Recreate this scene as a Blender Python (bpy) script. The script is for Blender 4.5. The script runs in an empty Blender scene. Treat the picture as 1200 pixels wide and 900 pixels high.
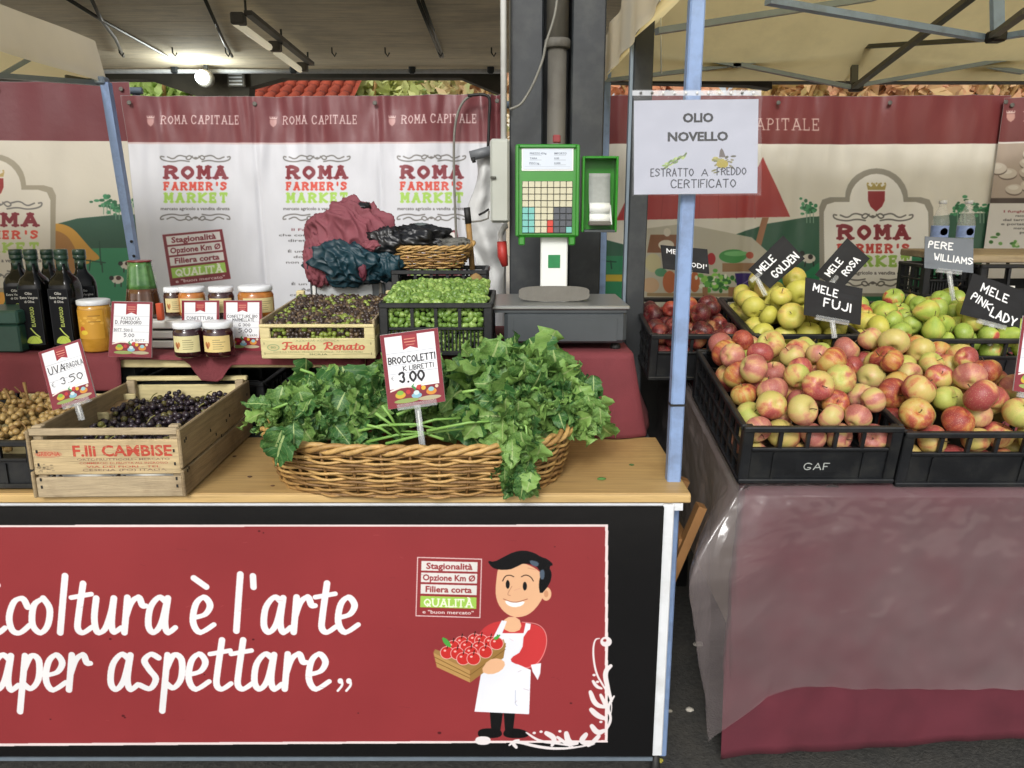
import bpy, bmesh, math, random
import numpy as np
from mathutils import Vector, Matrix, Euler, noise
R = math.radians
random.seed(7); rng = np.random.default_rng(7)
S = bpy.context.scene
COL = S.collection

# ------------------------------------------------------------------ camera, world, sun, exposure
EYE = 1.6; PITCH = R(13.0); F = 900.0
cam = bpy.data.objects.new('camera', bpy.data.cameras.new('camera'))
COL.objects.link(cam); S.camera = cam
cam.location = (0, 0, EYE); cam.rotation_euler = (math.pi/2 - PITCH, 0, 0)
cam.data.sensor_width = 36; cam.data.lens = 36*F/1200
cam.data.clip_start = 0.05; cam.data.clip_end = 500
SUN_EL, SUN_AZ = 34.0, 190.0        # azimuth clockwise from +Y: behind the camera, a little to its left
W = bpy.data.worlds.new('World'); S.world = W; W.use_nodes = True
nt = W.node_tree; nt.nodes.clear()
sky = nt.nodes.new('ShaderNodeTexSky'); sky.sky_type = 'NISHITA'; sky.sun_disc = False
sky.sun_elevation = R(SUN_EL); sky.sun_rotation = R(SUN_AZ); sky.dust_density = 4.0; sky.air_density = 1.2
hs = nt.nodes.new('ShaderNodeHueSaturation'); hs.inputs['Saturation'].default_value = 0.26
bg = nt.nodes.new('ShaderNodeBackground'); bg.inputs[1].default_value = 0.12
wo = nt.nodes.new('ShaderNodeOutputWorld')
nt.links.new(sky.outputs[0], hs.inputs['Color']); nt.links.new(hs.outputs[0], bg.inputs[0]); nt.links.new(bg.outputs[0], wo.inputs[0])
sl = bpy.data.lights.new('sun', 'SUN'); sl.energy = 1.7; sl.angle = R(14); sl.color = (1.0, 0.99, 0.97)
so = bpy.data.objects.new('sun', sl); COL.objects.link(so)
so.rotation_euler = (R(90-SUN_EL), 0, R(180-SUN_AZ) + math.pi*0 + 0)
_d = Vector((math.sin(R(SUN_AZ))*math.cos(R(SUN_EL)), math.cos(R(SUN_AZ))*math.cos(R(SUN_EL)), math.sin(R(SUN_EL))))
so.rotation_euler = _d.to_track_quat('Z', 'Y').to_euler()
S.view_settings.view_transform = 'Standard'; S.view_settings.look = 'None'
S.view_settings.gamma = 1.0; S.view_settings.exposure = 0.15
S.cycles.max_bounces = 8; S.cycles.transparent_max_bounces = 12
S.cycles.use_denoising = True

# ------------------------------------------------------------------ helpers
cp, sp_ = math.cos(PITCH), math.sin(PITCH)
def at(px, py, Y):                       # photo direction -> point on the vertical plane y = Y
    a = (px-600)/F; b = (450-py)/F
    dx, dy, dz = a, cp + b*sp_, -sp_ + b*cp
    t = Y/dy
    return Vector((dx*t, Y, EYE + dz*t))
def hexc(s):
    s = s.lstrip('#'); return tuple(int(s[i:i+2], 16)/255 for i in (0, 2, 4))
def lin(c): return tuple(v/12.92 if v <= .04045 else ((v+.055)/1.055)**2.4 for v in c)
def C(s): return lin(hexc(s))

class MB:
    def __init__(s): s.v = []; s.f = []; s.uv = {}; s.sm = []
    def add(s, vs, fs, smooth=False, uvs=None):
        b = len(s.v); s.v += [tuple(v) for v in vs]
        for i, f in enumerate(fs):
            if uvs is not None: s.uv[len(s.f)] = [uvs[k] for k in f]
            s.f.append([b+k for k in f]); s.sm.append(smooth)
        return s
    def box(s, c, d, rot=None, bev=0.0):
        x, y, z = d[0]/2, d[1]/2, d[2]/2
        if bev > 0:
            b = min(bev, x*.9, y*.9, z*.9); vs = []
            for sz in (-1, 1):
                for sx, sy in ((-1,-1),(1,-1),(1,1),(-1,1)):
                    vs += [(sx*x, sy*(y-b), sz*(z-b)), (sx*(x-b), sy*y, sz*(z-b)), (sx*(x-b), sy*(y-b), sz*z)]
            def i(k, m, t): return (k*4+m)*3+t
            fs = []
            for k in (0, 1):
                q = [i(k, m, 2) for m in range(4)]; fs.append(q if k else q[::-1])
            fs += [[i(0,0,1),i(0,1,1),i(1,1,1),i(1,0,1)], [i(0,1,0),i(0,2,0),i(1,2,0),i(1,1,0)],
                   [i(0,2,1),i(0,3,1),i(1,3,1),i(1,2,1)], [i(0,3,0),i(0,0,0),i(1,0,0),i(1,3,0)]]
            for m in range(4):
                n = (m+1) % 4; ta = 1 if m in (0, 2) else 0
                for k in (0, 1):
                    q = [i(k,m,ta), i(k,n,ta), i(k,n,2), i(k,m,2)]; fs.append(q if k else q[::-1])
                o = 1-ta
                fs.append([i(0,n,ta), i(0,n,1-ta), i(1,n,1-ta), i(1,n,ta)])
            for m in range(4):
                for k in (0, 1):
                    q = [i(k,m,0), i(k,m,1), i(k,m,2)]
                    if (k == 1) != (m in (0, 2)): q = q[::-1]
                    fs.append(q)
        else:
            vs = [(a*x, b*y, cc*z) for cc in (-1,1) for a, b in ((-1,-1),(1,-1),(1,1),(-1,1))]
            fs = [[0,3,2,1],[4,5,6,7],[0,1,5,4],[1,2,6,5],[2,3,7,6],[3,0,4,7]]
        M = rot if rot is not None else Matrix.Identity(3)
        c = Vector(c); return s.add([M @ Vector(v) + c for v in vs], fs)
    def bar(s, a, b, w, h=None, up=(0,0,1)):      # rectangular bar from a to b
        a = Vector(a); b = Vector(b); h = h or w; d = (b-a); L = d.length; d.normalize(); up = Vector(up)
        if abs(d.dot(up)) > .98: up = Vector((0,1,0))
        sx = d.cross(up).normalized(); u = sx.cross(d).normalized()
        M = Matrix((sx, d, u)).transposed()
        return s.box((a+b)/2, (w, L, h), M)
    def tube(s, pts, r, n=8, closed=False, cap=True):
        pts = [Vector(p) for p in pts]; N = len(pts)
        rr = r if isinstance(r, (list, tuple)) else [r]*N
        vs = []; prev = None
        for i, p in enumerate(pts):
            t = (pts[(i+1) % N]-pts[i-1]) if closed else (pts[min(i+1, N-1)]-pts[max(i-1, 0)])
            if t.length < 1e-9: t = Vector((0,0,1))
            t.normalize()
            if prev is None:
                prev = t.orthogonal().normalized()
            prev = (prev - t*prev.dot(t))
            if prev.length < 1e-6: prev = t.orthogonal()
            prev.normalize(); q = t.cross(prev)
            for k in range(n):
                a = 2*math.pi*k/n; vs.append(p + prev*math.cos(a)*rr[i] + q*math.sin(a)*rr[i])
        fs = []
        for i in range(N if closed else N-1):
            j = (i+1) % N
            for k in range(n):
                fs.append([i*n+k, i*n+(k+1) % n, j*n+(k+1) % n, j*n+k])
        if cap and not closed: fs += [list(range(n))[::-1], [(N-1)*n+k for k in range(n)]]
        return s.add(vs, fs, True)
    def lathe(s, prof, n=20, c=(0,0,0), sq=2.0, asp=1.0, cap=True):    # prof [(r,z)], sq superellipse power
        c = Vector(c); vs = []
        for r, z in prof:
            for k in range(n):
                a = 2*math.pi*k/n; ca, sa = math.cos(a), math.sin(a)
                m = (abs(ca)**sq+abs(sa)**sq)**(-1/sq)
                vs.append(c+Vector((ca*m*r, sa*m*r*asp, z)))
        fs = []
        for i in range(len(prof)-1):
            for k in range(n): fs.append([i*n+k, i*n+(k+1) % n, (i+1)*n+(k+1) % n, (i+1)*n+k])
        if cap: fs += [list(range(n))[::-1], [(len(prof)-1)*n+k for k in range(n)]]
        return s.add(vs, fs, True)
    def grid(s, fn, nu, nv, smooth=True, flip=False):      # fn(u,v) 0..1 -> point, uv = (u,v)
        vs = [fn(i/nu, j/nv) for j in range(nv+1) for i in range(nu+1)]
        uv = [(i/nu, j/nv) for j in range(nv+1) for i in range(nu+1)]
        fs = []
        for j in range(nv):
            for i in range(nu):
                a = j*(nu+1)+i; q = [a, a+1, a+nu+2, a+nu+1]
                fs.append(q[::-1] if flip else q)
        return s.add(vs, fs, smooth, uv)
    def xf(s, M):
        s.v = [tuple(M @ Vector(v)) for v in s.v]; return s
    def mesh(s, name):
        me = bpy.data.meshes.new(name); me.from_pydata(s.v, [], s.f)
        me.polygons.foreach_set('use_smooth', s.sm)
        if s.uv:
            ul = me.uv_layers.new(name='UVMap'); arr = np.zeros((len(me.loops), 2), np.float32); li = 0
            for i, f in enumerate(s.f):
                if i in s.uv: arr[li:li+len(f)] = s.uv[i]
                li += len(f)
            ul.data.foreach_set('uv', arr.ravel())
        me.update(); return me

def obj(name, mb, mat, parent=None, loc=(0,0,0), rot=(0,0,0), thick=0, off=0):
    me = mb.mesh(name) if isinstance(mb, MB) else mb
    if mat is not None and not me.materials: me.materials.append(mat)
    o = bpy.data.objects.new(name, me); COL.objects.link(o)
    o.location = loc; o.rotation_euler = rot
    if parent is not None: o.parent = parent
    if thick:
        m = o.modifiers.new('solid', 'SOLIDIFY'); m.thickness = thick; m.offset = off
    return o
def tag(o, label=None, cat=None, group=None, kind=None):
    if label: o['label'] = label
    if cat: o['category'] = cat
    if group: o['group'] = group
    if kind: o['kind'] = kind
    return o
def thing(name, label, cat, loc=(0,0,0), rot=(0,0,0), group=None):
    o = bpy.data.objects.new(name, None); COL.objects.link(o); o.empty_display_size = .05
    o.location = loc; o.rotation_euler = rot
    return tag(o, label, cat, group)
def copy_tree(o, parent=None):
    c = o.copy(); COL.objects.link(c)
    if parent is not None: c.parent = parent
    for ch in list(o.children): copy_tree(ch, c)
    return c

# ------------------------------------------------------------------ materials
def mat(name, col, rough=.6, var=.12, scale=25, bump=.0, bscale=None, metal=0, stretch=(1,1,1), img=None,
        alpha=None, trans=0, coat=0, col2=None, spec=.5, sheen=0, detail=4, translucent=0, dirt=None, dirtamt=.5, dirtscale=3):
    m = bpy.data.materials.new(name); m.use_nodes = True; N = m.node_tree.nodes; L = m.node_tree.links
    b = N['Principled BSDF']; out = N['Material Output']
    col = C(col) if isinstance(col, str) else col
    c2 = (C(col2) if isinstance(col2, str) else col2) if col2 else None
    tc = N.new('ShaderNodeTexCoord'); mp = N.new('ShaderNodeMapping'); mp.inputs['Scale'].default_value = stretch
    L.new(tc.outputs['Object'], mp.inputs[0])
    nz = N.new('ShaderNodeTexNoise'); nz.inputs['Scale'].default_value = scale; nz.inputs['Detail'].default_value = detail
    L.new(mp.outputs[0], nz.inputs['Vector'])
    rp = N.new('ShaderNodeValToRGB'); rp.color_ramp.elements[0].position = .3; rp.color_ramp.elements[1].position = .7
    lo = c2 if c2 else tuple(max(0, v*(1-var)) for v in col); hi = col if c2 else tuple(min(1, v*(1+var)) for v in col)
    rp.color_ramp.elements[0].color = (*lo, 1); rp.color_ramp.elements[1].color = (*hi, 1)
    L.new(nz.outputs['Fac'], rp.inputs[0]); cs = rp.outputs[0]
    if dirt:
        n2 = N.new('ShaderNodeTexNoise'); n2.inputs['Scale'].default_value = dirtscale; n2.inputs['Detail'].default_value = 8
        n2.inputs['Roughness'].default_value = .65
        L.new(tc.outputs['Object'], n2.inputs['Vector'])
        r2 = N.new('ShaderNodeValToRGB'); r2.color_ramp.elements[0].position = .48; r2.color_ramp.elements[1].position = .75
        r2.color_ramp.elements[0].color = (0,0,0,1); r2.color_ramp.elements[1].color = (dirtamt,)*3+(1,)
        L.new(n2.outputs['Fac'], r2.inputs[0])
        mx = N.new('ShaderNodeMix'); mx.data_type = 'RGBA'; L.new(r2.outputs[0], mx.inputs[0]); L.new(cs, mx.inputs[6])
        mx.inputs[7].default_value = (*C(dirt), 1); cs = mx.outputs[2]
    if img is not None:
        it = N.new('ShaderNodeTexImage'); it.image = img; it.extension = 'CLIP'; it.interpolation = 'Cubic'
        uvn = N.new('ShaderNodeUVMap'); uvn.uv_map = 'UVMap'; L.new(uvn.outputs[0], it.inputs[0])
        mx = N.new('ShaderNodeMix'); mx.data_type = 'RGBA'
        L.new(it.outputs['Alpha'], mx.inputs[0]); L.new(cs, mx.inputs[6])
        mu = N.new('ShaderNodeMix'); mu.data_type = 'RGBA'; mu.blend_type = 'MULTIPLY'; mu.inputs[0].default_value = 1
        r3 = N.new('ShaderNodeMapRange'); r3.inputs['To Min'].default_value = 1-var; r3.inputs['To Max'].default_value = 1.0
        r3.inputs['From Min'].default_value = .3; r3.inputs['From Max'].default_value = .6
        L.new(nz.outputs['Fac'], r3.inputs['Value'])
        L.new(it.outputs['Color'], mu.inputs[6]); L.new(r3.outputs[0], mu.inputs[7])
        L.new(mu.outputs[2], mx.inputs[7]); cs = mx.outputs[2]
    L.new(cs, b.inputs['Base Color'])
    b.inputs['Roughness'].default_value = rough; b.inputs['Metallic'].default_value = metal
    b.inputs['Specular IOR Level'].default_value = spec
    if trans: b.inputs['Transmission Weight'].default_value = trans
    if coat: b.inputs['Coat Weight'].default_value = coat; b.inputs['Coat Roughness'].default_value = .08
    if sheen: b.inputs['Sheen Weight'].default_value = sheen
    if alpha is not None: b.inputs['Alpha'].default_value = alpha
    if bump:
        bn = N.new('ShaderNodeTexNoise'); bn.inputs['Scale'].default_value = bscale or scale; bn.inputs['Detail'].default_value = 6
        L.new(mp.outputs[0], bn.inputs['Vector'])
        bp = N.new('ShaderNodeBump'); bp.inputs['Strength'].default_value = bump; bp.inputs['Distance'].default_value = .01
        L.new(bn.outputs['Fac'], bp.inputs['Height']); L.new(bp.outputs[0], b.inputs['Normal'])
    if translucent:
        tr = N.new('ShaderNodeBsdfTranslucent'); L.new(cs, tr.inputs[0]); ms = N.new('ShaderNodeMixShader')
        ms.inputs[0].default_value = translucent
        L.new(b.outputs[0], ms.inputs[1]); L.new(tr.outputs[0], ms.inputs[2]); L.new(ms.outputs[0], out.inputs[0])
    return m

# ------------------------------------------------------------------ print rasteriser (flat print only)
def chaikin(p, it=2, closed=False):
    p = [np.array(q, float) for q in p]
    for _ in range(it):
        if len(p) < 3: return p
        q = [] if closed else [p[0]]
        rngk = range(len(p)) if closed else range(len(p)-1)
        for i in rngk:
            a, b = p[i], p[(i+1) % len(p)]
            q += [a*.75+b*.25, a*.25+b*.75]
        if not closed: q.append(p[-1])
        p = q
    return p
def catmull(p, k=6):
    p = [np.array(q, float) for q in p]
    if len(p) < 3: return p
    out = []
    for i in range(len(p)-1):
        a = p[max(i-1, 0)]; b = p[i]; c = p[i+1]; d = p[min(i+2, len(p)-1)]
        for j in range(k):
            t = j/k
            out.append(.5*((2*b)+(-a+c)*t+(2*a-5*b+4*c-d)*t*t+(-a+3*b-3*c+d)*t**3))
    out.append(p[-1]); return out
GL = {'A':'00 26 40|12 32','B':'00 06|06 26 35 34 23 03|23 32 31 20 00','C':'45 36 16 04 02 10 30 41','D':'00 06|06 26 44 42 20 00',
'E':'36 06 00 30|03 23','F':'36 06 00|03 23','G':'45 36 16 04 02 10 30 42 22','H':'00 06|40 46|03 43','I':'00 06','J':'36 31 20 10 01',
'K':'00 06|46 03 40','L':'06 00 30','M':'00 06 22 46 40','N':'00 06 40 46','O':'20 02 04 26 44 42 20','P':'00 06 26 35 34 23 03',
'Q':'20 02 04 26 44 42 20|22 40','R':'00 06 26 45 44 23 03|23 40','S':'45 36 16 05 14 33 42 31 10 01','T':'06 46|26 20','U':'06 02 10 30 42 46',
'V':'06 20 46','W':'06 10 23 30 46','X':'00 46|06 40','Y':'06 23 46|23 20','Z':'06 46 00 40','0':'20 02 04 26 44 42 20',
'1':'14 26 20','2':'05 26 45 43 00 40','3':'05 26 35 34 23 33 31 20 01','4':'30 36 02 42','5':'46 06 04 34 42 31 10 00','6':'36 04 02 20 41 42 23 02',
'8':'23 05 16 36 45 23 01 10 30 41 23','9':'43 23 04 26 44 20','\u20ac':'46 26 04 02 20 40|03 33','.':'10 10',',':'11 00','-':'13 33',"'":'16 14','/':'00 46'}
ROUND = set('BCDGOPRSUQJ023568\u20ac9')
SERIF = {'R':'00 06 40','M':'00 06 46 40','A':'00 40 26','F':'00 06','E':'00 06','K':'00 06 46 40','T':'20','I':'00 06','L':'00 06','P':'00 06','U':'06 46'}
TICK = {'F':[(3,6,-1),(2,3,0)],'E':[(3,6,-1),(3,0,1),(2,3,0)],'T':[(0,6,-1),(4,6,-1)],'S':[(4,5,0),(0,1,0)],'L':[(3,0,1)],'C':[(4,5,0)]}
SC = {
'c':([[(.58,.74),(.45,.97),(.22,.88),(.09,.45),(.17,.08),(.38,0),(.64,.22)]],.62),
'o':([[(.38,.98),(.13,.78),(.09,.25),(.3,0),(.5,.22),(.55,.68),(.38,.98)]],.66),
'l':([[(.3,1.62),(.24,.9),(.17,.0)]],.44),
't':([[(.34,1.4),(.22,.5),(.2,.12),(.34,0),(.58,.16)],[(.02,1.0),(.56,1.1)]],.56),
'u':([[(.13,.98),(.08,.4),(.16,.02),(.36,.1),(.52,.55),(.6,.98)],[(.6,.98),(.54,.3),(.6,.02),(.8,.14)]],.8),
'r':([[(.16,1.0),(.12,.5),(.08,0)],[(.12,.45),(.26,.85),(.46,1.0),(.56,.78),(.66,.76)]],.64),
'a':([[(.56,.86),(.36,1),(.13,.7),(.08,.2),(.22,0),(.42,.25),(.58,.9)],[(.6,.98),(.52,.3),(.6,0),(.8,.14)]],.8),
'e':([[(.12,.42),(.4,.52),(.52,.78),(.36,1),(.15,.8),(.08,.3),(.26,0),(.62,.22)]],.62),
'p':([[(.18,.98),(.12,.3),(.04,-.62)],[(.14,.55),(.34,.97),(.55,.84),(.54,.32),(.34,.04),(.13,.18)]],.66),
's':([[(.54,.9),(.34,1),(.17,.82),(.3,.56),(.47,.3),(.32,.02),(.05,.12)]],.6),
'i':([[(.16,.95),(.1,.3),(.2,0),(.4,.14)],[(.2,1.35),(.21,1.36)]],.42),
'g':([[(.56,.86),(.36,1),(.13,.7),(.08,.2),(.22,0),(.42,.25),(.58,.9)],[(.6,.98),(.5,-.4),(.25,-.6),(.05,-.4)]],.72),
'd':([[(.56,.86),(.36,1),(.13,.7),(.08,.2),(.22,0),(.42,.25),(.58,.9)],[(.68,1.6),(.54,.3),(.6,0),(.8,.14)]],.8),
'n':([[(.14,1),(.08,0)],[(.1,.4),(.3,.9),(.48,.95),(.52,.6),(.48,.1),(.6,0),(.74,.14)]],.76),
"'":([[(.14,1.62),(.16,1.3)]],.24),
'F':([[(.1,1.4),(.3,1.62),(1.1,1.6)],[(.6,1.6),(.5,.6),(.3,.02),(.05,.1)],[(.35,.8),(.8,.84)]],.86),
'R':([[(.5,1.5),(.4,.6),(.2,0)],[(.1,1.3),(.5,1.66),(.95,1.5),(.9,1.0),(.45,.8),(.7,.2),(1.0,.02),(1.15,.2)]],1.1),
}
class Cv:
    def __init__(s, w, h, bgc=None):                    # pixels; bgc None -> transparent
        s.w, s.h = int(w), int(h); s.a = np.zeros((s.h, s.w, 4), np.float32)
        if bgc is not None: s.a[:, :, :3] = hexc(bgc); s.a[:, :, 3] = 1
        s.m = lambda x, y: (x, y); s.k = 1.0
    def blend(s, x0, y0, cov, col, al=1):
        if cov.size == 0: return
        c = np.array(hexc(col), np.float32); t = s.a[y0:y0+cov.shape[0], x0:x0+cov.shape[1]]; k = (cov*al)[..., None]
        oa = t[..., 3:4]; na = k + oa*(1-k)
        t[..., :3] = np.where(na > 1e-5, (c*k + t[..., :3]*oa*(1-k))/np.maximum(na, 1e-5), t[..., :3]); t[..., 3:4] = na
    def poly(s, pts, col, al=1, sm=0):
        p = np.array([s.m(*q) for q in pts], float)
        if sm: p = np.array(chaikin(p, sm, True))
        x0 = max(0, int(p[:, 0].min())-1); x1 = min(s.w, int(p[:, 0].max())+2); y0 = max(0, int(p[:, 1].min())-1); y1 = min(s.h, int(p[:, 1].max())+2)
        if x1 <= x0 or y1 <= y0: return
        ss = 3 if (x1-x0)*(y1-y0) < 60000 else 2
        if (x1-x0)*(y1-y0) > 900000: ss = 1
        xs = x0 + (np.arange((x1-x0)*ss)+.5)/ss; ys = y0 + (np.arange((y1-y0)*ss)+.5)/ss
        m = np.zeros((len(ys), len(xs)), bool)
        for i in range(len(p)):
            ax, ay = p[i]; bx, by = p[(i+1) % len(p)]
            if ay == by: continue
            r = np.nonzero((ys >= min(ay, by)) & (ys < max(ay, by)))[0]
            if len(r) == 0: continue
            xc = ax + (ys[r]-ay)*(bx-ax)/(by-ay)
            m[r[0]:r[-1]+1] ^= xs[None, :] < xc[:, None]
        cov = m.reshape(y1-y0, ss, x1-x0, ss).mean((1, 3)).astype(np.float32)
        s.blend(x0, y0, cov, col, al)
    def rect(s, x0, y0, x1, y1, col, al=1): s.poly([(x0,y0),(x1,y0),(x1,y1),(x0,y1)], col, al)
    def ell(s, cx, cy, rx, ry, col, al=1, n=28, rot=0):
        c, q = math.cos(rot), math.sin(rot)
        s.poly([(cx+rx*math.cos(t)*c-ry*math.sin(t)*q, cy+rx*math.cos(t)*q+ry*math.sin(t)*c) for t in [2*math.pi*i/n for i in range(n)]], col, al)
    def lines(s, polys, w, col, al=1):                 # polys: lists of user points, w in user units
        P = [np.array([s.m(*q) for q in p], float) for p in polys]; r = w*s.k/2; r_ = max(r, .35)
        allp = np.concatenate(P)
        x0 = max(0, int(allp[:, 0].min()-r_-2)); x1 = min(s.w, int(allp[:, 0].max()+r_+3)); y0 = max(0, int(allp[:, 1].min()-r_-2)); y1 = min(s.h, int(allp[:, 1].max()+r_+3))
        if x1 <= x0 or y1 <= y0: return
        cov = np.zeros((y1-y0, x1-x0), np.float32)
        for p in P:
            if len(p) == 1: p = np.vstack([p, p+.01])
            for i in range(len(p)-1):
                a, b = p[i], p[i+1]
                xa = max(x0, int(min(a[0], b[0])-r_-2)); xb = min(x1, int(max(a[0], b[0])+r_+3)); ya = max(y0, int(min(a[1], b[1])-r_-2)); yb = min(y1, int(max(a[1], b[1])+r_+3))
                if xb <= xa or yb <= ya: continue
                X, Y = np.meshgrid(np.arange(xa, xb)+.5, np.arange(ya, yb)+.5)
                d = b-a; L2 = max(d@d, 1e-9); t = np.clip(((X-a[0])*d[0]+(Y-a[1])*d[1])/L2, 0, 1)
                D = np.hypot(X-a[0]-t*d[0], Y-a[1]-t*d[1])
                cc = np.clip(r_-D+.5, 0, 1).astype(np.float32)
                v = cov[ya-y0:yb-y0, xa-x0:xb-x0]; np.maximum(v, cc, out=v)
        s.blend(x0, y0, cov, col, al*min(1, r/r_+.0))
    def hand(s, txt, x, y, h, col, w=.12, rot=0, sx=.62, jit=.04, gap=.28, slab=False, align='l', fit=None, seed=1):
        rnd = random.Random(seed); P = []; cx = 0; u = h/6; SF_ = []
        for ch in txt:
            if ch == ' ': cx += u*3*sx/.62*.8; continue
            base = {'\u00c0':'A'}.get(ch, ch); g = GL[base]
            for st in g.split('|'):
                p = [(int(q[0]), int(q[1])) for q in st.split()]
                if base in ROUND: p = chaikin(p, 2, base in 'O0' and False)
                P.append([(cx+(q[0]+rnd.uniform(-jit, jit)*3)*u*sx/.62*.9, (q[1]+rnd.uniform(-jit, jit)*3)*u) for q in p])
            if slab:
                n0 = len(P)
                for q in SERIF.get(base, '').split():
                    X, Y = int(q[0]), int(q[1]); hw = .95
                    P.append([(cx+(X-hw)*u*sx/.62*.9, Y*u), (cx+(X+hw)*u*sx/.62*.9, Y*u)])
                for X, Y, d in TICK.get(base, []):
                    a, b = (Y, Y+d*1.5) if d else (Y-.7, Y+.7)
                    P.append([(cx+X*u*sx/.62*.9, a*u), (cx+X*u*sx/.62*.9, b*u)])
            if slab:
                SF_ += P[n0:]; P = P[:n0]
            if ch == '\u00c0': P.append([(cx+1*u, 7.6*u), (cx+2*u, 7*u)])
            wd = max(int(q[0]) for st in g.split('|') for q in st.split())
            cx += (wd*sx/.62*.9 + 6*gap*.9)*u
        nser = len(P); tw = cx-6*gap*.9*u; fx = 1
        if fit: fx = fit/tw; tw = fit
        ox = {'l':0, 'c':-tw/2, 'r':-tw}[align]; c, q = math.cos(rot), math.sin(rot)
        P = [[(x+(a*fx+ox)*c+b*q, y+(a*fx+ox)*q-b*c) for a, b in p] for p in P]
        s.lines(P, w*h, col)
        if SF_: s.lines([[(x+(a*fx+ox)*c+b*q, y+(a*fx+ox)*q-b*c) for a, b in p] for p in SF_], w*h*.6, col)
    def script(s, txt, x, y, h, fit, col, w=.16):       # h = x-height; baseline y
        P = []; cx = 0; n = {'\u00e8':'e'}
        for ch in txt:
            if ch == ' ': cx += .45; continue
            g, wd = SC[n.get(ch, ch)]
            for st in g: P.append([(cx+q[0], q[1]) for q in catmull(st, 5)])
            if ch == '\u00e8': P.append([(cx+.1, 1.55), (cx+.42, 1.3)])
            cx += wd
        fx = fit/cx
        for p in P:
            q = [(x+a*fx, y-b*h) for a, b in p]
            for i in range(len(q)-1):
                dx, dy = q[i+1][0]-q[i][0], q[i+1][1]-q[i][1]; t = math.atan2(-dy, dx)
                s.lines([[q[i], q[i+1]]], w*h*(.80+.38*abs(math.sin(t-.35))), col)
    def sans(s, txt, x, y, h, col, bold=0, align='l', fit=None, rot=0, shear=0):       # h = cap height
        if bold >= .04:
            for dx in (-.035, .035):
                for dy in (-.03, .03): s.sans(txt, x+dx*h, y+dy*h, h, col, .012, align, fit, rot, shear)
            return
        tris = text_tris(txt, bold, shear)
        if len(tris) == 0: return
        tw = tris[..., 0].max()-tris[..., 0].min(); x_0 = tris[..., 0].min(); sc = h/.70; fx = fit/tw if fit else sc
        ox = {'l':0, 'c':-tw*fx/2, 'r':-tw*fx}[align]; c, q = math.cos(rot), math.sin(rot)
        A = (tris[..., 0]-x_0)*fx+ox; B = tris[..., 1]*sc
        X = x+A*c+B*q; Y = y+A*q-B*c
        X, Y = s.m(X, Y); ss = 3
        x0 = max(0, int(X.min())-1); x1 = min(s.w, int(X.max())+2); y0 = max(0, int(Y.min())-1); y1 = min(s.h, int(Y.max())+2)
        if x1 <= x0 or y1 <= y0: return
        m = np.zeros(((y1-y0)*ss, (x1-x0)*ss), bool); X = (X-x0)*ss; Y = (Y-y0)*ss
        for t in range(len(X)):
            ax, bx, cx2 = X[t]; ay, by, cy2 = Y[t]
            i0 = max(0, int(min(ax, bx, cx2))); i1 = min(m.shape[1], int(max(ax, bx, cx2))+2); j0 = max(0, int(min(ay, by, cy2))); j1 = min(m.shape[0], int(max(ay, by, cy2))+2)
            if i1 <= i0 or j1 <= j0: continue
            gx = np.arange(i0, i1)[None, :]+.5; gy = np.arange(j0, j1)[:, None]+.5
            e1 = (bx-ax)*(gy-ay)-(by-ay)*(gx-ax); e2 = (cx2-bx)*(gy-by)-(cy2-by)*(gx-bx); e3 = (ax-cx2)*(gy-cy2)-(ay-cy2)*(gx-cx2)
            m[j0:j1, i0:i1] |= ((e1 >= 0) & (e2 >= 0) & (e3 >= 0)) | ((e1 <= 0) & (e2 <= 0) & (e3 <= 0))
        s.blend(x0, y0, m.reshape(y1-y0, ss, x1-x0, ss).mean((1, 3)).astype(np.float32), col)
    def image(s, name):
        im = bpy.data.images.new(name, s.w, s.h, alpha=True); im.alpha_mode = 'CHANNEL_PACKED'
        im.pixels.foreach_set(np.ascontiguousarray(s.a[::-1]).ravel()); im.update(); im.pack(); return im
_tt = {}
def text_tris(txt, bold=0, shear=0):
    k = (txt, bold, shear)
    if k in _tt: return _tt[k]
    cu = bpy.data.curves.new('t', 'FONT'); cu.body = txt; cu.size = 1; cu.resolution_u = 2; cu.offset = bold; cu.shear = shear
    o = bpy.data.objects.new('t', cu); COL.objects.link(o); bpy.context.view_layer.update()
    me = o.evaluated_get(bpy.context.evaluated_depsgraph_get()).to_mesh(); me.calc_loop_triangles()
    v = np.array([p.co[:2] for p in me.vertices], float)
    t = np.array([q.vertices[:] for q in me.loop_triangles], int)
    r = v[t] if len(t) else np.zeros((0, 3, 2))
    bpy.data.objects.remove(o); bpy.data.curves.remove(cu); _tt[k] = r; return r
def pxmap(cv, Y, x0, z1, ppm):                        # draw in photo pixels onto the plane y = Y (prints laid out in the plane)
    def m(px, py):
        a = (np.asarray(px, float)-600)/F; b = (450-np.asarray(py, float))/F
        t = Y/(cp+b*sp_); X = a*t; Z = EYE+(-sp_+b*cp)*t
        return ((X-x0)*ppm, (z1-Z)*ppm)
    cv.m = m; cv.k = ppm*Y/F*1.03
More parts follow.
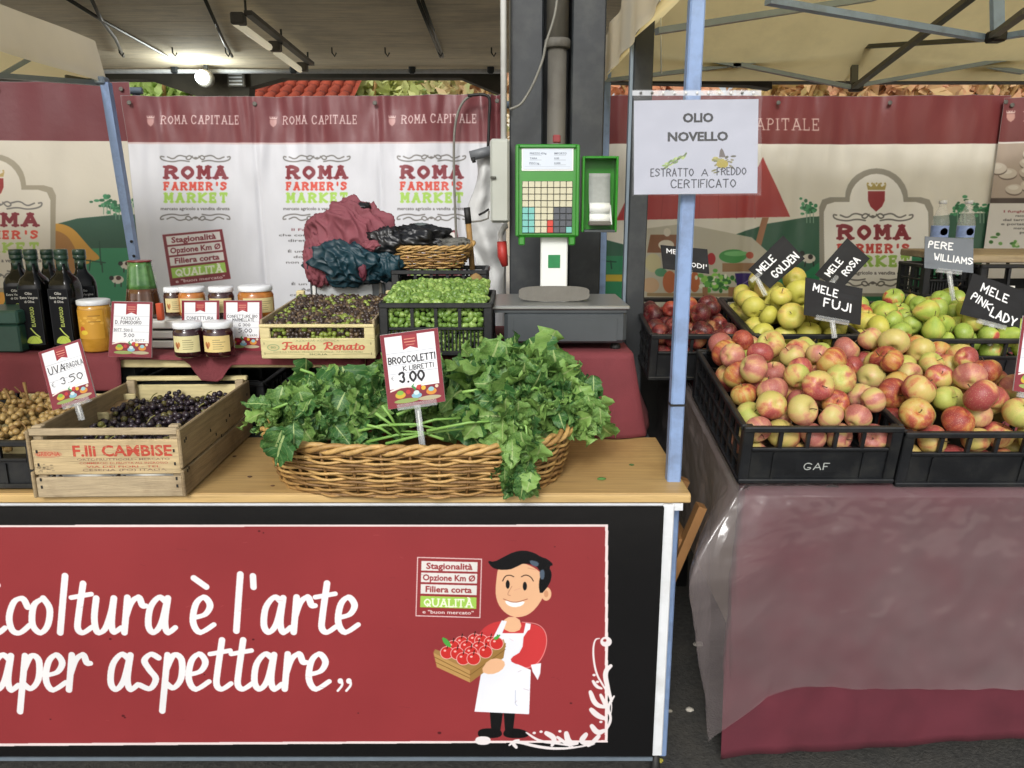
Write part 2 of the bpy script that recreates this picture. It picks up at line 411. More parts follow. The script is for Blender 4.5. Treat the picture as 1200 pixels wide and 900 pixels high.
# ------------------------------------------------------------------ shared materials
M = {}
M['asphalt'] = mat('asphalt', '#3c3b38', .92, .35, 60, .5, 120, dirt='#5b564c', dirtamt=.5, dirtscale=4)
M['concrete'] = mat('concrete', '#efe0c2', .9, .12, 3, .25, 30, stretch=(1,6,1), dirt='#7a705c', dirtamt=.45, dirtscale=.8)
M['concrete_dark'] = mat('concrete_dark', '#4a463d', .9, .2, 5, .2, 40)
M['steel'] = mat('painted_steel', '#2b2f32', .55, .18, 12, .06, 60, dirt='#55564f', dirtamt=.35, dirtscale=6)
M['pipe'] = mat('pipe_grey', '#5e5b53', .6, .25, 9, .2, 40, stretch=(1,1,.3), dirt='#3f3a33', dirtamt=.6, dirtscale=9)
M['white_metal'] = mat('white_metal', '#d6d9dc', .4, .05, 20, dirt='#9a978c', dirtamt=.4, dirtscale=12)
M['blue_pole'] = mat('blue_pole', '#8199c0', .42, .05, 30, .02, dirt='#5c6575', dirtamt=.6, dirtscale=14)
M['bar_grey'] = mat('bar_grey', '#76838f', .4, .08, 20, metal=.3)
M['bar_dark'] = mat('bar_dark', '#4a4a42', .5, .1, 20, metal=.2)
M['canvas'] = mat('canvas', '#f6e4ac', .8, .06, 4, .1, 60, translucent=.8, dirt='#a08f62', dirtamt=.3, dirtscale=3)
M['valance'] = mat('valance', '#f0e7d0', .8, .05, 4, .08, 60, translucent=.5)
M['cloth_red'] = mat('cloth_red', '#702f35', .85, .12, 9, .25, 300, dirt='#5d262b', dirtamt=.5, dirtscale=5)
M['black_plastic'] = mat('black_plastic', '#15171a', .42, .3, 14, .06, 80, dirt='#3b3b36', dirtamt=.4, dirtscale=16)
M['crate_wood'] = mat('crate_wood', '#a8977a', .75, .2, 14, .3, 40, stretch=(.6,1,9), dirt='#6e5b3f', dirtamt=.6, dirtscale=9)
M['crate_wood_side'] = mat('crate_wood_side', '#988565', .75, .22, 14, .3, 40, stretch=(5,.5,9), dirt='#5c4a33', dirtamt=.7, dirtscale=8)
M['pale_wood'] = mat('pale_wood', '#cfc190', .7, .12, 14, .2, 40, stretch=(.6,1,9), dirt='#93825a', dirtamt=.4, dirtscale=9)
M['worktop'] = mat('worktop', '#b3935f', .5, .16, 10, .12, 30, stretch=(.5,9,3), dirt='#8b6636', dirtamt=.5, dirtscale=5)
M['worktop_edge'] = mat('worktop_edge', '#bfa06a', .5, .14, 12, .12, 30, stretch=(.5,3,9))
M['clear'] = mat('clear_plastic', '#e8ecee', .12, .03, 10, .05, alpha=.22, spec=.8)
M['black_paint'] = mat('black_paint', '#111112', .35, .2, 6, .04, 50, dirt='#2b2925', dirtamt=.5, dirtscale=6)
M['cable'] = mat('cable', '#1b1a19', .6)
M['grey_cable'] = mat('grey_cable', '#77756c', .6)
M['white_plastic'] = mat('white_plastic', '#d9dad6', .45, .04, 12, .03, dirt='#a8a598', dirtamt=.25, dirtscale=9)
M['twig'] = mat('twig', '#8a6a3c', .7, .25, 30)

# ------------------------------------------------------------------ setting
g = MB().grid(lambda u, v: (-60+120*u, -25+95*v, 0), 2, 2)
tag(obj('ground', g, M['asphalt']), kind='structure')
cz = 3.42
M['bounce_paving'] = mat('bounce_paving', '#d2ccc0', .9, .12, 3, .2, 60, dirt='#8a8274', dirtamt=.4)
for y0, y1 in ((-24, -.4), (11.6, 60)):  # unseen pale ground in front and beyond, added to bounce light onto the ceiling
    yd = MB().box((0, (y0+y1)/2, .006), (80, y1-y0, .008)); tag(obj('bounce_pavement', yd, M['bounce_paving']), kind='structure')
RY0 = 5.0
cl = MB().box((-1.5, (RY0+11.4)/2, cz+.1), (19, 11.4-RY0, .2))
CEIL = tag(obj('ceiling', cl, M['concrete']), kind='structure')
for i in range(9):                                                  # board-marked concrete bays
    obj('ceiling_board', MB().box((-1.5, 5.35+i*.66, cz-.006), (18.9, .652, .012), bev=.004), M['concrete'], CEIL)
for i in range(12):
    hk = Vector((-5.2+i*.62, 9.6, cz)); obj('ceiling_hook', MB().tube([hk, hk-Vector((0,0,.07)), hk+Vector((.03,0,-.11)), hk+Vector((.05,0,-.07))], .009, 5), M['bar_dark'], CEIL)
# far edge beams with their splayed openings
def beam_poly(name, pts, Y, dp, m, parent=None):
    n = len(pts); P = [at(px, py, Y) for px, py in pts]
    vs = [tuple(p) for p in P]+[(p.x, p.y+dp, p.z) for p in P]
    fs = [list(range(n)), list(range(2*n-1, n-1, -1))]+[[i, i+n, (i+1) % n+n, (i+1) % n][::-1] for i in range(n)]
    mb = MB().add(vs, fs); return obj(name, mb, m, parent)
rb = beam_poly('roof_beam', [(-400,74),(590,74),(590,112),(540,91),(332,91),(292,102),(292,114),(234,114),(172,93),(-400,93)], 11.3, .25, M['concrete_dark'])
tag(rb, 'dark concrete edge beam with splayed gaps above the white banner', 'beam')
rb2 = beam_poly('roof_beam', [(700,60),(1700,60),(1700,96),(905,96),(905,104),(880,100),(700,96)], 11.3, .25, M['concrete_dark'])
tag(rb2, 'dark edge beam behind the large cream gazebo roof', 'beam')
pr = thing('ceiling_conduits', 'pale pipes running along the far edge of the concrete ceiling', 'pipes', at(300, 80, 11))
for py, r, m in ((76, .022, 'pipe'), (83.5, .03, 'white_metal')):
    a, b = at(-300, py, 10.9), at(588, py, 10.9)
    obj('pipe', MB().tube([a-pr.location, b-pr.location], r, 8), M[m], pr)
for px in (110, 205, 344, 483, 575):
    a = at(px, 80, 10.9)-pr.location; obj('pipe_clip', MB().box(a, (.09, .1, .14), bev=.02), M['steel'], pr)
# cables along the ceiling
def ceil_pt(px, py): 
    a = at(px, py, 1); d = a-Vector((0,0,EYE)); t = (cz-.05-EYE)/d.z; return Vector((0,0,EYE))+d*t
for lab, pts in (('thin dark conduit on the ceiling, first to the right of the hanging tube lamp', [[(490,1),(516,66)],[(495,1),(519,66)]]),
                 ('thin dark cable on the ceiling between the white floodlight and the tube lamp', [[(238,-6),(262,48),(272,66)]]),
                 ('dark diagonal conduit on the ceiling above the left gazebo corner', [[(72,-6),(120,24),(196,66)]]),
                 ('pale diagonal conduit crossing the dark one above the left gazebo', [[(105,-6),(118,22),(135,45),(145,66)]])):
    t = thing('ceiling_cable', lab, 'cable', ceil_pt(*pts[0][0]))
    for p in pts: obj('cable_run', MB().tube([ceil_pt(*q)-t.location for q in p], .018, 6), M['grey_cable' if 'pale' in lab else 'bar_dark'], t)
_m = mat('dim_tube', '#cfc6a8', .4, .05); _m.node_tree.nodes['Principled BSDF'].inputs['Emission Color'].default_value = (1,.9,.65,1); _m.node_tree.nodes['Principled BSDF'].inputs['Emission Strength'].default_value = .35; M['dim_tube'] = _m
# fluorescent tube lamp hung under the ceiling
a, b = ceil_pt(272, 2), ceil_pt(352, 66)
fx = thing('tube_lamp', 'old slim fluorescent tube lamp hanging under the concrete ceiling', 'lamp', (a+b)/2-Vector((0,0,.1)))
c0 = fx.location.copy(); a = a-c0-Vector((0,0,.16)); b = b-c0-Vector((0,0,.16)); mid = (a+b)/2
obj('housing', MB().bar(a+Vector((.12,.04,.08)), b+Vector((.12,.04,.08)), .07, .04), M['pipe'], fx)
for q0, q1 in ((0, .47), (.53, 1.0)):
    obj('lamp_tube', MB().tube([a.lerp(b, q0+.02), a.lerp(b, q1-.02)], .035, 8), M['dim_tube'], fx)
for q in (.02, .5, .98):
    obj('end_cap', MB().box(a.lerp(b, q)+Vector((.03,0,.03)), (.12, .1, .1), bev=.01), M['pipe'], fx)
    obj('hanger', MB().tube([a.lerp(b, q)+Vector((.1,0,.05)), a.lerp(b, q)+Vector((.1,0,.28))], .012, 6), M['bar_dark'], fx)
# floodlight
p = at(238, 91, 10.6)
fl = thing('floodlight', 'bright white lit floodlight under the far roof beam', 'lamp', p)
em = bpy.data.materials.new('lit_lamp'); em.use_nodes = True; e = em.node_tree.nodes['Principled BSDF']
e.inputs['Emission Color'].default_value = (.95, 1, .98, 1); e.inputs['Emission Strength'].default_value = 14
obj('lit_lens', MB().lathe([(.001,-.02),(.06,-.015),(.085,.02),(.085,.05)], 20), em, fl, rot=(R(90),0,0))
obj('housing', MB().lathe([(.09,-.02),(.11,0),(.11,.08),(.06,.16),(.02,.2)], 20), M['pipe'], fl, loc=(0,.03,0), rot=(R(-90),0,0))
obj('bracket', MB().bar((0,.12,.0),(0,.12,.28), .05, .02), M['steel'], fl)
ll = bpy.data.lights.new('floodlight_light', 'POINT'); ll.energy = 28; ll.shadow_soft_size = .12; ll.color = (.93, 1, .97)
lo = bpy.data.objects.new('floodlight_light', ll); COL.objects.link(lo); lo.location = (0,-.2,-.05); lo.parent = fl
p = at(277, 93, 11.2); t = thing('vent_box', 'small grey slatted box on the beam right of the floodlight', 'box', p)
obj('housing', MB().box((0,0,0), (.24,.06,.2), bev=.01), M['pipe'], t)
for i in range(4): obj('slat', MB().box((0,-.035,-.07+i*.045), (.18,.014,.018)), M['white_metal'], t)

# roofs and trees beyond the hall
M['terracotta'] = mat('terracotta', '#8c3a24', .85, .25, 6, .2, 30)
def tiled_roof(lab, x0, x1, Y, z0, z1):
    t = thing('tiled_roof_house', lab, 'building', ((x0+x1)/2, Y, 0)); xc = (x0+x1)/2
    obj('wall', MB().box((0, 3, z0/2), (x1-x0-.6, 5, z0)), mat('ochre_wall', '#b58a5c', .9, .1), t)
    nr = int((x1-x0)/.28); me = None
    for i in range(nr):
        x = x0+.14+i*.28-xc
        if me is None:
            mb = MB()
            for k in range(8):
                f0, f1 = k/8, (k+1)/8; za, zb = z0+(z1-z0)*f0, z0+(z1-z0)*f1
                mb.tube([(0, 3.2*f0, za+.05), (0, 3.2*f1+.1, zb+.0)], .125, 7)
            me = mb.mesh('tile_row')
        obj('tile_row', me, M['terracotta'], t, loc=(x,0,0))
    obj('eave', MB().box((0,-.05,z0-.06), (x1-x0,.12,.14)), M['concrete_dark'], t)
    obj('roof_slope', MB().add([(x0-xc,0,z0),(x1-xc,0,z0),(x1-xc,3.2,z1),(x0-xc,3.2,z1)], [[0,1,2,3]]), M['terracotta'], t)
    return t
tiled_roof('red tiled roof seen through the gap in the middle of the far beam', at(240,105,18).x, at(408,105,18).x, 18, at(300,113,18).z-.25, at(300,88,18).z+.9)
lf = {}
def leaf_mesh(cols, seed, n, ext, s, name):
    rs = np.random.default_rng(seed); mb = MB()
    v = []; f = []
    P = rs.normal(size=(n,3)); P /= np.maximum(1, np.linalg.norm(P, axis=1)/1.6)[:,None]; P *= np.array(ext)/1.6
    cl = rs.normal(size=(30,3))*np.array(ext)*.5
    P = P*.55+cl[rs.integers(0,30,n)]*.6+rs.normal(size=(n,3))*.1
    for i, p in enumerate(P):
        a = rs.normal(size=3); a /= np.linalg.norm(a); b = np.cross(a, rs.normal(size=3)); b /= np.linalg.norm(b)
        k = s*rs.uniform(.6, 1.4); q = len(v)
        v += [tuple(p-a*k), tuple(p+b*k*.5), tuple(p+a*k), tuple(p-b*k*.5)]; f.append([q,q+1,q+2,q+3])
    return MB().add(v, f)
def tree(lab, x, Y, zc, ext, leafcol, col2, seed, n=1500, s=.19):
    t = thing('tree', lab, 'tree', (x, Y, 0), group='trees beyond the market hall')
    m = mat('leaf_'+str(seed), leafcol, .7, .2, 1.4, col2=col2, translucent=.45)
    obj('crown', leaf_mesh(None, seed, n, ext, s, 'crown'), m, t, loc=(0,0,zc))
    obj('trunk', MB().tube([(0,0,0),(.1,0,1.2),(.0,.1,zc)], [.22,.17,.08], 9), mat('bark', '#5b4a38', .9, .3, 14, .5), t)
    for a in range(4): obj('limb', MB().tube([(0,0,1.6),(math.cos(a*1.7)*.7,math.sin(a*1.7)*.6,zc-.2),(math.cos(a*1.7)*1.3,math.sin(a*1.7),zc+.5)], [.1,.06,.03], 6), M['twig'], t)
for i, (px, lab, c1, c2, Y) in enumerate([(190,'pale green tree seen through the gap left of the floodlight','#d3e39a','#a3c06c',21),(130,'yellow green tree behind the left gazebo pole','#dbe6a0','#a8c070',23),
     (430,'yellow green tree just right of the red tiled roof','#e6e6a6','#b9c87c',21),(495,'light green tree in the middle of the far opening','#dcecb0','#a5c684',22),(560,'green and pink flowering tree beside the grey conduit','#eab59c','#b9cc8c',21),
     (770,'reddish autumn tree behind the dark post','#ecbc98','#cf9068',20),(930,'orange and green tree behind the cream gazebo, left of its middle bracket','#e2b28a','#bdb878',21),(1050,'pinkish brown autumn tree behind the middle of the right gazebo','#e4ae90','#c2ac74',20),
     (1160,'green and rust coloured tree behind the right end of the red banner','#ccc48a','#dc9e80',21)]):
    q = at(px, 98, Y); tree(lab, q.x, Y, q.z-.1, (1.6,.9,1.7), c1, c2, 30+i)
fw = thing('garden_wall', 'long pale plastered wall behind the trees beyond the hall', 'wall', (0, 26, 0))
obj('wall_face', MB().box((0,0,2.2), (60,.3,4.4)), mat('plaster', '#f2ecda', .9, .1), fw)
obj('coping', MB().box((0,0,4.46), (60,.45,.12)), M['concrete'], fw)

# ------------------------------------------------------------------ back banners
RED = '#7d3f43'; CREAM = '#c9c3b4'; WHT = '#cccdd2'
DR, OR, GRN = '#7a2a33', '#cb4a3c', '#9cc455'
def logo(cv, xl, xr, yr, yf, ym, h1, h2, h3, dr=DR, orr=OR, gr=GRN, fl='#6d6a66', sub=None, top=None, bot=None):
    w = xr-xl
    cv.hand('ROMA', xl+w*.07, yr-h1*.09, h1*.80, dr, .31, jit=0, slab=True, fit=w*.87, gap=.5)
    cv.hand("FARMER'S", xl+w*.05, yf-h2*.09, h2*.78, orr, .27, jit=0, slab=True, fit=w*.90, gap=.6)
    cv.hand('MARKET', xl+w*.06, ym-h3*.09, h3*.78, gr, .29, jit=0, slab=True, fit=w*.90, gap=.6)
    c = (xl+xr)/2
    for yy, k in ((top, 1), (bot, -1)):
        if yy is None: continue
        for sgn in (-1, 1):
            P = [chaikin([(c+sgn*w*a, yy-k*w*b) for a, b in q], 3) for q in (
                [(.03,.0),(.1,.05),(.16,.0),(.1,-.03),(.05,.03)], [(.14,.02),(.25,.05),(.33,-.02),(.42,.02)], [(.1,-.05),(.22,-.03),(.34,-.06),(.5,-.03),(.52,.03),(.47,.02)])]
            cv.lines(P, w*.017, fl)
        cv.ell(c, yy, w*.03, w*.02, fl)
    if sub: cv.sans('mercato agricolo a vendita diretta', c, sub, w*.045, '#4a4645', .012, 'c', fit=w*1.02)
def crown_shield(cv, x, y, w, col, ccol):
    cv.poly([(x-w/2,y),(x+w/2,y),(x+w/2,y+w*.55),(x+w*.35,y+w*.9),(x,y+w*1.2),(x-w*.35,y+w*.9),(x-w/2,y+w*.55)], col)
    cv.poly([(x-w*.5,y-w*.08),(x-w*.58,y-w*.42),(x-w*.3,y-w*.25),(x-w*.14,y-w*.5),(x,y-w*.26),(x+w*.14,y-w*.5),(x+w*.3,y-w*.25),(x+w*.58,y-w*.42),(x+w*.5,y-w*.08)], ccol)
    for i in range(5): cv.ell(x-w*.5+i*w*.25, y-w*.45, w*.06, w*.06, ccol)
def stamp(cv, pts, rot, fr='#7a2a33', qualita=True):
    # pts: four corners tl tr br bl
    tl, tr, br, bl = [np.array(p, float) for p in pts]
    def uv(u, v): return tuple((tl*(1-u)+tr*u)*(1-v)+(bl*(1-u)+br*u)*v)
    cv.poly([uv(0,0),uv(1,0),uv(1,1),uv(0,1)], fr)
    W_ = np.linalg.norm(tr-tl); H_ = np.linalg.norm(bl-tl); an = math.atan2(tr[1]-tl[1], tr[0]-tl[0])
    rows = ['Stagionalit\u00e0','Opzione Km \u00d8','Filiera corta']
    for i, s_ in enumerate(rows):
        v0, v1 = .04+i*.205, .04+i*.205+.17
        cv.poly([uv(.05,v0),uv(.95,v0),uv(.95,v1),uv(.05,v1)], '#d8d4d0')
        x, y = uv(.5, v1-.035); cv.sans(s_, x, y, H_*.105, fr, .025, 'c', fit=W_*(.74 if i != 1 else .84), rot=an)
    cv.poly([uv(.05,.66),uv(.95,.66),uv(.95,.86),uv(.05,.86)], GRN)
    x, y = uv(.5, .835); cv.hand('QUALIT\u00c0', x, y, H_*.13, '#e8ecd8', .22, rot=an, jit=0, slab=True, align='c', fit=W_*.76)
    x, y = uv(.5, .965); cv.sans('e "buon mercato"', x, y, H_*.06, '#e0d8d4', .02, 'c', fit=W_*.82, rot=an)
def banner(name, lab, art, Y, x0, x1, z0, z1, foldf, nu=90, nv=40, rough=.5):
    t = thing(name, lab, 'banner', ((x0+x1)/2, Y, z0)); xc = (x0+x1)/2
    m = mat(name+'_print', '#cfcfcc', rough, .07, 3, .12, 25, img=art.image(name), dirt=None)
    def fn(u, v):
        x = x0+(x1-x0)*u; z = z0+(z1-z0)*v
        return (x-xc, foldf(x, z, u, v), z-z0)
    obj('sheet', MB().grid(fn, nu, nv), m, t)
    obj('top_rail', MB().tube([(x0-xc-.02,.1,z1-z0-.03),(x1-xc+.02,.1,z1-z0-.03)], .018, 8), M['bar_grey'], t)
    for x in (x0-xc+.02, x1-xc-.02): obj('post', MB().tube([(x,.12,-z0),(x,.12,z1-z0-.02)], .02, 8), M['bar_grey'], t)
    n = int((x1-x0)/.55)
    for i in range(n+1): obj('eyelet', MB().lathe([(.006,0),(.011,0),(.011,.003),(.006,.003)], 10), M['pipe'], t, loc=(x0-xc+.04+(x1-x0-.08)*i/n, foldf(x0,z1,i/n,1)-.004, z1-z0-.035), rot=(R(90),0,0))
    return t
# --- white banner with three printed columns
YB = 3.95; PPM = 420
x0, x1 = at(157,200,YB).x, at(588,200,YB).x+.02; z1 = at(300,112,YB).z; z0 = .55
x0 -= .02
cv = Cv((x1-x0)*PPM, (z1-z0)*PPM, WHT); pxmap(cv, YB, x0, z1, PPM)
cv.rect(100, 80, 640, 168, '#713c3f'); cv.rect(100, 166.4, 640, 168.2, '#c9b7b4')
for k, (cx_, xl) in enumerate(((242,188),(383,331),(516,467))):
    xr = xl+78; 
    cv.hand('ROMA CAPITALE', [187,329,471][k], 144.5, 9.5, '#d9c3bf', .10, jit=0, slab=True, fit=[90,88,87][k], gap=.42)
    crown_shield(cv, [175.5,317,459.5][k], 139, 7.5, '#b98c88', '#cdb0aa')
    logo(cv, xl, xr, 209.5, 223, 237.5, 16, 10.5, 12.5, top=185, bot=255, sub=246)
stamp(cv, [(189,275),(258,268.5),(268,327),(199,335)], 0)
stamp(cv, [(470,275),(536,269),(545,325),(480,332)], 0)
txt = ["Il Farmer's Market \u00e8","che consente la vendita dei","diretta tra produttori","","\u00c8 un luogo di incontro","dove la qualit\u00e0 del","non \u00e8 un vanto di pochi","Il gusto","di prodotti","","\u00c8 un luogo per tutti","Agricoltura bio","consumare in famiglia","degli acquisti","","Roma capitale","dei prodotti tipici"]
for i, s_ in enumerate(txt):
    if s_: cv.sans(s_, 383, 270.5+i*6.4, 2.9, '#6a2f35' if i == 0 else '#4c4a4a', .008, 'c', fit=min(118, 4.3*len(s_)))
for i in range(9): cv.sans('prodotti agricoli del territorio'[i % 3*3:], 517, 285+i*6.6, 2.6, '#4c4a4a', .012, 'c')
def fold_w(x, z, u, v):
    g_ = 0
    for s0 in (1/3, 2/3): g_ += .012*math.exp(-((u-s0)/.008)**2)
    top = max(0, (v-.72)/.28)
    return g_ + .026*(noise.noise(Vector((x*9, z*2.2, 3)))+.6*noise.noise(Vector((x*22, z*6, 8))))*(.25+top) + .03*math.sin(u*5) + .04*max(0,u-.93)/.07*math.sin(u*150)*(.3+top)
WB = banner('white_banner', 'white banner with three printed market logo columns under a dark red band', cv, YB, x0, x1, z0, z1, fold_w, 220, 40, .42)
# --- cream banner, left
def shape_sign(cv, xl, xr, ys, ytop, ybot, cx_, rr):
    o = [(xl,ybot),(xl,ys)]; o = [(xl, ybot), (xl, ys+12), (xl+4, ys+3), (xl+14, ys)]
    o += [(cx_-rr, ys)]+[(cx_-rr*math.cos(t), ys-(ys-ytop)*math.sin(t)) for t in [math.pi*i/14 for i in range(1,14)]]+[(cx_+rr, ys)]
    o += [(xr-14, ys), (xr-4, ys+3), (xr, ys+12), (xr, ybot)]
    return o
def cream_art(cv, band_y, hills=True):
    pass
YL = 4.08
x0, x1 = at(-420,200,YL).x, at(161,200,YL).x; z1 = at(60,95.5,YL).z
cv = Cv((x1-x0)*PPM, (z1-z0)*PPM, '#c3bcac'); pxmap(cv, YL, x0, z1, PPM)
cv.rect(-500, 60, 200, 165, '#64292e')
cv.poly([(-300,262),(-100,300),(40,270),(90,256),(130,252),(200,250),(215,700),(-300,700)], '#2c5140')
cv.poly([(-300,320),(20,300),(110,291),(230,290),(230,700),(-300,700)], '#33805a')
cv.poly([(60,262),(74,262),(86,268),(96,280),(106,292),(118,303),(108,306),(60,330)], '#c08f3c', sm=2)
cv.poly([(60,268),(78,274),(88,290),(98,320),(60,340)], '#9a6d3a', sm=2)
cv.rect(-10,330,14,420,'#2f6a4a'); cv.ell(2, 349, 6, 9, '#d89a3c'); cv.rect(14,335,24,420,'#ad7a54'); cv.rect(-60,372,14,380,'#8ab24a')
rnd = random.Random(3)
for (tx, ty) in ((123,237),(157,236),(137,243)):
    for i in range(22): cv.ell(tx+rnd.gauss(0,5), ty+rnd.gauss(0,3.6), rnd.uniform(1.6,3.4), rnd.uniform(1.2,2.4), rnd.choice(['#2f6f49','#3d8058','#245a3c']))
    for i in range(3): cv.lines([[(tx-4+i*4, ty+3),(tx-4+i*4, ty+14)]], .9, '#6d8a74')
for (sx, sy) in ((146,311),(136,328)):
    cv.ell(sx, sy, 7, 5, '#c9c2b4'); cv.ell(sx-7, sy-2, 2.6, 2.6, '#2b2b28'); cv.ell(sx+1, sy-2, 3, 2.5, '#4a2f2b'); cv.lines([[(sx-3,sy+4),(sx-3,sy+8)],[(sx+4,sy+4),(sx+4,sy+8)]], 1.2, '#2b2b28')
cv.lines([[(115,283),(117,310)],[(100,305),(122,308)],[(105,305),(104,317)],[(118,307),(119,319)]], 1.3, '#1e4534')
o = shape_sign(cv, -75, 66, 217, 181, 342, -2, 34)
cv.poly(o, '#958d7a'); cv.poly([(min(max(x, -70), 60.5), y+(5.5 if y < 300 else -5)) if True else 0 for x, y in shape_sign(cv, -69, 60, 217, 182, 342, -2, 29)], '#cac3b4')
crown_shield(cv, -2, 209, 19, '#8c3230', '#a9925c')
logo(cv, -46, 49, 265.5, 280, 296, 16.5, 10.5, 12.5, gr='#9dba5a', top=240, bot=322, sub=307)
cv.hand('ROMA CAPITALE', -180, 142, 11, '#c9a9a4', .1, jit=0, slab=True, fit=140, gap=.42)
banner('cream_banner', 'faded cream banner left of the blue gazebo pole, green hills and logo board', cv, YL, x0, x1, z0, z1,
       lambda x, z, u, v: .02*math.sin(u*13+z)+.03*noise.noise(Vector((x*7,z*2.5,1)))*(.3+max(0,v-.6)), 110, 40, .55)
# --- cream banner, right
YR = 4.06
x0, x1 = at(640,200,YR).x, at(1171,200,YR).x; z1 = at(1000,112,YR).z
cv = Cv((x1-x0)*PPM, (z1-z0)*PPM, '#e6e2d6'); pxmap(cv, YR, x0, z1, PPM)
cv.rect(600, 60, 1300, 168.5, '#743434')
cv.poly([(600,268),(690,276),(745,290),(790,296),(850,278),(900,262),(950,254),(1010,252),(1090,254),(1130,250),(1300,247),(1300,700),(600,700)], '#38644f')
cv.poly([(600,300),(760,300),(800,330),(935,325),(960,308),(1040,300),(1300,300),(1300,700),(600,700)], '#32835a')
cv.rect(600,322,758,330,'#bfa63a')
cv.poly([(722,258),(752,196),(888,196),(894,184),(926,254)], '#b34748')
cv.poly([(722,258),(735,240),(752,258)], '#b8383c')
for i in range(7): cv.lines([[(752+i*22,256),(758+i*21,200)]], .6, '#9c3a3c')
cv.poly([(893,255),(901,255),(885,310),(877,310)], '#a9795a')
cv.poly([(755,268),(800,262),(880,278),(905,300),(900,420),(750,420)], '#c3bfae')
cv.poly([(762,275),(795,275),(800,296),(758,296)], '#8c5f42'); cv.ell(780,287,9,6,'#ddd6c6'); cv.ell(781,272,4,5,'#ddd6c6')
cv.rect(845, 308, 905, 318, '#9c7a58'); cv.rect(758, 343, 900, 347, '#a08a66')
for cx_, cy_, rx, ry, c_ in ((765,308,9,11,'#cfc79c'),(774,319,7,5,'#5c9a74'),(762,334,10,9,'#cfae8c'),(784,330,8,13,'#c07048'),(813,330,6,12,'#bd6a3e'),(832,303,5,7,'#b5343a'),(858,300,17,8,'#4f9a55'),(862,297,15,3,'#7cc07c'),(878,299,4,4,'#b5543a')):
    cv.ell(cx_, cy_, rx, ry, c_)
for i in range(70): cv.ell(rnd.gauss(837,11), rnd.gauss(330,6), rnd.uniform(1.5,4), rnd.uniform(1.5,3.2), rnd.choice(['#3f8a3a','#64ad48','#8fce5a','#2f6f33','#dfe6cf']))
cv.poly([(860,320),(888,320),(898,342),(864,342)], '#3b2a6c')
for i in range(4): cv.lines([[(862+i*8,340),(884+i*3,322)]], 1.2, '#8a7aa8')
cv.rect(822,336,828,347,'#9c7350'); cv.rect(852,336,860,347,'#9c7350')
for (tx, ty) in ((950,244),(1150,244),(1126,243)):
    for i in range(26): cv.ell(tx+rnd.gauss(0,5), ty+rnd.gauss(0,4.2), rnd.uniform(1.6,3.4), rnd.uniform(1.2,2.6), rnd.choice(['#37885a','#4c9a6a','#2a6a45']))
    for i in range(3): cv.lines([[(tx-4+i*4, ty+4),(tx-4+i*4, ty+17)]], .9, '#8fae9a')
cv.ell(948,303,8,5.5,'#d6d2c6'); cv.ell(940,297,3,3,'#2b2b28'); cv.ell(950,301,3,3,'#3a3432'); cv.lines([[(944,307),(943,312)],[(953,307),(954,312)]], 1.2, '#2b2b28')
cv.lines([[(697,285),(697,312)],[(690,305),(722,307)],[(700,306),(699,315)],[(716,306),(717,315)]], 1.4, '#1f4636')
cv.poly(shape_sign(cv, 961, 1094, 231, 197, 348, 1029, 36), '#9d998e')
cv.poly([(x, y+5.5 if y < 340 else y-6) for x, y in shape_sign(cv, 967, 1088, 231, 198, 350, 1029, 31)], '#f4f2ec')
crown_shield(cv, 1029, 224, 20, '#9c3238', '#b3a05c')
logo(cv, 980, 1070, 281, 297, 313, 18, 11.5, 14, dr='#8a2630', orr='#c8453a', top=254, bot=332, sub=322)
cv.poly([(1070,294),(1090,294),(1090,420),(1062,420),(1070,348)], '#32835a')
cv.hand('ROMA CAPITALE', 815, 152, 13, '#cbb0a6', .09, jit=0, slab=True, fit=146, gap=.42)
banner('cream_banner', 'cream banner behind the apples with a red parasol, green hills and logo board', cv, YR, x0, x1, z0, z1,
       lambda x, z, u, v: .022*math.sin(u*9+z)+.03*(noise.noise(Vector((x*8,z*2,5)))+.5*noise.noise(Vector((x*20,z*5,6))))*(.3+max(0,v-.5))+(.02*math.exp(-((u-.45)/.01)**2)), 150, 40, .4)
# --- far right white banner with a mushroom photograph
YM = 4.0
x0, x1 = at(1168,200,YM).x, at(1420,200,YM).x; z1 = at(1180,114,YM).z
cv = Cv((x1-x0)*PPM, (z1-z0)*PPM, '#dedbd7'); pxmap(cv, YM, x0, z1, PPM)
cv.rect(1100, 60, 1500, 166, '#6f3536'); crown_shield(cv, 1187, 133, 8, '#b98c80', '#cbb0a6'); cv.hand('ROMA CAPITALE', 1200, 142, 11, '#cbb0a6', .1, jit=0, slab=True, fit=120, gap=.42)
cv.rect(1158,168,1420,238,'#b3a396')
for i in range(60):
    x, y = rnd.uniform(1160,1400), rnd.uniform(176,226); r_ = rnd.uniform(6,13)
    cv.ell(x, y+1.5, r_, r_*.7, '#6f6156'); cv.ell(x, y, r_, r_*.68, rnd.choice(['#cfc5b8','#c3b7a8','#d8cfc4'])); cv.ell(x-1, y-2, r_*.6, r_*.3, '#e0d9cf')
cv.rect(1158,232,1420,238,'#4a3d36')
for i, s_ in enumerate(["I funghi porcini sono","raccolti nei boschi","del territorio con cura","e portati ogni giorno al","mercato dai nostri","produttori"]): cv.sans(s_, 1210, 249+i*4.9, 2.6, '#8a3a40' if i == 0 else '#4c4a4a', .014, 'c', fit=[64,40,66,70,44,30][i])
for i in range(90): cv.ell(rnd.uniform(1163,1400), rnd.gauss(284,4), rnd.uniform(1.5,4), rnd.uniform(1,2.5), rnd.choice(['#4f8a3a','#6aa04c','#3a6f2c','#c9d8b0']))
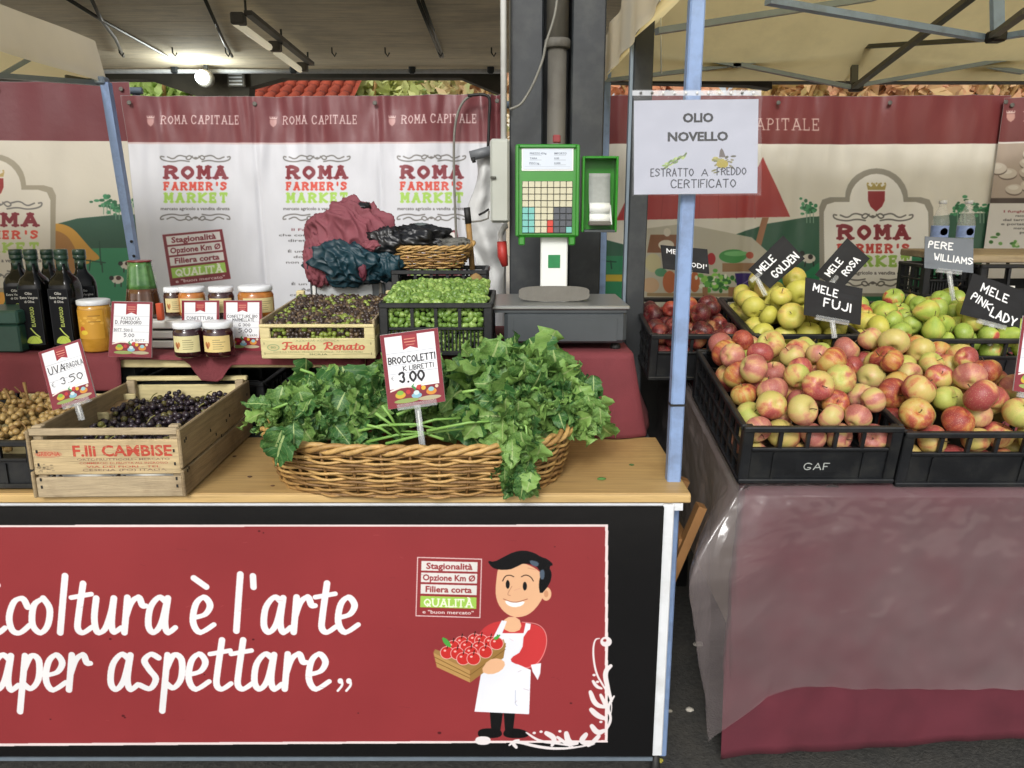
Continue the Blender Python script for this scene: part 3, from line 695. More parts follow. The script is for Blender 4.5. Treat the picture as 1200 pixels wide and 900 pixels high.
banner('white_banner', 'white banner at the right edge with a mushroom photograph above small text', cv, YM, x0, x1, z0, z1,
       lambda x, z, u, v: .02*math.sin(u*13+z)+.01*math.sin(u*50)*v, 40, 30, .45)

# ------------------------------------------------------------------ steel column group, conduit, switch box, cables
PX = lambda px, Y: at(px, 250, Y).x
xa, xb = PX(597,3.15), PX(705,3.15); H = 3.42
pl = thing('steel_column', 'thick dark grey steel column behind the green weighing scale', 'column', ((xa+xb)/2, 3.3, 0)); hw = (xb-xa)/2
for s_ in (-1, 1): obj('flange', MB().box((s_*(hw-.065), 0, H/2), (.13, .3, H), bev=.006), M['steel'], pl)
obj('web', MB().box((0,.06,H/2), (2*hw-.26,.02,H)), M['steel'], pl)
obj('base_plate', MB().box((0,0,.01), (2*hw+.1,.4,.02)), M['steel'], pl)
dp = thing('drainpipe', 'weathered grey drainpipe between the two dark column flanges', 'pipe', (PX(651,3.12), 3.14, 0))
obj('pipe', MB().tube([(0,0,.1),(0,0,at(650,52,3.12).z)], .036, 14), M['pipe'], dp)
obj('upper_pipe', MB().tube([(0,.0,at(650,52,3.12).z+.002),(0,0,H)], .042, 14), M['pipe'], dp)
obj('collar', MB().lathe([(.046,0),(.05,.004),(.05,.03),(.046,.034)], 16), M['pipe'], dp, loc=(0,0,at(650,56,3.12).z))
obj('joint_patch', MB().box((0,-.03,at(650,163,3.12).z), (.03,.02,.03), bev=.004), mat('rust_red','#8a3a3c',.7), dp)
cn = thing('conduit', 'pale grey vertical conduit running up beside the dark column', 'pipe', (PX(590.5,3.1), 3.12, 0))
obj('tube', MB().tube([(0,0,at(590,170,3.1).z),(0,0,H)], .012, 10), M['white_plastic'], cn)
obj('thin_wire', MB().tube([(.024,0,at(590,128,3.1).z),(.024,0,H)], .004, 6), M['pipe'], cn)
sb = thing('switch_box', 'tall pale grey electrical box fixed left of the dark column', 'electrical box', (PX(586,3.08), 3.1, at(586,261,3.08).z))
zt = at(586,163,3.08).z-at(586,261,3.08).z; wbx = at(597,215,3.05).x-at(574.5,215,3.05).x
obj('housing', MB().box((0,0,zt/2), (wbx,.09,zt), bev=.008), mat('grey_box','#a9aca4',.5,.05,8,.02,dirt='#8a8a80',dirtamt=.3), sb)
obj('cover', MB().box((0,-.048,zt/2), (wbx-.012,.008,zt-.014), bev=.003), mat('grey_cover','#b0b3aa',.5,.05,8), sb)
obj('latch', MB().box((-wbx/2+.012,-.056,zt*.54), (.022,.012,.01), bev=.002), M['bar_dark'], sb)
cb = thing('hanging_cable', 'grey cable hanging in a loop across the left column flange', 'cable', at(655,0,3.0))
P = [at(*q, 3.0)-cb.location for q in ((655,-20),(650,18),(640,50),(636,70),(625,98),(612,120),(603,126),(597,128))]
obj('cable_run', MB().tube(catmull(P,4), .005, 6), M['grey_cable'], cb)
for lab, pts, m, r_, Y in (('long dark cable hanging over the white banner down to the small wicker basket', ((575,113),(556,111),(541,122),(533,150),(532,200),(534,260),(537,320)), 'grey_cable', .006, 3.85),
                   ('short black cable hanging beside the electrical box over the red band', ((548,112),(572,113),(573,140),(572,172)), 'cable', .007, 3.8)):
    t = thing('hanging_cable', lab, 'cable', at(*pts[0], Y)); obj('cable_run', MB().tube(catmull([at(*q, Y)-t.location for q in pts],5), r_, 6), M[m], t)
# crumpled white bag hung with a grey roller
p = at(568, 260, 3.6); t = thing('hanging_bag', 'crumpled white cloth bag hanging by the electrical box from a grey roller', 'bag', p)
def bagf(u, v):
    a = at(553+38*u, 350-170*v, 3.6)-p; 
    return (a.x+.03*math.sin(v*9)*(1-u), -.05+.035*noise.noise(Vector((u*3,v*7,1)))+.05*math.sin(u*7+v*3)*.5, a.z)
obj('cloth', MB().grid(bagf, 24, 50), mat('bag_cloth','#c9cac8',.8,.05,9,.3,30), t, thick=.004)
obj('roller', MB().tube([at(551,183,3.5)-p, at(578,176,3.5)-p], .022, 12), mat('roller_grey','#6a6d70',.5), t)
obj('roller_cap', MB().tube([at(553,188,3.45)-p, at(557,187,3.45)-p], .012, 10), M['cable'], t)
obj('strap', MB().tube([at(*q,3.4)-p for q in ((573,245),(567,249),(561,252))], .005, 6), M['cable'], t)
obj('lower_strap', MB().tube([at(*q,3.4)-p for q in ((573,247),(572,256),(563,259),(552,260))], .004, 6), M['grey_cable'], t)
br = thing('broom_handle', 'wooden handle with a black grip standing beside the small wicker basket', 'handle', at(556,330,3.0))
obj('stick', MB().tube([at(549,262,3.0)-br.location, at(556,345,3.0)-br.location], .011, 8), M['twig'], br)
obj('grip', MB().tube([at(547,243,3.0)-br.location, at(549,262,3.0)-br.location], .0125, 8), M['cable'], br)
fe = thing('red_sleeve', 'red sleeve with a pale loop hung under the electrical box', 'sleeve', at(590,290,3.2))
q0 = fe.location
obj('sleeve', MB().tube([at(588,283,3.2)-q0, at(589,300,3.2)-q0, at(592,312,3.2)-q0], [.02,.021,.013], 10), mat('red_plastic','#b5362f',.5), fe)
obj('loop', MB().tube(catmull([at(*q,3.2)-q0 for q in ((587,283),(587,274),(591,266),(595,264))],4), .012, 8), M['white_plastic'], fe)
# dark square post
dpz = 3.0; t = thing('dark_post', 'dark grey square metal post just behind the oil sign', 'post', (at(748,250,2.75).x, 2.78, 0))
wq = at(757,250,2.75).x-at(735,250,2.75).x
obj('upright', MB().box((0,0,1.5), (wq,.06,3.0), bev=.004), M['steel'], t)
obj('edge_strip', MB().box((-wq/2-.006,-.01,1.5), (.010,.03,3.0)), M['bar_grey'], t)
obj('base_plate', MB().box((0,0,.006), (.14,.14,.012)), M['steel'], t)

# ------------------------------------------------------------------ gazebos
def bars(t, segs):
    for (a, Ya, b, Yb, m, w) in segs:
        bars.k = getattr(bars, 'k', 0)+1; dY = Vector((0, .019*(bars.k % 3), .0)); A, B = at(*a, Ya)-t.location+dY, at(*b, Yb)-t.location+dY
        obj('brace', MB().bar(A, B, w, w*.62), M[m], t)
GX0, GX1, GY0, GY1 = at(706,95,3.6).x, 3.55, 1.9, 3.6; GZ = at(900,95,3.6).z
gz = thing('gazebo', 'cream canvas gazebo over the apple stall with blue and grey folding frame', 'gazebo', ((GX0+GX1)/2, (GY0+GY1)/2, 0))
cx_, cy_ = gz.location.x, gz.location.y; pk = Vector((1.25, 2.35, 3.0)); k4 = [Vector((GX0,GY0,GZ)), Vector((GX1,GY0,GZ)), Vector((GX1,GY1,GZ)), Vector((GX0,GY1,GZ))]
for i in range(4):
    a, b = k4[i], k4[(i+1) % 4]
    def fn(u, v, a=a, b=b):
        p = a.lerp(b, u).lerp(pk, v*.999); sag = -.05*math.sin(v*math.pi)*math.sin(u*math.pi)
        return p-gz.location+Vector((0,0,sag))
    obj('roof_panel', MB().grid(fn, 16, 10), M['canvas'], gz)
obj('valance', MB().grid(lambda u, v: Vector((GX0-.01, GY0+(GY1-GY0)*u, GZ-.02+.18*v))-gz.location+Vector((.008*math.sin(u*30),0,0)), 40, 2), M['valance'], gz)
obj('roof_seam', MB().bar(Vector((at(990,95,3.6).x,3.6,GZ+.0))-gz.location, Vector((at(990,95,3.6).x+.06,3.3,GZ+.22))-gz.location, .006, .004), M['valance'], gz)
LX = at(803,270,2.0).x
leg = obj('leg', MB().box((LX-cx_, 2.0-cy_, 1.45), (.037,.037,2.9), bev=.004), M['blue_pole'], gz)
obj('leg_joint', MB().box((LX-cx_, 2.0-cy_, at(790,473,2.0).z), (.040,.040,.006)), M['cable'], leg)
obj('leg', MB().box((at(710,130,3.55).x-cx_, 3.55-cy_, 1.1), (.035,.035,2.2), bev=.004), M['blue_pole'], gz)
bars(gz, [((723,52),3.5,(868,76),3.5,'bar_grey',.026),((710,93),3.5,(868,74),3.5,'bar_grey',.026),((868,76),3.5,(1001,103),3.5,'bar_grey',.026),((860,76),3.5,(1004,51),3.5,'bar_grey',.026),
          ((1018,54),3.5,(1205,83),3.5,'bar_grey',.026),((1007,100),3.5,(1205,65),3.5,'bar_grey',.026),((1004,50),3.5,(1003,103),3.5,'bar_dark',.028),
          ((1010,53),3.45,(1163,43),2.8,'bar_dark',.026),((1002,102),3.45,(1145,-8),2.5,'bar_dark',.026),((771,35),2.5,(1030,-5),2.7,'bar_grey',.03),((905,-3),2.4,(1163,42),2.7,'blue_pole',.03),
          ((1168,-15),2.7,(1169,40),2.7,'blue_pole',.036),((1166,42),2.7,(1210,10),2.2,'bar_dark',.024),((1172,42),2.7,(1215,35),2.6,'blue_pole',.028)])
for px, py, Y in ((1167,43,2.7),(1003,102,3.5),(1004,52,3.5)):
    obj('bracket', MB().box(at(px,py,Y)-gz.location, (.05,.05,.035), bev=.006), M['cable'], gz)
obj('cord', MB().tube([at(774,-10,2.9)-gz.location, at(775,86,2.9)-gz.location], .003, 5), M['white_plastic'], gz)
# left gazebo
LY, c1, c2 = 3.25, at(116,48,3.25), at(123,98,3.25)
gl = thing('gazebo', 'cream canvas gazebo corner at the upper left on a blue leaning leg', 'gazebo', (c1.x-1.5, 1.9, 0))
o_ = gl.location; zt_, zb_ = c1.z, c2.z; xe = c2.x
far_a, far_b = Vector((xe-3, LY, zb_)), Vector((xe, LY, zb_)); nr_a, nr_b = Vector((xe-3, .4, zb_+.02)), Vector((xe, .4, zb_+.02)); pk = Vector((xe-1.5, 1.8, 3.0))
ks = [nr_a, nr_b, far_b, far_a]
for i in range(4):
    a, b = ks[i]+Vector((0,0,.02)), ks[(i+1) % 4]+Vector((0,0,.02))
    obj('roof_panel', MB().grid(lambda u, v, a=a, b=b: a.lerp(b, u).lerp(pk, v*.999)-o_+Vector((0,0,-.04*math.sin(v*math.pi)*math.sin(u*math.pi))), 14, 8), M['canvas'], gl)
obj('valance', MB().grid(lambda u, v: Vector((xe+(.01-.03*v), LY-(LY-.4)*u, zb_+(zt_-zb_)*v))-o_+Vector((.006*math.sin(u*25),0,0)), 40, 2), M['valance'], gl)
lg = [at(124,97,3.2)-o_, at(158,305,3.2)-o_]; dn = lg[0]+(lg[1]-lg[0])*3.0
dn = lg[0]+(lg[1]-lg[0])*((lg[0].z)/(lg[0].z-lg[1].z))
leg = obj('leg', MB().bar(lg[0], dn, .032, .032), M['blue_pole'], gl)
for py in (283, 300): obj('pin_hole', MB().lathe([(.001,0),(.006,0),(.006,.004)], 8), M['cable'], leg, loc=at(124+34*(py-97)/208,py,3.175)-o_, rot=(R(90),0,0))
bars(gl, [((-40,112),2.9,(40,66),3.1,'bar_grey',.024),((-40,85),2.8,(118,97),3.2,'bar_grey',.028),((70,88),3.1,(120,97),3.2,'bar_dark',.022)])
obj('bracket', MB().box(at(118,95,3.2)-o_, (.05,.05,.03), bev=.006), M['bar_grey'], gl)
# ------------------------------------------------------------------ left counter with its printed front board
TZ = 0.868; TF = 1.895; TB = 2.40
tr_ = at(810,575,TF).x
ct = thing('counter', 'wooden counter with a white metal frame carrying the wicker basket and fruit crates', 'table', (tr_-1.2, TF, 0)); q0 = ct.location
nb = 1; dy = (TB-TF)/nb
for i in range(nb):
    obj('plank', MB().box((tr_-1.2-q0.x, dy*(i+.5), TZ-.012), (2.4, dy-.0015, .024), bev=.0025), M['worktop'], ct)
obj('front_edge', MB().box((0-.0, -.004, TZ-.0125), (2.398, .008, .0225), bev=.003), M['worktop_edge'], ct)
obj('rail', MB().box((0, .012, TZ-.036), (2.36, .03, .02)), M['white_metal'], ct)
PXR = at(778,588,1.88).x
obj('leg', MB().box((PXR+.014-q0.x, .0, (TZ-.026+.085)/2), (.03,.03,TZ-.026-.085), bev=.003), M['white_metal'], ct)
obj('leg', MB().box((-1.1, .47, .42), (.03,.03,.83)), M['white_metal'], ct)
obj('leg', MB().box((1.1, .49, .42), (.03,.03,.83)), M['white_metal'], ct)
obj('foot', MB().lathe([(.012,0),(.016,.01),(.01,.085)], 10), M['cable'], ct, loc=(PXR+.014-q0.x, .0, 0))
M['trestle_wood'] = mat('trestle_wood', '#8a6238', .7, .2, 12, .2, 30)
tl = thing('trestle', 'wooden trestle leg leaning under the right end of the counter', 'trestle', at(815,600,2.1))
for dy_ in (0, .22):
    A_, B_ = at(822,592,2.1)-tl.location+Vector((0,dy_,0)), at(795,655,2.1)-tl.location+Vector((0,dy_,0)); k_ = (TZ-.0+0)/max(.01,(A_-B_).z)*.95
    obj('leg', MB().bar(A_, A_+(B_-A_)*k_, .04, .025), M['trestle_wood'], tl)
obj('crossbar', MB().bar(Vector((-.03,0,-.1)), Vector((-.03,.22,-.1)), .03, .03), M['trestle_wood'], tl)
# front board
YF = 1.876; z1 = TZ-.03; z0 = at(600,886,YF).z; x1 = PXR; x0 = -1.75; PPM = 900
cv = Cv((x1-x0)*PPM, (z1-z0)*PPM, '#121213'); pxmap(cv, YF, x0, z1, PPM)
cv.poly([(-400,615),(712.5,614),(712,869),(-400,876)], '#e2d3d2'); cv.poly([(-400,617.5),(709,616.5),(708.5,866.5),(-400,872.5)], '#8c3437')
cv.script('agricoltura', -105, 740.5, 41, 311, '#e4e4e6', .18)
cv.script('\u00e8', 223, 740.5, 41, 28, '#e4e4e6', .18); cv.script('l', 271, 739, 41, 16, '#e4e4e6', .18); cv.script("'", 292, 741, 41, 8, '#e4e4e6', .17)
cv.script('arte', 306, 740.5, 41, 114, '#e4e4e6', .18)
cv.script('saper', -38, 807.5, 41, 144, '#e4e4e6', .18); cv.script('aspettare', 127, 807, 41, 259, '#e4e4e6', .18)
for ox in (396, 406): cv.ell(ox+3, 797.5, 3.3, 3.3, '#e4e4e6'); cv.lines([chaikin([(ox+4,796),(ox+6,802),(ox+0,809)],2)], 3.2, '#e4e4e6')
cv.poly([(489,652),(565,654),(563,723.5),(487,721.5)],'#d9bdbc'); cv.poly([(490.2,653.2),(563.8,655.2),(561.8,722.3),(488.2,720.3)],'#8c3437'); stamp(cv, [(490.5,654),(563.5,655.5),(561.5,722),(488.5,720)], 0, fr='#8c3437')
# redraw the frame as an outlined stamp: red gaps
# the printed vendor figure (flat print)
SK = '#e0b08a'
cv.poly([(573,820),(605,820),(601,858),(592,858),(590,830),(586,858),(576,858)], '#151516')
cv.poly([(560,854),(574,852),(588,854),(588,864),(560,864)], '#121213', sm=2); cv.poly([(590,854),(604,852),(619,856),(619,864),(590,864)], '#121213', sm=2)
cv.poly([(560,740),(580,726),(612,728),(636,733),(642,750),(636,772),(622,784),(596,780),(560,762)], '#c03a3c', sm=2)
cv.lines([chaikin([(612,728),(632,730),(641,742),(640,760),(630,778),(612,783)],3)], 1.0, '#d98a88')
cv.poly([(592,722),(608,722),(612,736),(600,741),(588,735)], SK, sm=1)
cv.poly([(585,741),(616,741),(616,760),(606,777),(622,784),(620,836),(556,833),(566,775),(584,758)], '#e0e2ea')
cv.poly([(577,748),(588,726),(594,727),(586,748)], '#e0e2ea'); cv.poly([(612,748),(616,729),(622,730),(619,752)], '#e0e2ea')
cv.lines([[(604,808),(604,824)],[(604,824),(606,826)]], .7, '#a5abc0')
cv.poly([(614,740),(632,732),(640,745),(634,768),(618,780),(600,776),(598,770),(612,762)], '#c03a3c', sm=1)
cv.poly([(622,778),(634,776),(633,788),(630,796),(624,786)], '#dfe1e8')
cv.poly([(582,674),(584,664),(600,656),(624,662),(640,676),(640,694),(624,718),(604,724),(588,715),(580,698)], SK, sm=2)
cv.ell(640,695,6,8,SK); cv.ell(640,695,2.6,4,'#c78f6c')
cv.poly([(571,656),(579,658),(590,652),(602,646),(614,644),(626,647),(634,652),(641,654),(649,661),(643,663),(647,672),(644,684),(633,697),(631,684),(634,670),(628,662),(614,659),(606,663),(597,667),(584,667),(576,664)], '#141416', sm=1)
cv.poly([(620,655),(632,658),(630,664),(622,661)], '#4e5c6b', sm=1); cv.poly([(632,668),(638,666),(638,678),(633,678)], '#4e5c6b', sm=1)
cv.ell(595,684,2.3,5,'#1b1b1c'); cv.ell(615,686,2.4,5,'#1b1b1c')
cv.lines([chaikin([(589,680),(592,674),(598,673),(602,675)],2), chaikin([(611,675),(616,672.5),(622,675),(625,680)],2)], 1.1, '#2a1d18')
cv.lines([chaikin([(600,686),(594,696),(598,697)],2)], .7, '#a8765a')
cv.poly([(591,702),(603,706),(616,703),(612,709),(602,711),(594,708)], '#f0f0ee', sm=1); cv.lines([chaikin([(590,701),(603,706),(618,701)],2)], .8, '#8a4a3a')
cv.poly([(508,764),(551,785),(593,757),(590,748),(545,772),(510,760)], '#9c7a48'); cv.poly([(508,764),(551,785),(551,799),(512,781)], '#b58e56'); cv.poly([(551,785),(593,752),(590,770),(551,799)], '#97733f')
for a_, b_ in (((509,769),(551,790)),((510,775),(551,794)),((551,790),(592,760))): cv.lines([[a_,b_]], .8, '#6d5028')
for ax, ay in ((541,752),(556,749),(564,750),(575,752),(531,757),(547,757),(561,758),(524,764),(536,765),(552,764),(569,763),(543,771),(555,771),(582,753)):
    cv.ell(ax, ay, 8.2, 7.6, '#e8b8b4'); cv.ell(ax, ay, 7.4, 6.9, '#c3322f'); cv.ell(ax-2.6, ay-2.4, 1.6, 1.2, '#efb0a8'); cv.lines([[(ax,ay-5),(ax+1,ay-10)]], 1.0, '#1c1c18')
cv.poly([(517,745),(526,749),(530,759),(521,755)], '#4fa045', sm=1); cv.poly([(577,747),(588,741),(582,750)], '#4fa045', sm=1)
cv.poly([(563,786),(572,772),(585,770),(593,776),(588,785),(575,790)], SK, sm=1)
# white corner scroll ornament
w_ = '#ddd6d6'
def curl(pts, w): cv.lines([chaikin(pts, 3)], w*1.1, w_)
def taper(pts, w):
    P = [np.array(q) for q in chaikin(pts, 3)]; n = len(P); L_, R_ = [], []
    for i_, p_ in enumerate(P):
        d_ = P[min(i_+1, n-1)]-P[max(i_-1, 0)]; d_ = d_/max(1e-6, np.hypot(*d_)); q_ = np.array([-d_[1], d_[0]]); k_ = w/2*(.25+.75*math.sin(math.pi*min(1, (i_/(n-1))**.8*1.0+.0)))
        L_.append(tuple(p_+q_*k_)); R_.append(tuple(p_-q_*k_))
    cv.poly(L_+R_[::-1], w_)
cv.ell(710,751,6.8,6,w_); cv.ell(708.5,749.5,2,1.6,'#8c3437')
for P_, wd_ in (([(703,747),(696.5,748),(694.4,764),(698,788),(707,803),(714.5,815),(717.5,830),(710,857)],2.4),([(717,778),(708,786),(712,806),(717,822)],6),([(691,808),(697,825),(710,828)],6),([(691,829),(700,838),(711,842)],6.5),
    ([(692,848),(700,859),(710,854)],6.5),([(694,796),(699,804),(706,806)],4),([(720,814),(711,828),(717,842),(710,856)],3.4),([(703,812),(708,822),(713,836)],4.5),([(596,873),(603,867),(632,875),(662,877),(697,871)],3.6),([(616,857),(632,868),(652,870),(672,874)],3),
    ([(638,857),(651,864),(646,874)],6.5),([(663,856),(666,870),(678,870)],7),([(688,858),(679,869),(696,871)],6.5),([(703,860),(696,868),(688,874)],5.5),([(652,862),(660,868),(668,874)],4),([(606,876),(600,869),(609,866)],4.5)): taper(P_, wd_)
for x, y in ((626,858),(634,856.5),(696,790),(700,798),(656,856),(704,845)): cv.ell(x, y, 2, 1.5, w_)
cv.poly([(557,862),(575,862),(575,872),(557,872)], w_, sm=2)
for x_, y_, r_ in ((304,622,1.5),(309,624,1.1),(130,748,1.6),(145,838,2),(147,840,1.4),(297,749,1.5),(515,858,2.2),(669,823,1.5),(240,790,1),(60,842,1.2),(420,835,1.1),(650,640,1)): cv.ell(x_, y_, r_, r_*.7, '#3a1518', .7)
for i in range(40): x_, y_ = rnd.uniform(0,700), rnd.uniform(625,866); cv.lines([[(x_,y_),(x_+rnd.uniform(-14,14),y_+rnd.uniform(-3,3))]], .35, rnd.choice(['#b86a6c','#5a1f24']), .5)
FB = thing('front_board', 'red printed board with white script lettering and vendor figure on the counter front', 'sign', ((x0+x1)/2, YF, z0))
obj('board', MB().box((0,.006,(z1-z0)/2), (x1-x0,.008,z1-z0)), M['black_paint'], FB)
obj('print', MB().grid(lambda u, v: ((u-.5)*(x1-x0), -.003-.0015*math.sin(u*9)*math.sin(v*3), v*(z1-z0)), 30, 8), mat('board_print','#121213',.27,.13,2.2,.3,3, img=cv.image('board_print')), FB)
obj('bottom_trim', MB().box((0,.004,-.006), (x1-x0,.02,.01)), M['bar_grey'], FB)
# ------------------------------------------------------------------ raised shelf with red cloth
SZ = 1.14; SF = 2.42; SBk = 3.0; SR = at(742,415,SF).x; SL = -2.3
sh = thing('display_shelf', 'raised wooden shelf behind the counter, partly under red cloth', 'shelf', ((SL+SR)/2, SF, 0)); q0 = sh.location; hw = (SR-SL)/2
for i in range(4): obj('plank', MB().box((0, .075+i*.145, SZ-.012), (2*hw, .142, .02), bev=.002), M['pale_wood'], sh)
obj('front_rail', MB().box((0,.0,SZ-.024), (2*hw-.02,.02,.036), bev=.002), M['pale_wood'], sh)
for x in (-hw+.05, -.3, hw-.05):
    for y in (.06, .55): obj('leg', MB().box((x,y,(SZ-.045)/2), (.04,.04,SZ-.045)), M['steel'], sh)
def cloth(name, lab, top, ffn, x0, x1, depth, group=None):
    t = tag(obj(name, MB().grid(lambda u, v: ffn(x0+(x1-x0)*u, v), max(8, int((x1-x0)*60)), 30), M['cloth_red'], thick=.002), lab, 'cloth', group)
    return t
def drape(xa, xb, hem, ruff=.012, ph=0):
    def f(x, v):
        u = (x-xa)/(xb-xa); tv = .45
        if v < tv: return (x, SBk-(SBk-SF+.012)*(v/tv), SZ+.0015+.0015*math.sin(x*31+v*20))
        k = (v-tv)/(1-tv); d = hem(x)
        fy = SF-.014-.006*k-ruff*k*(.5+.5*math.sin(x*24+ph+.9*math.sin(x*9)))-.01*math.sin(min(1,k*4)*math.pi/2)
        return (x, fy, SZ-d*k+.001)
    return f
def ramp(x, pts):
    for (a, b), (c, d) in zip(pts, pts[1:]):
        if a <= x <= c: return b+(d-b)*(x-a)/(c-a)
    return pts[0][1] if x < pts[0][0] else pts[-1][1]
hx = lambda px: at(px, 430, SF).x
cloth('tablecloth', 'dull red cloth over the left end of the shelf under the oil bottles', SZ,
      drape(SL-.02, hx(147), lambda x: .115+.008*math.sin(x*7)), SL-.02, hx(147), .1)
cloth('tablecloth', 'dull red cloth with short uneven hem under the jam jars and price cards', SZ,
      drape(hx(148), hx(430), lambda x: ramp(x, [(hx(148),.012),(hx(225),.016),(hx(232),.05),(hx(240),.08),(hx(262),.085),(hx(275),.03),(hx(430),.03)]), .006), hx(148), hx(430), .1)
def rd(x, v):
    xr = SR
    tv = .4; hem = SZ-TZ-.004
    if v < tv: return (min(x, xr), SBk-(SBk-SF+.012)*(v/tv), SZ+.0015)
    k = (v-tv)/(1-tv)
    side = max(0, x-xr)
    return (min(x, xr)+side*.0+.10*k*max(0,(x-(xr-.25))/.5), SF-.014+side*1.4*(1-.25*k)-.018*k*(1+math.sin(x*26)), SZ-hem*k)
cloth('tablecloth', 'plain red cloth hanging from the shelf under the weighing scale down to the counter', SZ, rd, hx(430), SR+.28, .1)
bk = tag(obj('back_panel', MB().box((-.75, SBk+.03, .55), (3.0,.02,1.08)), M['black_paint']), 'dark panel closing the shelf at the back under the banners', 'panel')
# ------------------------------------------------------------------ weighing scale
SY = 2.46; a, b = at(575,358,SY), at(738,358,SY); sx0, sx1 = a.x, b.x; zpl = a.z; xm = (sx0+sx1)/2
sc_ = thing('weighing_scale', 'shop weighing scale with green keypad head on a white column', 'scale', (xm, SY, SZ)); q0 = sc_.location
M['scale_body'] = mat('scale_body', '#43484b', .4, .08, 10, .02, dirt='#2c2e2e', dirtamt=.4)
M['steel_plate'] = mat('steel_plate', '#a9aba8', .35, .06, 20, metal=.75, stretch=(.3,4,1))
M['scale_green'] = mat('scale_green', '#257d18', .35, .06, 10, .01, coat=.3)
M['scale_white'] = mat('scale_white', '#dfe2de', .35, .03, 10, coat=.2)
hh = zpl-SZ; W_ = sx1-sx0
obj('base_body', MB().box((.018,.16,hh*.5+.004), (W_-.05,.32,hh-.045), bev=.012), M['scale_body'], sc_)
obj('base_recess', MB().box((.018,.002,hh*.47), (W_-.11,.006,hh-.075), bev=.002), M['scale_body'], sc_)
obj('platform', MB().box((0,.165,hh-.006), (W_,.35,.012), bev=.003), M['steel_plate'], sc_)
obj('platform_skirt', MB().box((0,.165,hh-.018), (W_-.02,.33,.011)), M['scale_body'], sc_)
for x in (-W_*.38, W_*.42): obj('foot', MB().lathe([(.016,0),(.018,.008),(.012,.024)], 12), M['cable'], sc_, loc=(x,.05,.0))
p1 = at(690,362,2.56); p0 = at(608,344,2.56); wl, hl = p1.x-p0.x, p0.z-p1.z
mb = MB(); prof = []
for k in range(28):
    a = 2*math.pi*k/28; ca, sa = math.cos(a), math.sin(a); m = (abs(ca)**5+abs(sa)**3)**(-1/4); prof.append((max(-1,min(1,ca*m))*wl/2, max(-1,min(1,sa*m))*hl/2))
vs = [(x, -.006, z) for x, z in prof]+[(x, .006, z) for x, z in prof]
mb.add(vs, [list(range(28))[::-1], list(range(28,56))]+[[k, (k+1) % 28, (k+1) % 28+28, k+28] for k in range(28)])
obj('splash_plate', mb, M['pipe'], sc_, loc=((p0.x+p1.x)/2-q0.x, .1, hh+hl/2+.001), rot=(R(-10),0,0))
# column
ca_, cb_ = at(633,345,2.72), at(665,280,2.72); cw = cb_.x-ca_.x; cx_ = (ca_.x+cb_.x)/2-q0.x; ch = cb_.z-SZ
obj('column', MB().box((cx_, .26, (ch+hh)/2), (cw,.045,ch-hh+.02), bev=.004), M['scale_white'], sc_)
obj('green_sticker', MB().box((cx_-.0, .2365, hh+(ch-hh)*.62), (cw*.45,.0015,cw*.48)), mat('sticker','#1f7a45',.6), sc_)
# head
ha, hb = at(604,278,2.66), at(680,168,2.66); hwid = hb.x-ha.x; hgt = hb.z-ha.z; hx_ = (ha.x+hb.x)/2-q0.x; hz = ha.z-SZ
head = obj('head', MB().box((0,.03,hgt/2), (hwid,.06,hgt), bev=.008), M['scale_green'], sc_, loc=(hx_,2.66-SY,hz), rot=(R(-3),0,0))
for s_ in (-1,1): obj('side_lip', MB().box((s_*(hwid/2-.006),-.004,hgt/2), (.012,.012,hgt-.006), bev=.003), M['scale_green'], head)
obj('top_lip', MB().box((0,-.004,hgt-.008), (hwid-.024,.012,.012), bev=.003), M['scale_green'], head)
for s_ in (-1,1): obj('hinge_tab', MB().box((s_*hwid*.40,.02,-.012), (.022,.03,.03), bev=.004), M['scale_green'], head)
cv = Cv(220, 100, '#c3ccd8')
for k, (x, y) in enumerate(((30,18),(30,42),(28,66),(140,18),(140,42),(140,66))):
    cv.sans(['PREZZO \u20ac/kg','TARA','PESO kg','IMPORTO','0,00','0,000'][k], x, y+8, 9, '#4a5260', .01); cv.lines([[(x,y+12),(x+52,y+12)]], 1.4, '#6a7280')
cv.lines([[(8,86),(212,86)]], 1, '#8a94a2')
dw, dh = hwid*.76, hgt*.215
obj('display', MB().grid(lambda u, v: ((u-.5)*dw, -.0035, hgt*.73+v*dh), 1, 1), mat('display','#c3ccd8',.2,.02,img=cv.image('display')), head)
obj('display_bezel', MB().box((0,-.0005,hgt*.73+dh/2), (dw+.01,.004,dh+.01), bev=.001), M['scale_white'], head)
kw, kh = hwid*.79, hgt*.56
obj('keypad', MB().box((0,-.001,hgt*.045+kh/2), (kw,.004,kh), bev=.001), mat('keypad','#2a2f2b',.5), head)
km = {c_: mat('key_'+n_, {'#d9d5bc':'#bdb99f','#7fc5bf':'#6cafa8'}.get(c_, c_), .45, .04) for n_, c_ in (('cream','#d9d5bc'),('cyan','#7fc5bf'),('dark','#4b4f56'),('red','#c0392b'))}
kmesh = {}
for r in range(8):
    for c in range(8):
        col_ = '#d9d5bc'
        if r >= 4: col_ = '#7fc5bf' if c < 2 else ('#d9d5bc' if c < 5 else '#4b4f56')
        if r in (6, 7) and c == 4: col_ = '#c0392b' if r == 7 or 1 else col_
        if r == 7 and c == 7: col_ = '#7fc5bf'
        if col_ not in kmesh:
            kmesh[col_] = MB().box((0,0,0), (kw/8-.0022,.005,kh/8-.0022), bev=.001).mesh('key')
        obj('key', kmesh[col_], km[col_], head, loc=(-kw/2+kw/8*(c+.5), -.0045, hgt*.045+kh-kh/8*(r+.5)))
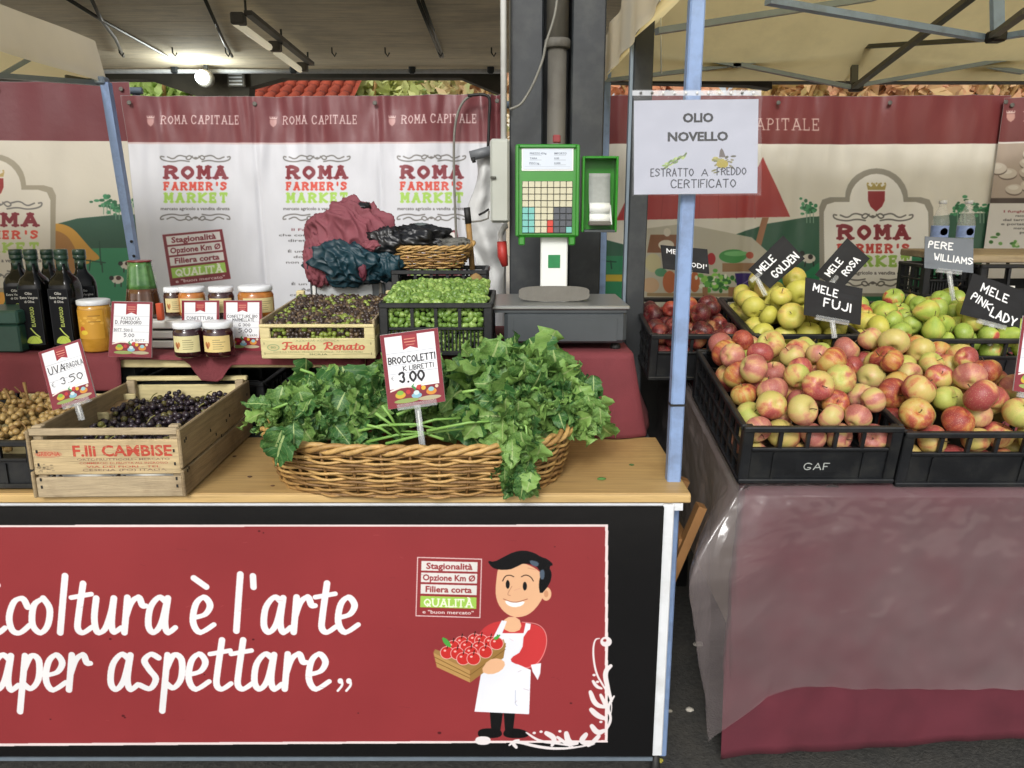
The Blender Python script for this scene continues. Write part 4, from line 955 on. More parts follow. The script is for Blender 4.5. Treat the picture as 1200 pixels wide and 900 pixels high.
# printer bay
pa, pb = at(681,272,2.68), at(725,183,2.68); pw, ph = pb.x-pa.x, pb.z-pa.z
pr_ = obj('printer_bay', MB().box((0,.05,ph/2), (pw,.006,ph)), M['scale_green'], sc_, loc=((pa.x+pb.x)/2-q0.x, 2.68-SY, pa.z-SZ))
for s_ in (-1,1): obj('bay_side', MB().box((s_*(pw/2-.004),.02,ph/2), (.008,.06,ph), bev=.002), M['scale_green'], pr_)
obj('bay_top', MB().box((0,.02,ph-.004), (pw-.016,.06,.008), bev=.002), M['scale_green'], pr_)
obj('bay_floor', MB().box((0,.01,.004), (pw-.016,.08,.008), bev=.002), M['scale_body'], pr_)
obj('receipt', MB().grid(lambda u, v: ((u-.5)*pw*.6, -.005+.02*v+.008*math.sin(v*3), ph*.36+v*ph*.42), 3, 8), mat('receipt','#8f938f',.7,.06,60), pr_, thick=.0008)
obj('paper_roll', MB().tube([(-pw*.28,.0,ph*.32),(pw*.28,.0,ph*.32)], ph*.075, 16), M['scale_white'], pr_)
obj('label_roll', MB().tube([(-pw*.28,-.005,ph*.18),(pw*.28,-.005,ph*.18)], ph*.07, 16), M['scale_white'], pr_)
obj('print_head', MB().box((0,-.012,ph*.12), (pw*.62,.03,ph*.06), bev=.003), M['pipe'], pr_)
obj('print_arm', MB().bar((pw*.33,-.01,ph*.1),(pw*.30,.01,ph*.36), .006, .006), M['white_metal'], pr_)

# ------------------------------------------------------------------ right stand
RZ = .862; RF = 1.935; RX0 = at(875,577,RF).x; RX1 = 2.6; SLP = math.tan(R(11))
def rz(y): return RZ+max(0, y-RF-.0)*SLP*(1.0)
st = thing('sloping_stand', 'sloping display stand carrying the apple crates, hidden under cloth and plastic', 'stand', (RX0+.9, RF, 0)); q0 = st.location
stw = RX1-RX0-.06
mb = MB().add([(-.9+.03,.03,RZ-.03),(-.9+.03+stw,.03,RZ-.03),(-.9+.03+stw,1.4,rz(RF+1.4)-.03),(-.9+.03,1.4,rz(RF+1.4)-.03)], [[0,1,2,3]])
obj('board', mb, M['cloth_red'], st, thick=.02, off=-1)
obj('side_board', MB().add([(-.9+.012,.04,RZ-.05),(-.9+.012,1.36,rz(RF+1.36)-.05),(-.9+.012,1.36,.45),(-.9+.012,.04,.40)], [[0,1,2,3]]), mat('side_board','#9c8e7c',.7,.1,6), st, thick=.012)
for x in (-.84, .3, 1.0):
    obj('leg', MB().box((x,.16,.41), (.04,.04,.82)), M['steel'], st); obj('leg', MB().box((x,1.3,.5), (.04,.04,1.0)), M['steel'], st)
# cloth: perimeter path (side then front), param s
def sheet(hem_front, out, corner_out, y_back, drop_fn, nu=150, nv=36, wrk=.006, seed=0):
    side = y_back-RF; front = RX1-RX0; T = side+front; ntop = .18
    def fn(u, v):
        s = u*T
        if s < side: bx, by, nx, ny = RX0, y_back-s, -1, 0
        else: bx, by, nx, ny = RX0+(s-side), RF, 0, -1
        dcor = abs(s-side); k0 = math.exp(-(dcor/.10)**2)
        if k0 > .01: l = math.hypot(nx-k0*.7*(ny), 0) ; nx2 = nx*(1-k0)+k0*(-.75); ny2 = ny*(1-k0)+k0*(-.45)
        else: nx2, ny2 = nx, ny
        if v < ntop:
            k = 1-v/ntop; xx = bx-nx*.25*k if s < side else bx; yy = by if s < side else by+.25*k
            return Vector((xx, yy, rz(yy)+.002+out*.3))
        k = (v-ntop)/(1-ntop); d = drop_fn(s-side, k)
        o = out+corner_out(dcor, k, s-side)
        w = wrk*(noise.noise(Vector((s*6+seed, k*3, seed)))+.5*noise.noise(Vector((s*18, k*8, seed+3))))*min(1, k*6)
        if seed: w += .0045*(noise.noise(Vector((s*38, k*26, 4)))+.5*noise.noise(Vector((s*80, k*60, 9))))*(.15+math.exp(-k/.12)+.5*math.exp(-(dcor/.1)**2))*min(1,k*25)
        return Vector((bx+nx2*(o+w), by+ny2*(o+w), rz(by)-d))
    return MB().grid(fn, nu, nv)
def hemz(py, Y=1.93): return RZ-at(900, py, Y).z
def drop_cloth(s, k):
    H_ = .55 if s < 0 else ramp(s, [(0,.82),(.06,.80),(.35,.79),(.52,.79),(.75,.76),(2,.72)])
    return H_*k
cl_m = sheet(0, .006, lambda d, k, s: .03*k*math.exp(-(d/.09)**2)+.012*k*(math.sin(s*8)), RF+.05, drop_cloth, wrk=.012)
tag(obj('tablecloth', cl_m, mat('cloth_wine','#571f2b',.85,.12,9,0,40, dirt='#662530', dirtamt=.4, dirtscale=5), thick=.002), 'wine red cloth hanging below the plastic sheet of the apple stand', 'cloth')
def drop_pl(s, k):
    H_ = .42 if s < -.3 else ramp(s, [(-.3,.45),(-.06,.64),(0,.74),(.03,.70),(.10,.595),(.16,.57),(.6,.575),(2,.585)])
    return H_*k
def cor(d, k, s):
    b_ = math.exp(-(d/.085)**2)
    return b_*(.19*math.sin(min(1,k/.38)*math.pi/2)*(1-.72*max(0,(k-.3)/.7)))+.010
m = bpy.data.materials.new('plastic_sheet'); m.use_nodes = True; N = m.node_tree.nodes; L = m.node_tree.links; b_ = N['Principled BSDF']
b_.inputs['Base Color'].default_value = (.26,.22,.22,1); b_.inputs['Roughness'].default_value = .10; b_.inputs['Alpha'].default_value = .30; b_.inputs['Specular IOR Level'].default_value = .9
tc = N.new('ShaderNodeTexCoord'); nz = N.new('ShaderNodeTexNoise'); nz.noise_type = 'RIDGED_MULTIFRACTAL'; nz.inputs['Scale'].default_value = 2.6; nz.inputs['Detail'].default_value = 2.5; nz.inputs['Distortion'].default_value = .6
bp = N.new('ShaderNodeBump'); bp.inputs['Strength'].default_value = .8; bp.inputs['Distance'].default_value = .03
L.new(tc.outputs['Object'], nz.inputs[0])
vo = N.new('ShaderNodeTexVoronoi'); vo.feature = 'DISTANCE_TO_EDGE'; vo.inputs['Scale'].default_value = 3.2; vo.inputs['Randomness'].default_value = 1
wn = N.new('ShaderNodeTexNoise'); wn.inputs['Scale'].default_value = 3; wa = N.new('ShaderNodeMix'); wa.data_type = 'RGBA'; wa.blend_type = 'LINEAR_LIGHT'; wa.inputs[0].default_value = .35
L.new(tc.outputs['Object'], wn.inputs[0]); L.new(tc.outputs['Object'], wa.inputs[6]); L.new(wn.outputs['Color'], wa.inputs[7]); L.new(wa.outputs[2], vo.inputs['Vector'])
cr = N.new('ShaderNodeMapRange'); cr.inputs['From Max'].default_value = .10; cr.inputs['To Min'].default_value = .07; cr.inputs['To Max'].default_value = 0.0; L.new(vo.outputs['Distance'], cr.inputs[0])
sm_ = N.new('ShaderNodeMath'); sm_.operation = 'ADD'; L.new(nz.outputs[0], sm_.inputs[0]); L.new(cr.outputs[0], sm_.inputs[1]); L.new(sm_.outputs[0], bp.inputs['Height']); L.new(bp.outputs[0], b_.inputs['Normal'])
nz2 = N.new('ShaderNodeTexNoise'); nz2.inputs['Scale'].default_value = 4; nz2.inputs['Detail'].default_value = 6; mr = N.new('ShaderNodeMapRange'); mr.inputs['To Min'].default_value = .22; mr.inputs['To Max'].default_value = .40; mr.inputs['From Min'].default_value=.3; mr.inputs['From Max'].default_value=.7
L.new(tc.outputs['Object'], nz2.inputs[0]); L.new(nz2.outputs[0], mr.inputs[0]); L.new(mr.outputs[0], b_.inputs['Alpha'])
M['plastic_sheet'] = m
pl_m = sheet(0, .028, cor, 3.3, drop_pl, nu=520, nv=100, wrk=.012, seed=5)
tag(obj('plastic_sheet', pl_m, m), 'clear plastic sheet over the wine red cloth, its left corner flaring out', 'plastic sheet')
# ------------------------------------------------------------------ cards, signs
def card(name, lab, cat, cor, Y, cv, rough=.4, holder=None, thick=.002, lean=0, group=None, coat=0, edge='#d8d8d4', backcol=None):
    P = [at(x, y, Y) for x, y in cor]                     # tl tr br bl on an upright plane
    c = sum(P, Vector())/4; t = thing(name, lab, cat, c, group=group)
    Q = [p-c for p in P]; Q = [Vector((q.x, lean*q.z, q.z)) for q in Q]
    def fn(u, v): return (Q[3].lerp(Q[2], u)).lerp(Q[0].lerp(Q[1], u), v)+Vector((0,-thick/2-.0004+.0015*math.sin(u*5+v*3),0))
    mt = mat(name+'_face', edge, rough, .04, 12, .02, 20, img=cv.image(name), coat=coat)
    obj('face', MB().grid(fn, 8, 8), mt, t)
    vs = [q+Vector((0,.001+s_*thick/2,0)) for s_ in (0.2,1) for q in Q]
    obj('backing', MB().add(vs, [[3,2,1,0],[4,5,6,7],[0,1,5,4],[1,2,6,5],[2,3,7,6],[3,0,4,7]]), mat(name+'_back', backcol or edge, .5, .05), t)
    if holder:
        (hx, hy), (bx, by), w = holder
        a, b = at(hx, hy, Y)-c, at(bx, by, Y)-c
        ex = (Q[2]-Q[3]).normalized()
        obj('clip', MB().box(a, (w, .014, .016), Matrix.Rotation(-math.atan2(ex.z, ex.x), 3, 'Y'), bev=.002), M['clear'], t)
        obj('stem', MB().bar(a, b, .016, .005, up=(0,1,0)).bar(a+Vector((.004,0,0)), b+Vector((.004,0,0)), .003, .009, up=(0,1,0)), M['clear'], t)
        obj('pin', MB().tube([a.lerp(b,.15), b], .0022, 6), M['white_plastic'], t)
    return t
def price_art(rows, k=3):
    cv = Cv(100*k, 130*k, '#7e2935'); cv.m = lambda x, y: (x*k, y*k); cv.k = k
    cv.rect(7,5,93,96,'#e6e8ec'); cv.rect(7,84,93,96,'#e6e8ec')
    cv.poly([(37,5),(63,5),(63,30),(50,25),(37,30)], '#97303a'); cv.lines([[(41,12),(59,12)],[(41,17),(59,17)]], 1.5, '#d9967c'); cv.lines([[(43,22),(57,22)]], 1, '#d9967c')
    for y in (34, 55, 70): cv.lines([[(8,y),(92,y)]], .6, '#8d93a5')
    cv.poly([(7,98),(30,92),(50,95),(72,90),(93,92),(93,94),(72,93),(50,98),(30,95),(7,101)], '#e8dcd4')
    for x, y, rx, ry, c in ((24,108,9,6,'#c8a83a'),(24,104,6,4,'#7fae46'),(52,112,9,5,'#86b6c8'),(52,107,5,4,'#c9dcdf'),(78,108,9,6,'#cf8b3c'),(78,104,5,4,'#8fc0c8'),(38,104,4,4,'#b8323a'),(65,100,4,4,'#d9ae3c'),(88,100,3,3,'#d9c9b0')): cv.ell(x, y, rx, ry, c)
    cv.ell(34,119,22,4,'#8fa05c'); cv.ell(74,119,20,4,'#b0a888')
    cv.poly([(44,95),(50,90),(56,95),(50,103)], '#3f8a4a'); cv.poly([(50,90),(56,95),(53,99),(48,95)], '#e8e8e4'); cv.poly([(55,94),(62,94),(58,103),(52,99)], '#c23a3c')
    for (s_, x, y, h, w, fit) in rows: cv.hand(s_, x, y, h, '#202127', w, align='l', fit=fit, seed=len(s_)+y)
    return cv
def chalk(lines, k=4, w=100, h=66, col='#101114'):
    cv = Cv(w*k, h*k, col); cv.m = lambda x, y: (x*k, y*k); cv.k = k
    for i in range(14): cv.ell(rnd.uniform(0,w), rnd.uniform(0,h), rnd.uniform(8,24), rnd.uniform(2,6), '#50545a', .06)
    for s_, x, y, hh_, rot, fit in lines: cv.hand(s_, x, y-hh_*.12, hh_*.76, '#e9ebee', .21, rot=rot, fit=fit, seed=int(x+y), jit=.05)
    return cv
CG = 'black chalk name cards stuck among the fruit'
card('chalk_card', 'black chalk card reading MELE MODI, half hidden behind the blue pole', 'card', ((774,287),(829,292),(831,321),(777,315)), 2.75,
     chalk([('MELE',12,22,15,.05,44),("MODI'",50,52,15,.08,44)]), holder=((803,318),(806,350),.05), edge='#1f2023', backcol='#1f2023', rough=.65, group=CG)
card('chalk_card', 'black chalk card reading MELE GOLDEN, tilted above the yellow apples', 'card', ((877,316),(918,276),(943,303),(902,338)), 2.72,
     chalk([('MELE',12,28,19,-.02,42),('GOLDEN',26,56,20,-.02,66)], w=100, h=62), holder=((886,324),(897,346),.05), edge='#1f2023', backcol='#1f2023', rough=.65, group=CG)
card('chalk_card', 'black chalk card reading MELE ROSA, tilted behind the MELE FUJI card', 'card', ((955,322),(993,279),(1019,303),(985,340)), 2.68,
     chalk([('MELE',14,30,19,-.02,42),('ROSA',36,57,19,-.04,46)], w=100, h=66), holder=((975,330),(985,350),.05), edge='#1f2023', backcol='#1f2023', rough=.65, group=CG)
card('chalk_card', 'black chalk card reading MELE FUJI, standing upright among yellow apples', 'card', ((944,325),(1011,338),(1008,381),(942,369)), 2.455,
     chalk([('MELE',14,22,16,.1,42),('FUJI',34,46,18,.04,46)]), holder=((975,375),(978,396),.11), edge='#1f2023', backcol='#1f2023', rough=.65, group=CG)
card('chalk_card', 'grey glossy chalk card reading PERE WILLIAMS in front of the water bottles', 'card', ((1084,277),(1141,280),(1140,320),(1083,314)), 2.75,
     chalk([('PERE',8,24,17,.04,48),('WILLIAMS',20,48,16,.05,78)], col='#6f757d'), holder=((1112,318),(1117,352),.09), edge='#60656c', backcol='#60656c', rough=.25, group=CG)
card('chalk_card', 'black chalk card reading MELE PINK LADY, tilted at the right edge above green fruit', 'card', ((1140,320),(1200,341),(1194,386),(1125,368)), 2.55,
     chalk([('MELE',22,24,16,.12,50),('PINK',10,40,15,.28,36),('LADY',48,58,18,.16,44)]), holder=((1162,380),(1160,405),.10), edge='#1f2023', backcol='#1f2023', rough=.65, group=CG)
PG = 'white price cards with wine red borders'
card('price_card', 'price card reading BROCCOLETTI 3.00 standing in the wicker basket of greens', 'price card', ((445,393),(513,384),(522,470),(455,480)), 1.93,
     price_art([('BROCCOLETTI',10,52,11,.17,80),('K LIBRETTI',34,66,8,.15,52),('\u20ac',12,80,6,.1,None),('3.00',26,86,18,.2,42)]), holder=((489,474),(495,522),.105), group=PG, coat=.6, rough=.25)
card('price_card', 'price card reading UVA FRAGOLA 3.50 tilted over the dark grape crate', 'price card', ((45,413),(94,397),(113,465),(62,481)), 2.0,
     price_art([('UVA',12,54,15,.13,38),('FRAGOLA',50,52,11,.11,42),('\u20ac',12,82,10,.08,None),('3.50',34,82,15,.12,50)]), holder=((90,472),(96,492),.08), group=PG, coat=.6, rough=.25)
card('price_card', 'price card reading 5.00 standing between the orange jar and the white trays', 'price card', ((131,353),(179,354),(178,419),(127,418)), 2.36,
     price_art([('PASSATA',26,42,6,.13,44),('D. POMODORO',12,52,8,.13,62),('BOTT. 500 G',10,69,6,.12,44),('5.00',34,82,8,.14,24),('A BOTT.',52,92,5,.12,34)]), group=PG, coat=.6, rough=.25)
card('price_card', 'price card standing behind the two front jam jars, left of the 5.00 card', 'price card', ((213,352),(257,352),(257,410),(213,410)), 2.5,
     price_art([('CONFETTURA',14,50,8,.13,70),('DI FICHI',20,66,8,.13,50),('5.00',34,82,9,.14,24)]), group=PG, coat=.6, rough=.25)
card('price_card', 'price card reading CONFETTURE 5.00 right behind the two front jam jars', 'price card', ((262,352),(307,352),(307,411),(262,411)), 2.46,
     price_art([('CONFETTURE BIO',10,44,7,.14,78),('MARMELLATE',24,53,7,.15,56),('G 300',40,66,7,.14,30),('5.00',40,82,10,.14,34),('A VASO',62,92,5,.12,26)]), group=PG, coat=.6, rough=.25)
card('price_card', 'price card cut by the right edge, standing in the right apple crate', 'price card', ((1199,370),(1245,376),(1236,466),(1187,458)), 2.0,
     price_art([('MELE',14,52,11,.15,50),('2.00',26,84,18,.16,50)]), holder=((1212,465),(1214,490),.09), group=PG, coat=.6, rough=.25)
# OLIO NOVELLO sign in a plastic pocket
k = 3.4; cv = Cv(146*k, 112*k, '#a9acb9'); cv.m = lambda x, y: (x*k, y*k); cv.k = k
cv.sans('OLIO', 75, 26, 10.2, '#0c0d10', .05, 'c', fit=35); cv.sans('NOVELLO', 75, 48, 10.2, '#0c0d10', .05, 'c', fit=70)
for i in range(16):
    t_ = i/16; x, y = 36+26*t_, 78-14*t_; cv.ell(x, y+rnd.uniform(-2.5,2.5), 3.2, 1.2, rnd.choice(['#7d9a4c','#a3b56c','#5f7a3a']), rot=rnd.uniform(-1.2,.4))
cv.lines([[(33,82),(62,63)]], .8, '#4c4a32')
for i in range(30): cv.ell(rnd.gauss(104,7), rnd.gauss(73,5), rnd.uniform(1.5,4), rnd.uniform(.8,1.6), rnd.choice(['#6b6a3c','#8c8a4a','#4e4c3c','#a39c50','#77725c']), rot=rnd.uniform(-.7,.7))
cv.ell(104,76,7,5,'#9a8c2c'); cv.poly([(101,60),(103,57),(105,60),(108,68),(100,68)], '#5d5550')
cv.hand('ESTRATTO', 20, 90, 9, '#23252e', .13, fit=50); cv.hand('A', 80, 90, 8, '#23252e', .13, fit=7); cv.hand('FREDDO', 98, 89, 8.5, '#23252e', .13, fit=34)
cv.hand('CERTIFICATO', 44, 104, 9.5, '#23252e', .13, fit=76)
OS = card('hanging_sign', 'white OLIO NOVELLO paper sign in a clear pocket tied to the blue pole', 'sign', ((743,118),(889,116),(887,226.5),(743,228)), 1.95, cv, rough=.5, coat=0, edge='#c9ccd8')
q0 = OS.location
def poc(u, v):
    a = at(741+151*u, 229-124*v, 1.943)-q0; return a+Vector((0,-.002-.006*noise.noise(Vector((u*7,v*7,2)))-.010*math.exp(-((v-.9)/.08)**2)*(1+math.sin(u*30)*.5),0))
mp_ = mat('pocket', '#eef0f4', .08, .02, 8, .5, 14, alpha=.07, spec=.6)
obj('plastic_pocket', MB().grid(poc, 50, 40), mp_, OS)
obj('punched_strip', MB().grid(lambda u, v: at(741+151*u, 112-6*v, 1.945)-q0, 20, 1), mat('strip','#d9dde2',.25,.05,alpha=.6), OS)
for i in range(11): obj('punch_hole', MB().lathe([(.0005,0),(.0035,0),(.0035,.0012)], 10), M['bar_dark'] if i in (0,1,9) else M['white_plastic'], OS, loc=at(751+i*13.2,109,1.943)-q0, rot=(R(90),0,0))

# ------------------------------------------------------------------ crates
def plastic_crate(lab, x0, x1, y0, d, z, h, tilt=0, style='open', text=None, group=None, mat_=None, name='plastic_crate', yaw=0):
    w = x1-x0; m = mat_ or M['black_plastic']
    t = thing(name, lab, 'crate', ((x0+x1)/2, y0, z), (tilt, 0, yaw), group)
    hw = w/2; rt = .014
    for sx in (-1,1):
        for sy in (0,1):
            y = .014 if sy == 0 else d-.014
            obj('corner_post', MB().box((sx*(hw-.014), y, h/2), (.028,.028,h-.004), bev=.003), m, t)
    obj('rim', MB().box((0,.005,h-.008), (w,.016,.016), bev=.003), m, t); obj('rim', MB().box((0,d-.005,h-.008), (w,.016,.016), bev=.003), m, t)
    for sx in (-1,1): obj('rim', MB().box((sx*(hw-.004), d/2, h-.008), (.016,d-.026,.016), bev=.003), m, t)
    obj('floor_panel', MB().box((0,d/2,.006), (w-.01,d-.01,.008)), m, t)
    mz = h*.60 if style == 'open' else h*.52
    for y, nm in ((.0085,'front'),(d-.0085,'back')):
        obj('rail', MB().box((0,y,mz), (w-.056,.012,.009), bev=.002), m, t); obj('rail', MB().box((0,y-.002,.010), (w,.02,.012), bev=.002), m, t)
        obj('panel', MB().box((0,y+.004 if y < .1 else y-.004,(mz+.012)/2), (w-.05,.004,mz-.016)), m, t) if style == 'open' else None
        n = 5 if style == 'open' else 4
        for i in range(1, n): obj('strut', MB().box((-hw+.028+(w-.056)*i/n, y, (mz+h)/2-.006), (.010,.010,h-mz-.018)), m, t)
        if style == 'fine':
            ns = int((w-.056)/.0115)
            sm_ = MB().box((0,0,0), (.0045,.006,mz-.022)).mesh('slat')
            for i in range(ns): obj('slat', sm_, m, t, loc=(-hw+.030+i*.0115, y, mz/2+.004))
        else:
            for i in (1,2,3,4,5): obj('rib', MB().box((-hw+.03+(w-.06)*i/6, y-.001 if y < .1 else y+.001, mz/2), (.005,.006,mz-.022)), m, t) if i not in (2,3,4) else None
    for sx in (-1,1):
        X = sx*(hw-.0075)
        obj('rail', MB().box((X,d/2,mz), (.012,d-.056,.009), bev=.002), m, t); obj('rail', MB().box((X,d/2,.010), (.018,d-.02,.012), bev=.002), m, t)
        obj('rail', MB().box((X,d/2,mz*.5), (.008,d-.056,.007)), m, t)
        ns = max(4, int(d/.06)); sm_ = MB().box((0,0,0), (.009,.014,h-.03)).mesh('strut')
        for i in range(1, ns): obj('strut', sm_, m, t, loc=(X, .028+(d-.056)*i/ns, h/2))
    if text:
        cvt = Cv(200, 64); cvt.hand(text, 100, 48, 34, '#a9ada9', .15, jit=0, align='c', fit=120, sx=.8)
        obj('moulded_name', MB().grid(lambda u, v: (-.055+.11*u, .0095, mz*.30+.036*v), 1, 1), mat('name_plate','#15171a',.45,.2,img=cvt.image('name_plate')), t)
    return t
BG = 'black plastic fruit crates on the right stand'
RC = .018
row1y = RF-.004; T1 = R(10.5)
xA0, xA1 = at(864,560,RF).x, at(1046,560,RF).x
cA = plastic_crate('black slatted crate with moulded letters GAF on its front, full of red and yellow apples', xA0, xA1, row1y, .565, RZ+RC, .170, T1, text='GAF', group=BG)
xB0 = xA1+.008; xB1 = xB0+.42
cB = plastic_crate('black crate at the right edge beside the GAF crate, full of red and yellow apples', xB0, xB1, row1y+.006, .565, RZ+RC-.012, .165, T1, group=BG)
y2 = RF+.60; z2 = rz(y2)+RC+.028; T2 = R(9)
xC0, xC1 = at(757,400,2.6).x, at(871,400,2.6).x
cC = plastic_crate('black crate of dark red apples behind the blue pole', xC0, xC1, y2, .46, z2, .165, T2, group=BG)
cD = plastic_crate('black crate of yellow golden apples in the second row', xC1+.006, xC1+.006+.36, y2, .46, z2, .165, T2, group=BG)
xE0 = xC1+.372; 
cE = plastic_crate('black crate of green apples and pears in the second row', xE0, xE0+.62, y2, .46, z2-.015, .165, T2, group=BG)
cF = plastic_crate('empty black slatted crate behind the green fruit', at(1080,345,3.15).x, at(1150,345,3.15).x, 3.15, .22, at(1100,349,3.15).z, .135, 0, 'fine', group=BG)
zF = at(1160,380,3.1).z
cH = plastic_crate('tall black crate behind the pink lady card carrying a wooden board', at(1141,340,3.05).x, at(1141,340,3.05).x+.5, 3.02, .45, zF, at(1160,309,3.05).z-zF, 0, 'open', group=BG)
t = thing('support_box', 'plain black box carrying the rear crates behind the apple stand', 'box', (1.85, 3.3, 0))
obj('shell', MB().box((0,0,(zF-.003)/2), (1.5,.6,zF-.004), bev=.004), M['black_paint'], t); obj('lid', MB().box((0,0,zF-.0005), (1.48,.58,.002)), M['black_plastic'], t)
wbd = thing('wooden_board', 'thick wooden board lying on the tall black crate at the right edge', 'board', at(1150,300,3.05)); q0 = wbd.location
zb = at(1160,309,3.05).z+.002; a_ = at(1118,300,3.05)
for i in range(3): obj('plank', MB().box((at(1085,292,3.4).x+.55-q0.x, .02+.17*i+.08, zb-q0.z+.015), (1.15,.168,.03), bev=.004), M['crate_wood'], wbd)
obj('label', MB().box((at(1186,318,3.0).x-cH.location.x,-.008,.6*(at(1160,309,3.05).z-zF)), (.055,.002,.032)), M['white_plastic'], cH)
# water bottles on the board
for px, lab in ((1098,'clear water bottle with blue label, left one behind the grey chalk card'), (1128,'clear water bottle with blue oval label, right one beside the green printed tree')):
    Y = 3.2; b0 = at(px, 296, Y); t = thing('water_bottle', lab, 'bottle', (b0.x, Y, zb+.031), group='two water bottles'); hb = at(px,234,Y).z-b0.z+.0
    r_ = .033; hb = max(hb, .2)
    obj('body', MB().lathe([(r_*.9,0),(r_,.01),(r_,.07),(r_*.93,.08),(r_,.09),(r_,hb*.58),(r_*.9,hb*.66),(r_*.55,hb*.82),(.013,hb*.88),(.013,hb*.93)], 18), M['clear'], t)
    obj('cap', MB().lathe([(.015,hb*.93),(.015,hb*.995),(.012,hb)], 14), mat('cap_white','#d8dce4',.4), t)
    obj('label_band', MB().lathe([(r_*1.02,hb*.30),(r_*1.02,hb*.52)], 18, cap=False), mat('label_blue','#8fa6dc',.4,.15,60), t)
    obj('label_oval', MB().lathe([(.001,0),(.015,0)], 16), mat('oval_blue','#2c3ea8',.4), t, loc=(0,-r_*1.04,hb*.41), rot=(R(90),0,0))

# ------------------------------------------------------------------ fruit
def heap(n, r, w, d, floor, rim, it=260, seed=0, slope=1.0, hmax=.6, jr=.13):
    g = np.random.default_rng(seed); rad = r*(1+g.uniform(-jr, jr, n))
    p = np.column_stack([g.uniform(-w/2+r, w/2-r, n), g.uniform(r, d-r, n), floor+r+g.uniform(0, hmax, n)])
    for k in range(it):
        p[:, 2] -= .004 if k < it*.8 else .0015
        for _ in range(2):
            D = p[:, None]-p[None]; L = np.sqrt((D**2).sum(2))+np.eye(n); ov = (rad[:, None]+rad[None])*.985-L; np.fill_diagonal(ov, 0); ov = np.maximum(ov, 0)
            p += (D/L[..., None]*ov[..., None]*.42).sum(1)
            ins = np.maximum(0, p[:, 2]-rim)*slope
            p[:, 0] = np.clip(p[:, 0], -w/2+rad+ins, w/2-rad-ins); p[:, 1] = np.clip(p[:, 1], rad+ins, d-rad-ins); p[:, 2] = np.maximum(p[:, 2], floor+rad)
    return p, rad
def fruit_mesh(name, r, kind='apple', ns=20, nr=16, seed=0):
    g = random.Random(seed); mb = MB(); prof = []
    for i in range(nr+1):
        t = math.pi*i/nr; a = math.sin(t); z = -math.cos(t)
        if kind == 'apple':
            rr = a*(1.0+.07*z); zz = z*.86
            top = math.exp(-((a)/.30)**2)
            if z > 0: zz -= .34*top
            else: zz += .22*math.exp(-((a)/.26)**2)
        else:
            zz = z*1.0+.25*(z > 0)*z; rr = a*(1 if z < 0 else 1-.42*z**1.2)
        prof.append((max(rr*r, .0004), zz*r))
    mb.lathe(prof, ns)
    sk = (g.uniform(.93,1.05), g.uniform(.93,1.05)); lb = g.uniform(.02,.05); ph = g.uniform(0,6)
    mb.v = [(x*sk[0]*(1+lb*math.sin(3*math.atan2(y,x)+ph)*max(0,-z/r+.3)), y*sk[1]*(1+lb*math.cos(2*math.atan2(y,x)+ph)*.6), z) for x, y, z in mb.v]
    nf = len(mb.f)
    zt = prof[-1][1]; mb.tube([(0,0,zt-.002),(g.uniform(-.002,.002),.001,zt+.008),(g.uniform(-.005,.005),.003,zt+.018)], [.0013,.0011,.0016], 5)
    me = mb.mesh(name); mi = np.zeros(len(me.polygons), np.int32); mi[nf:] = 1
    return me, mi
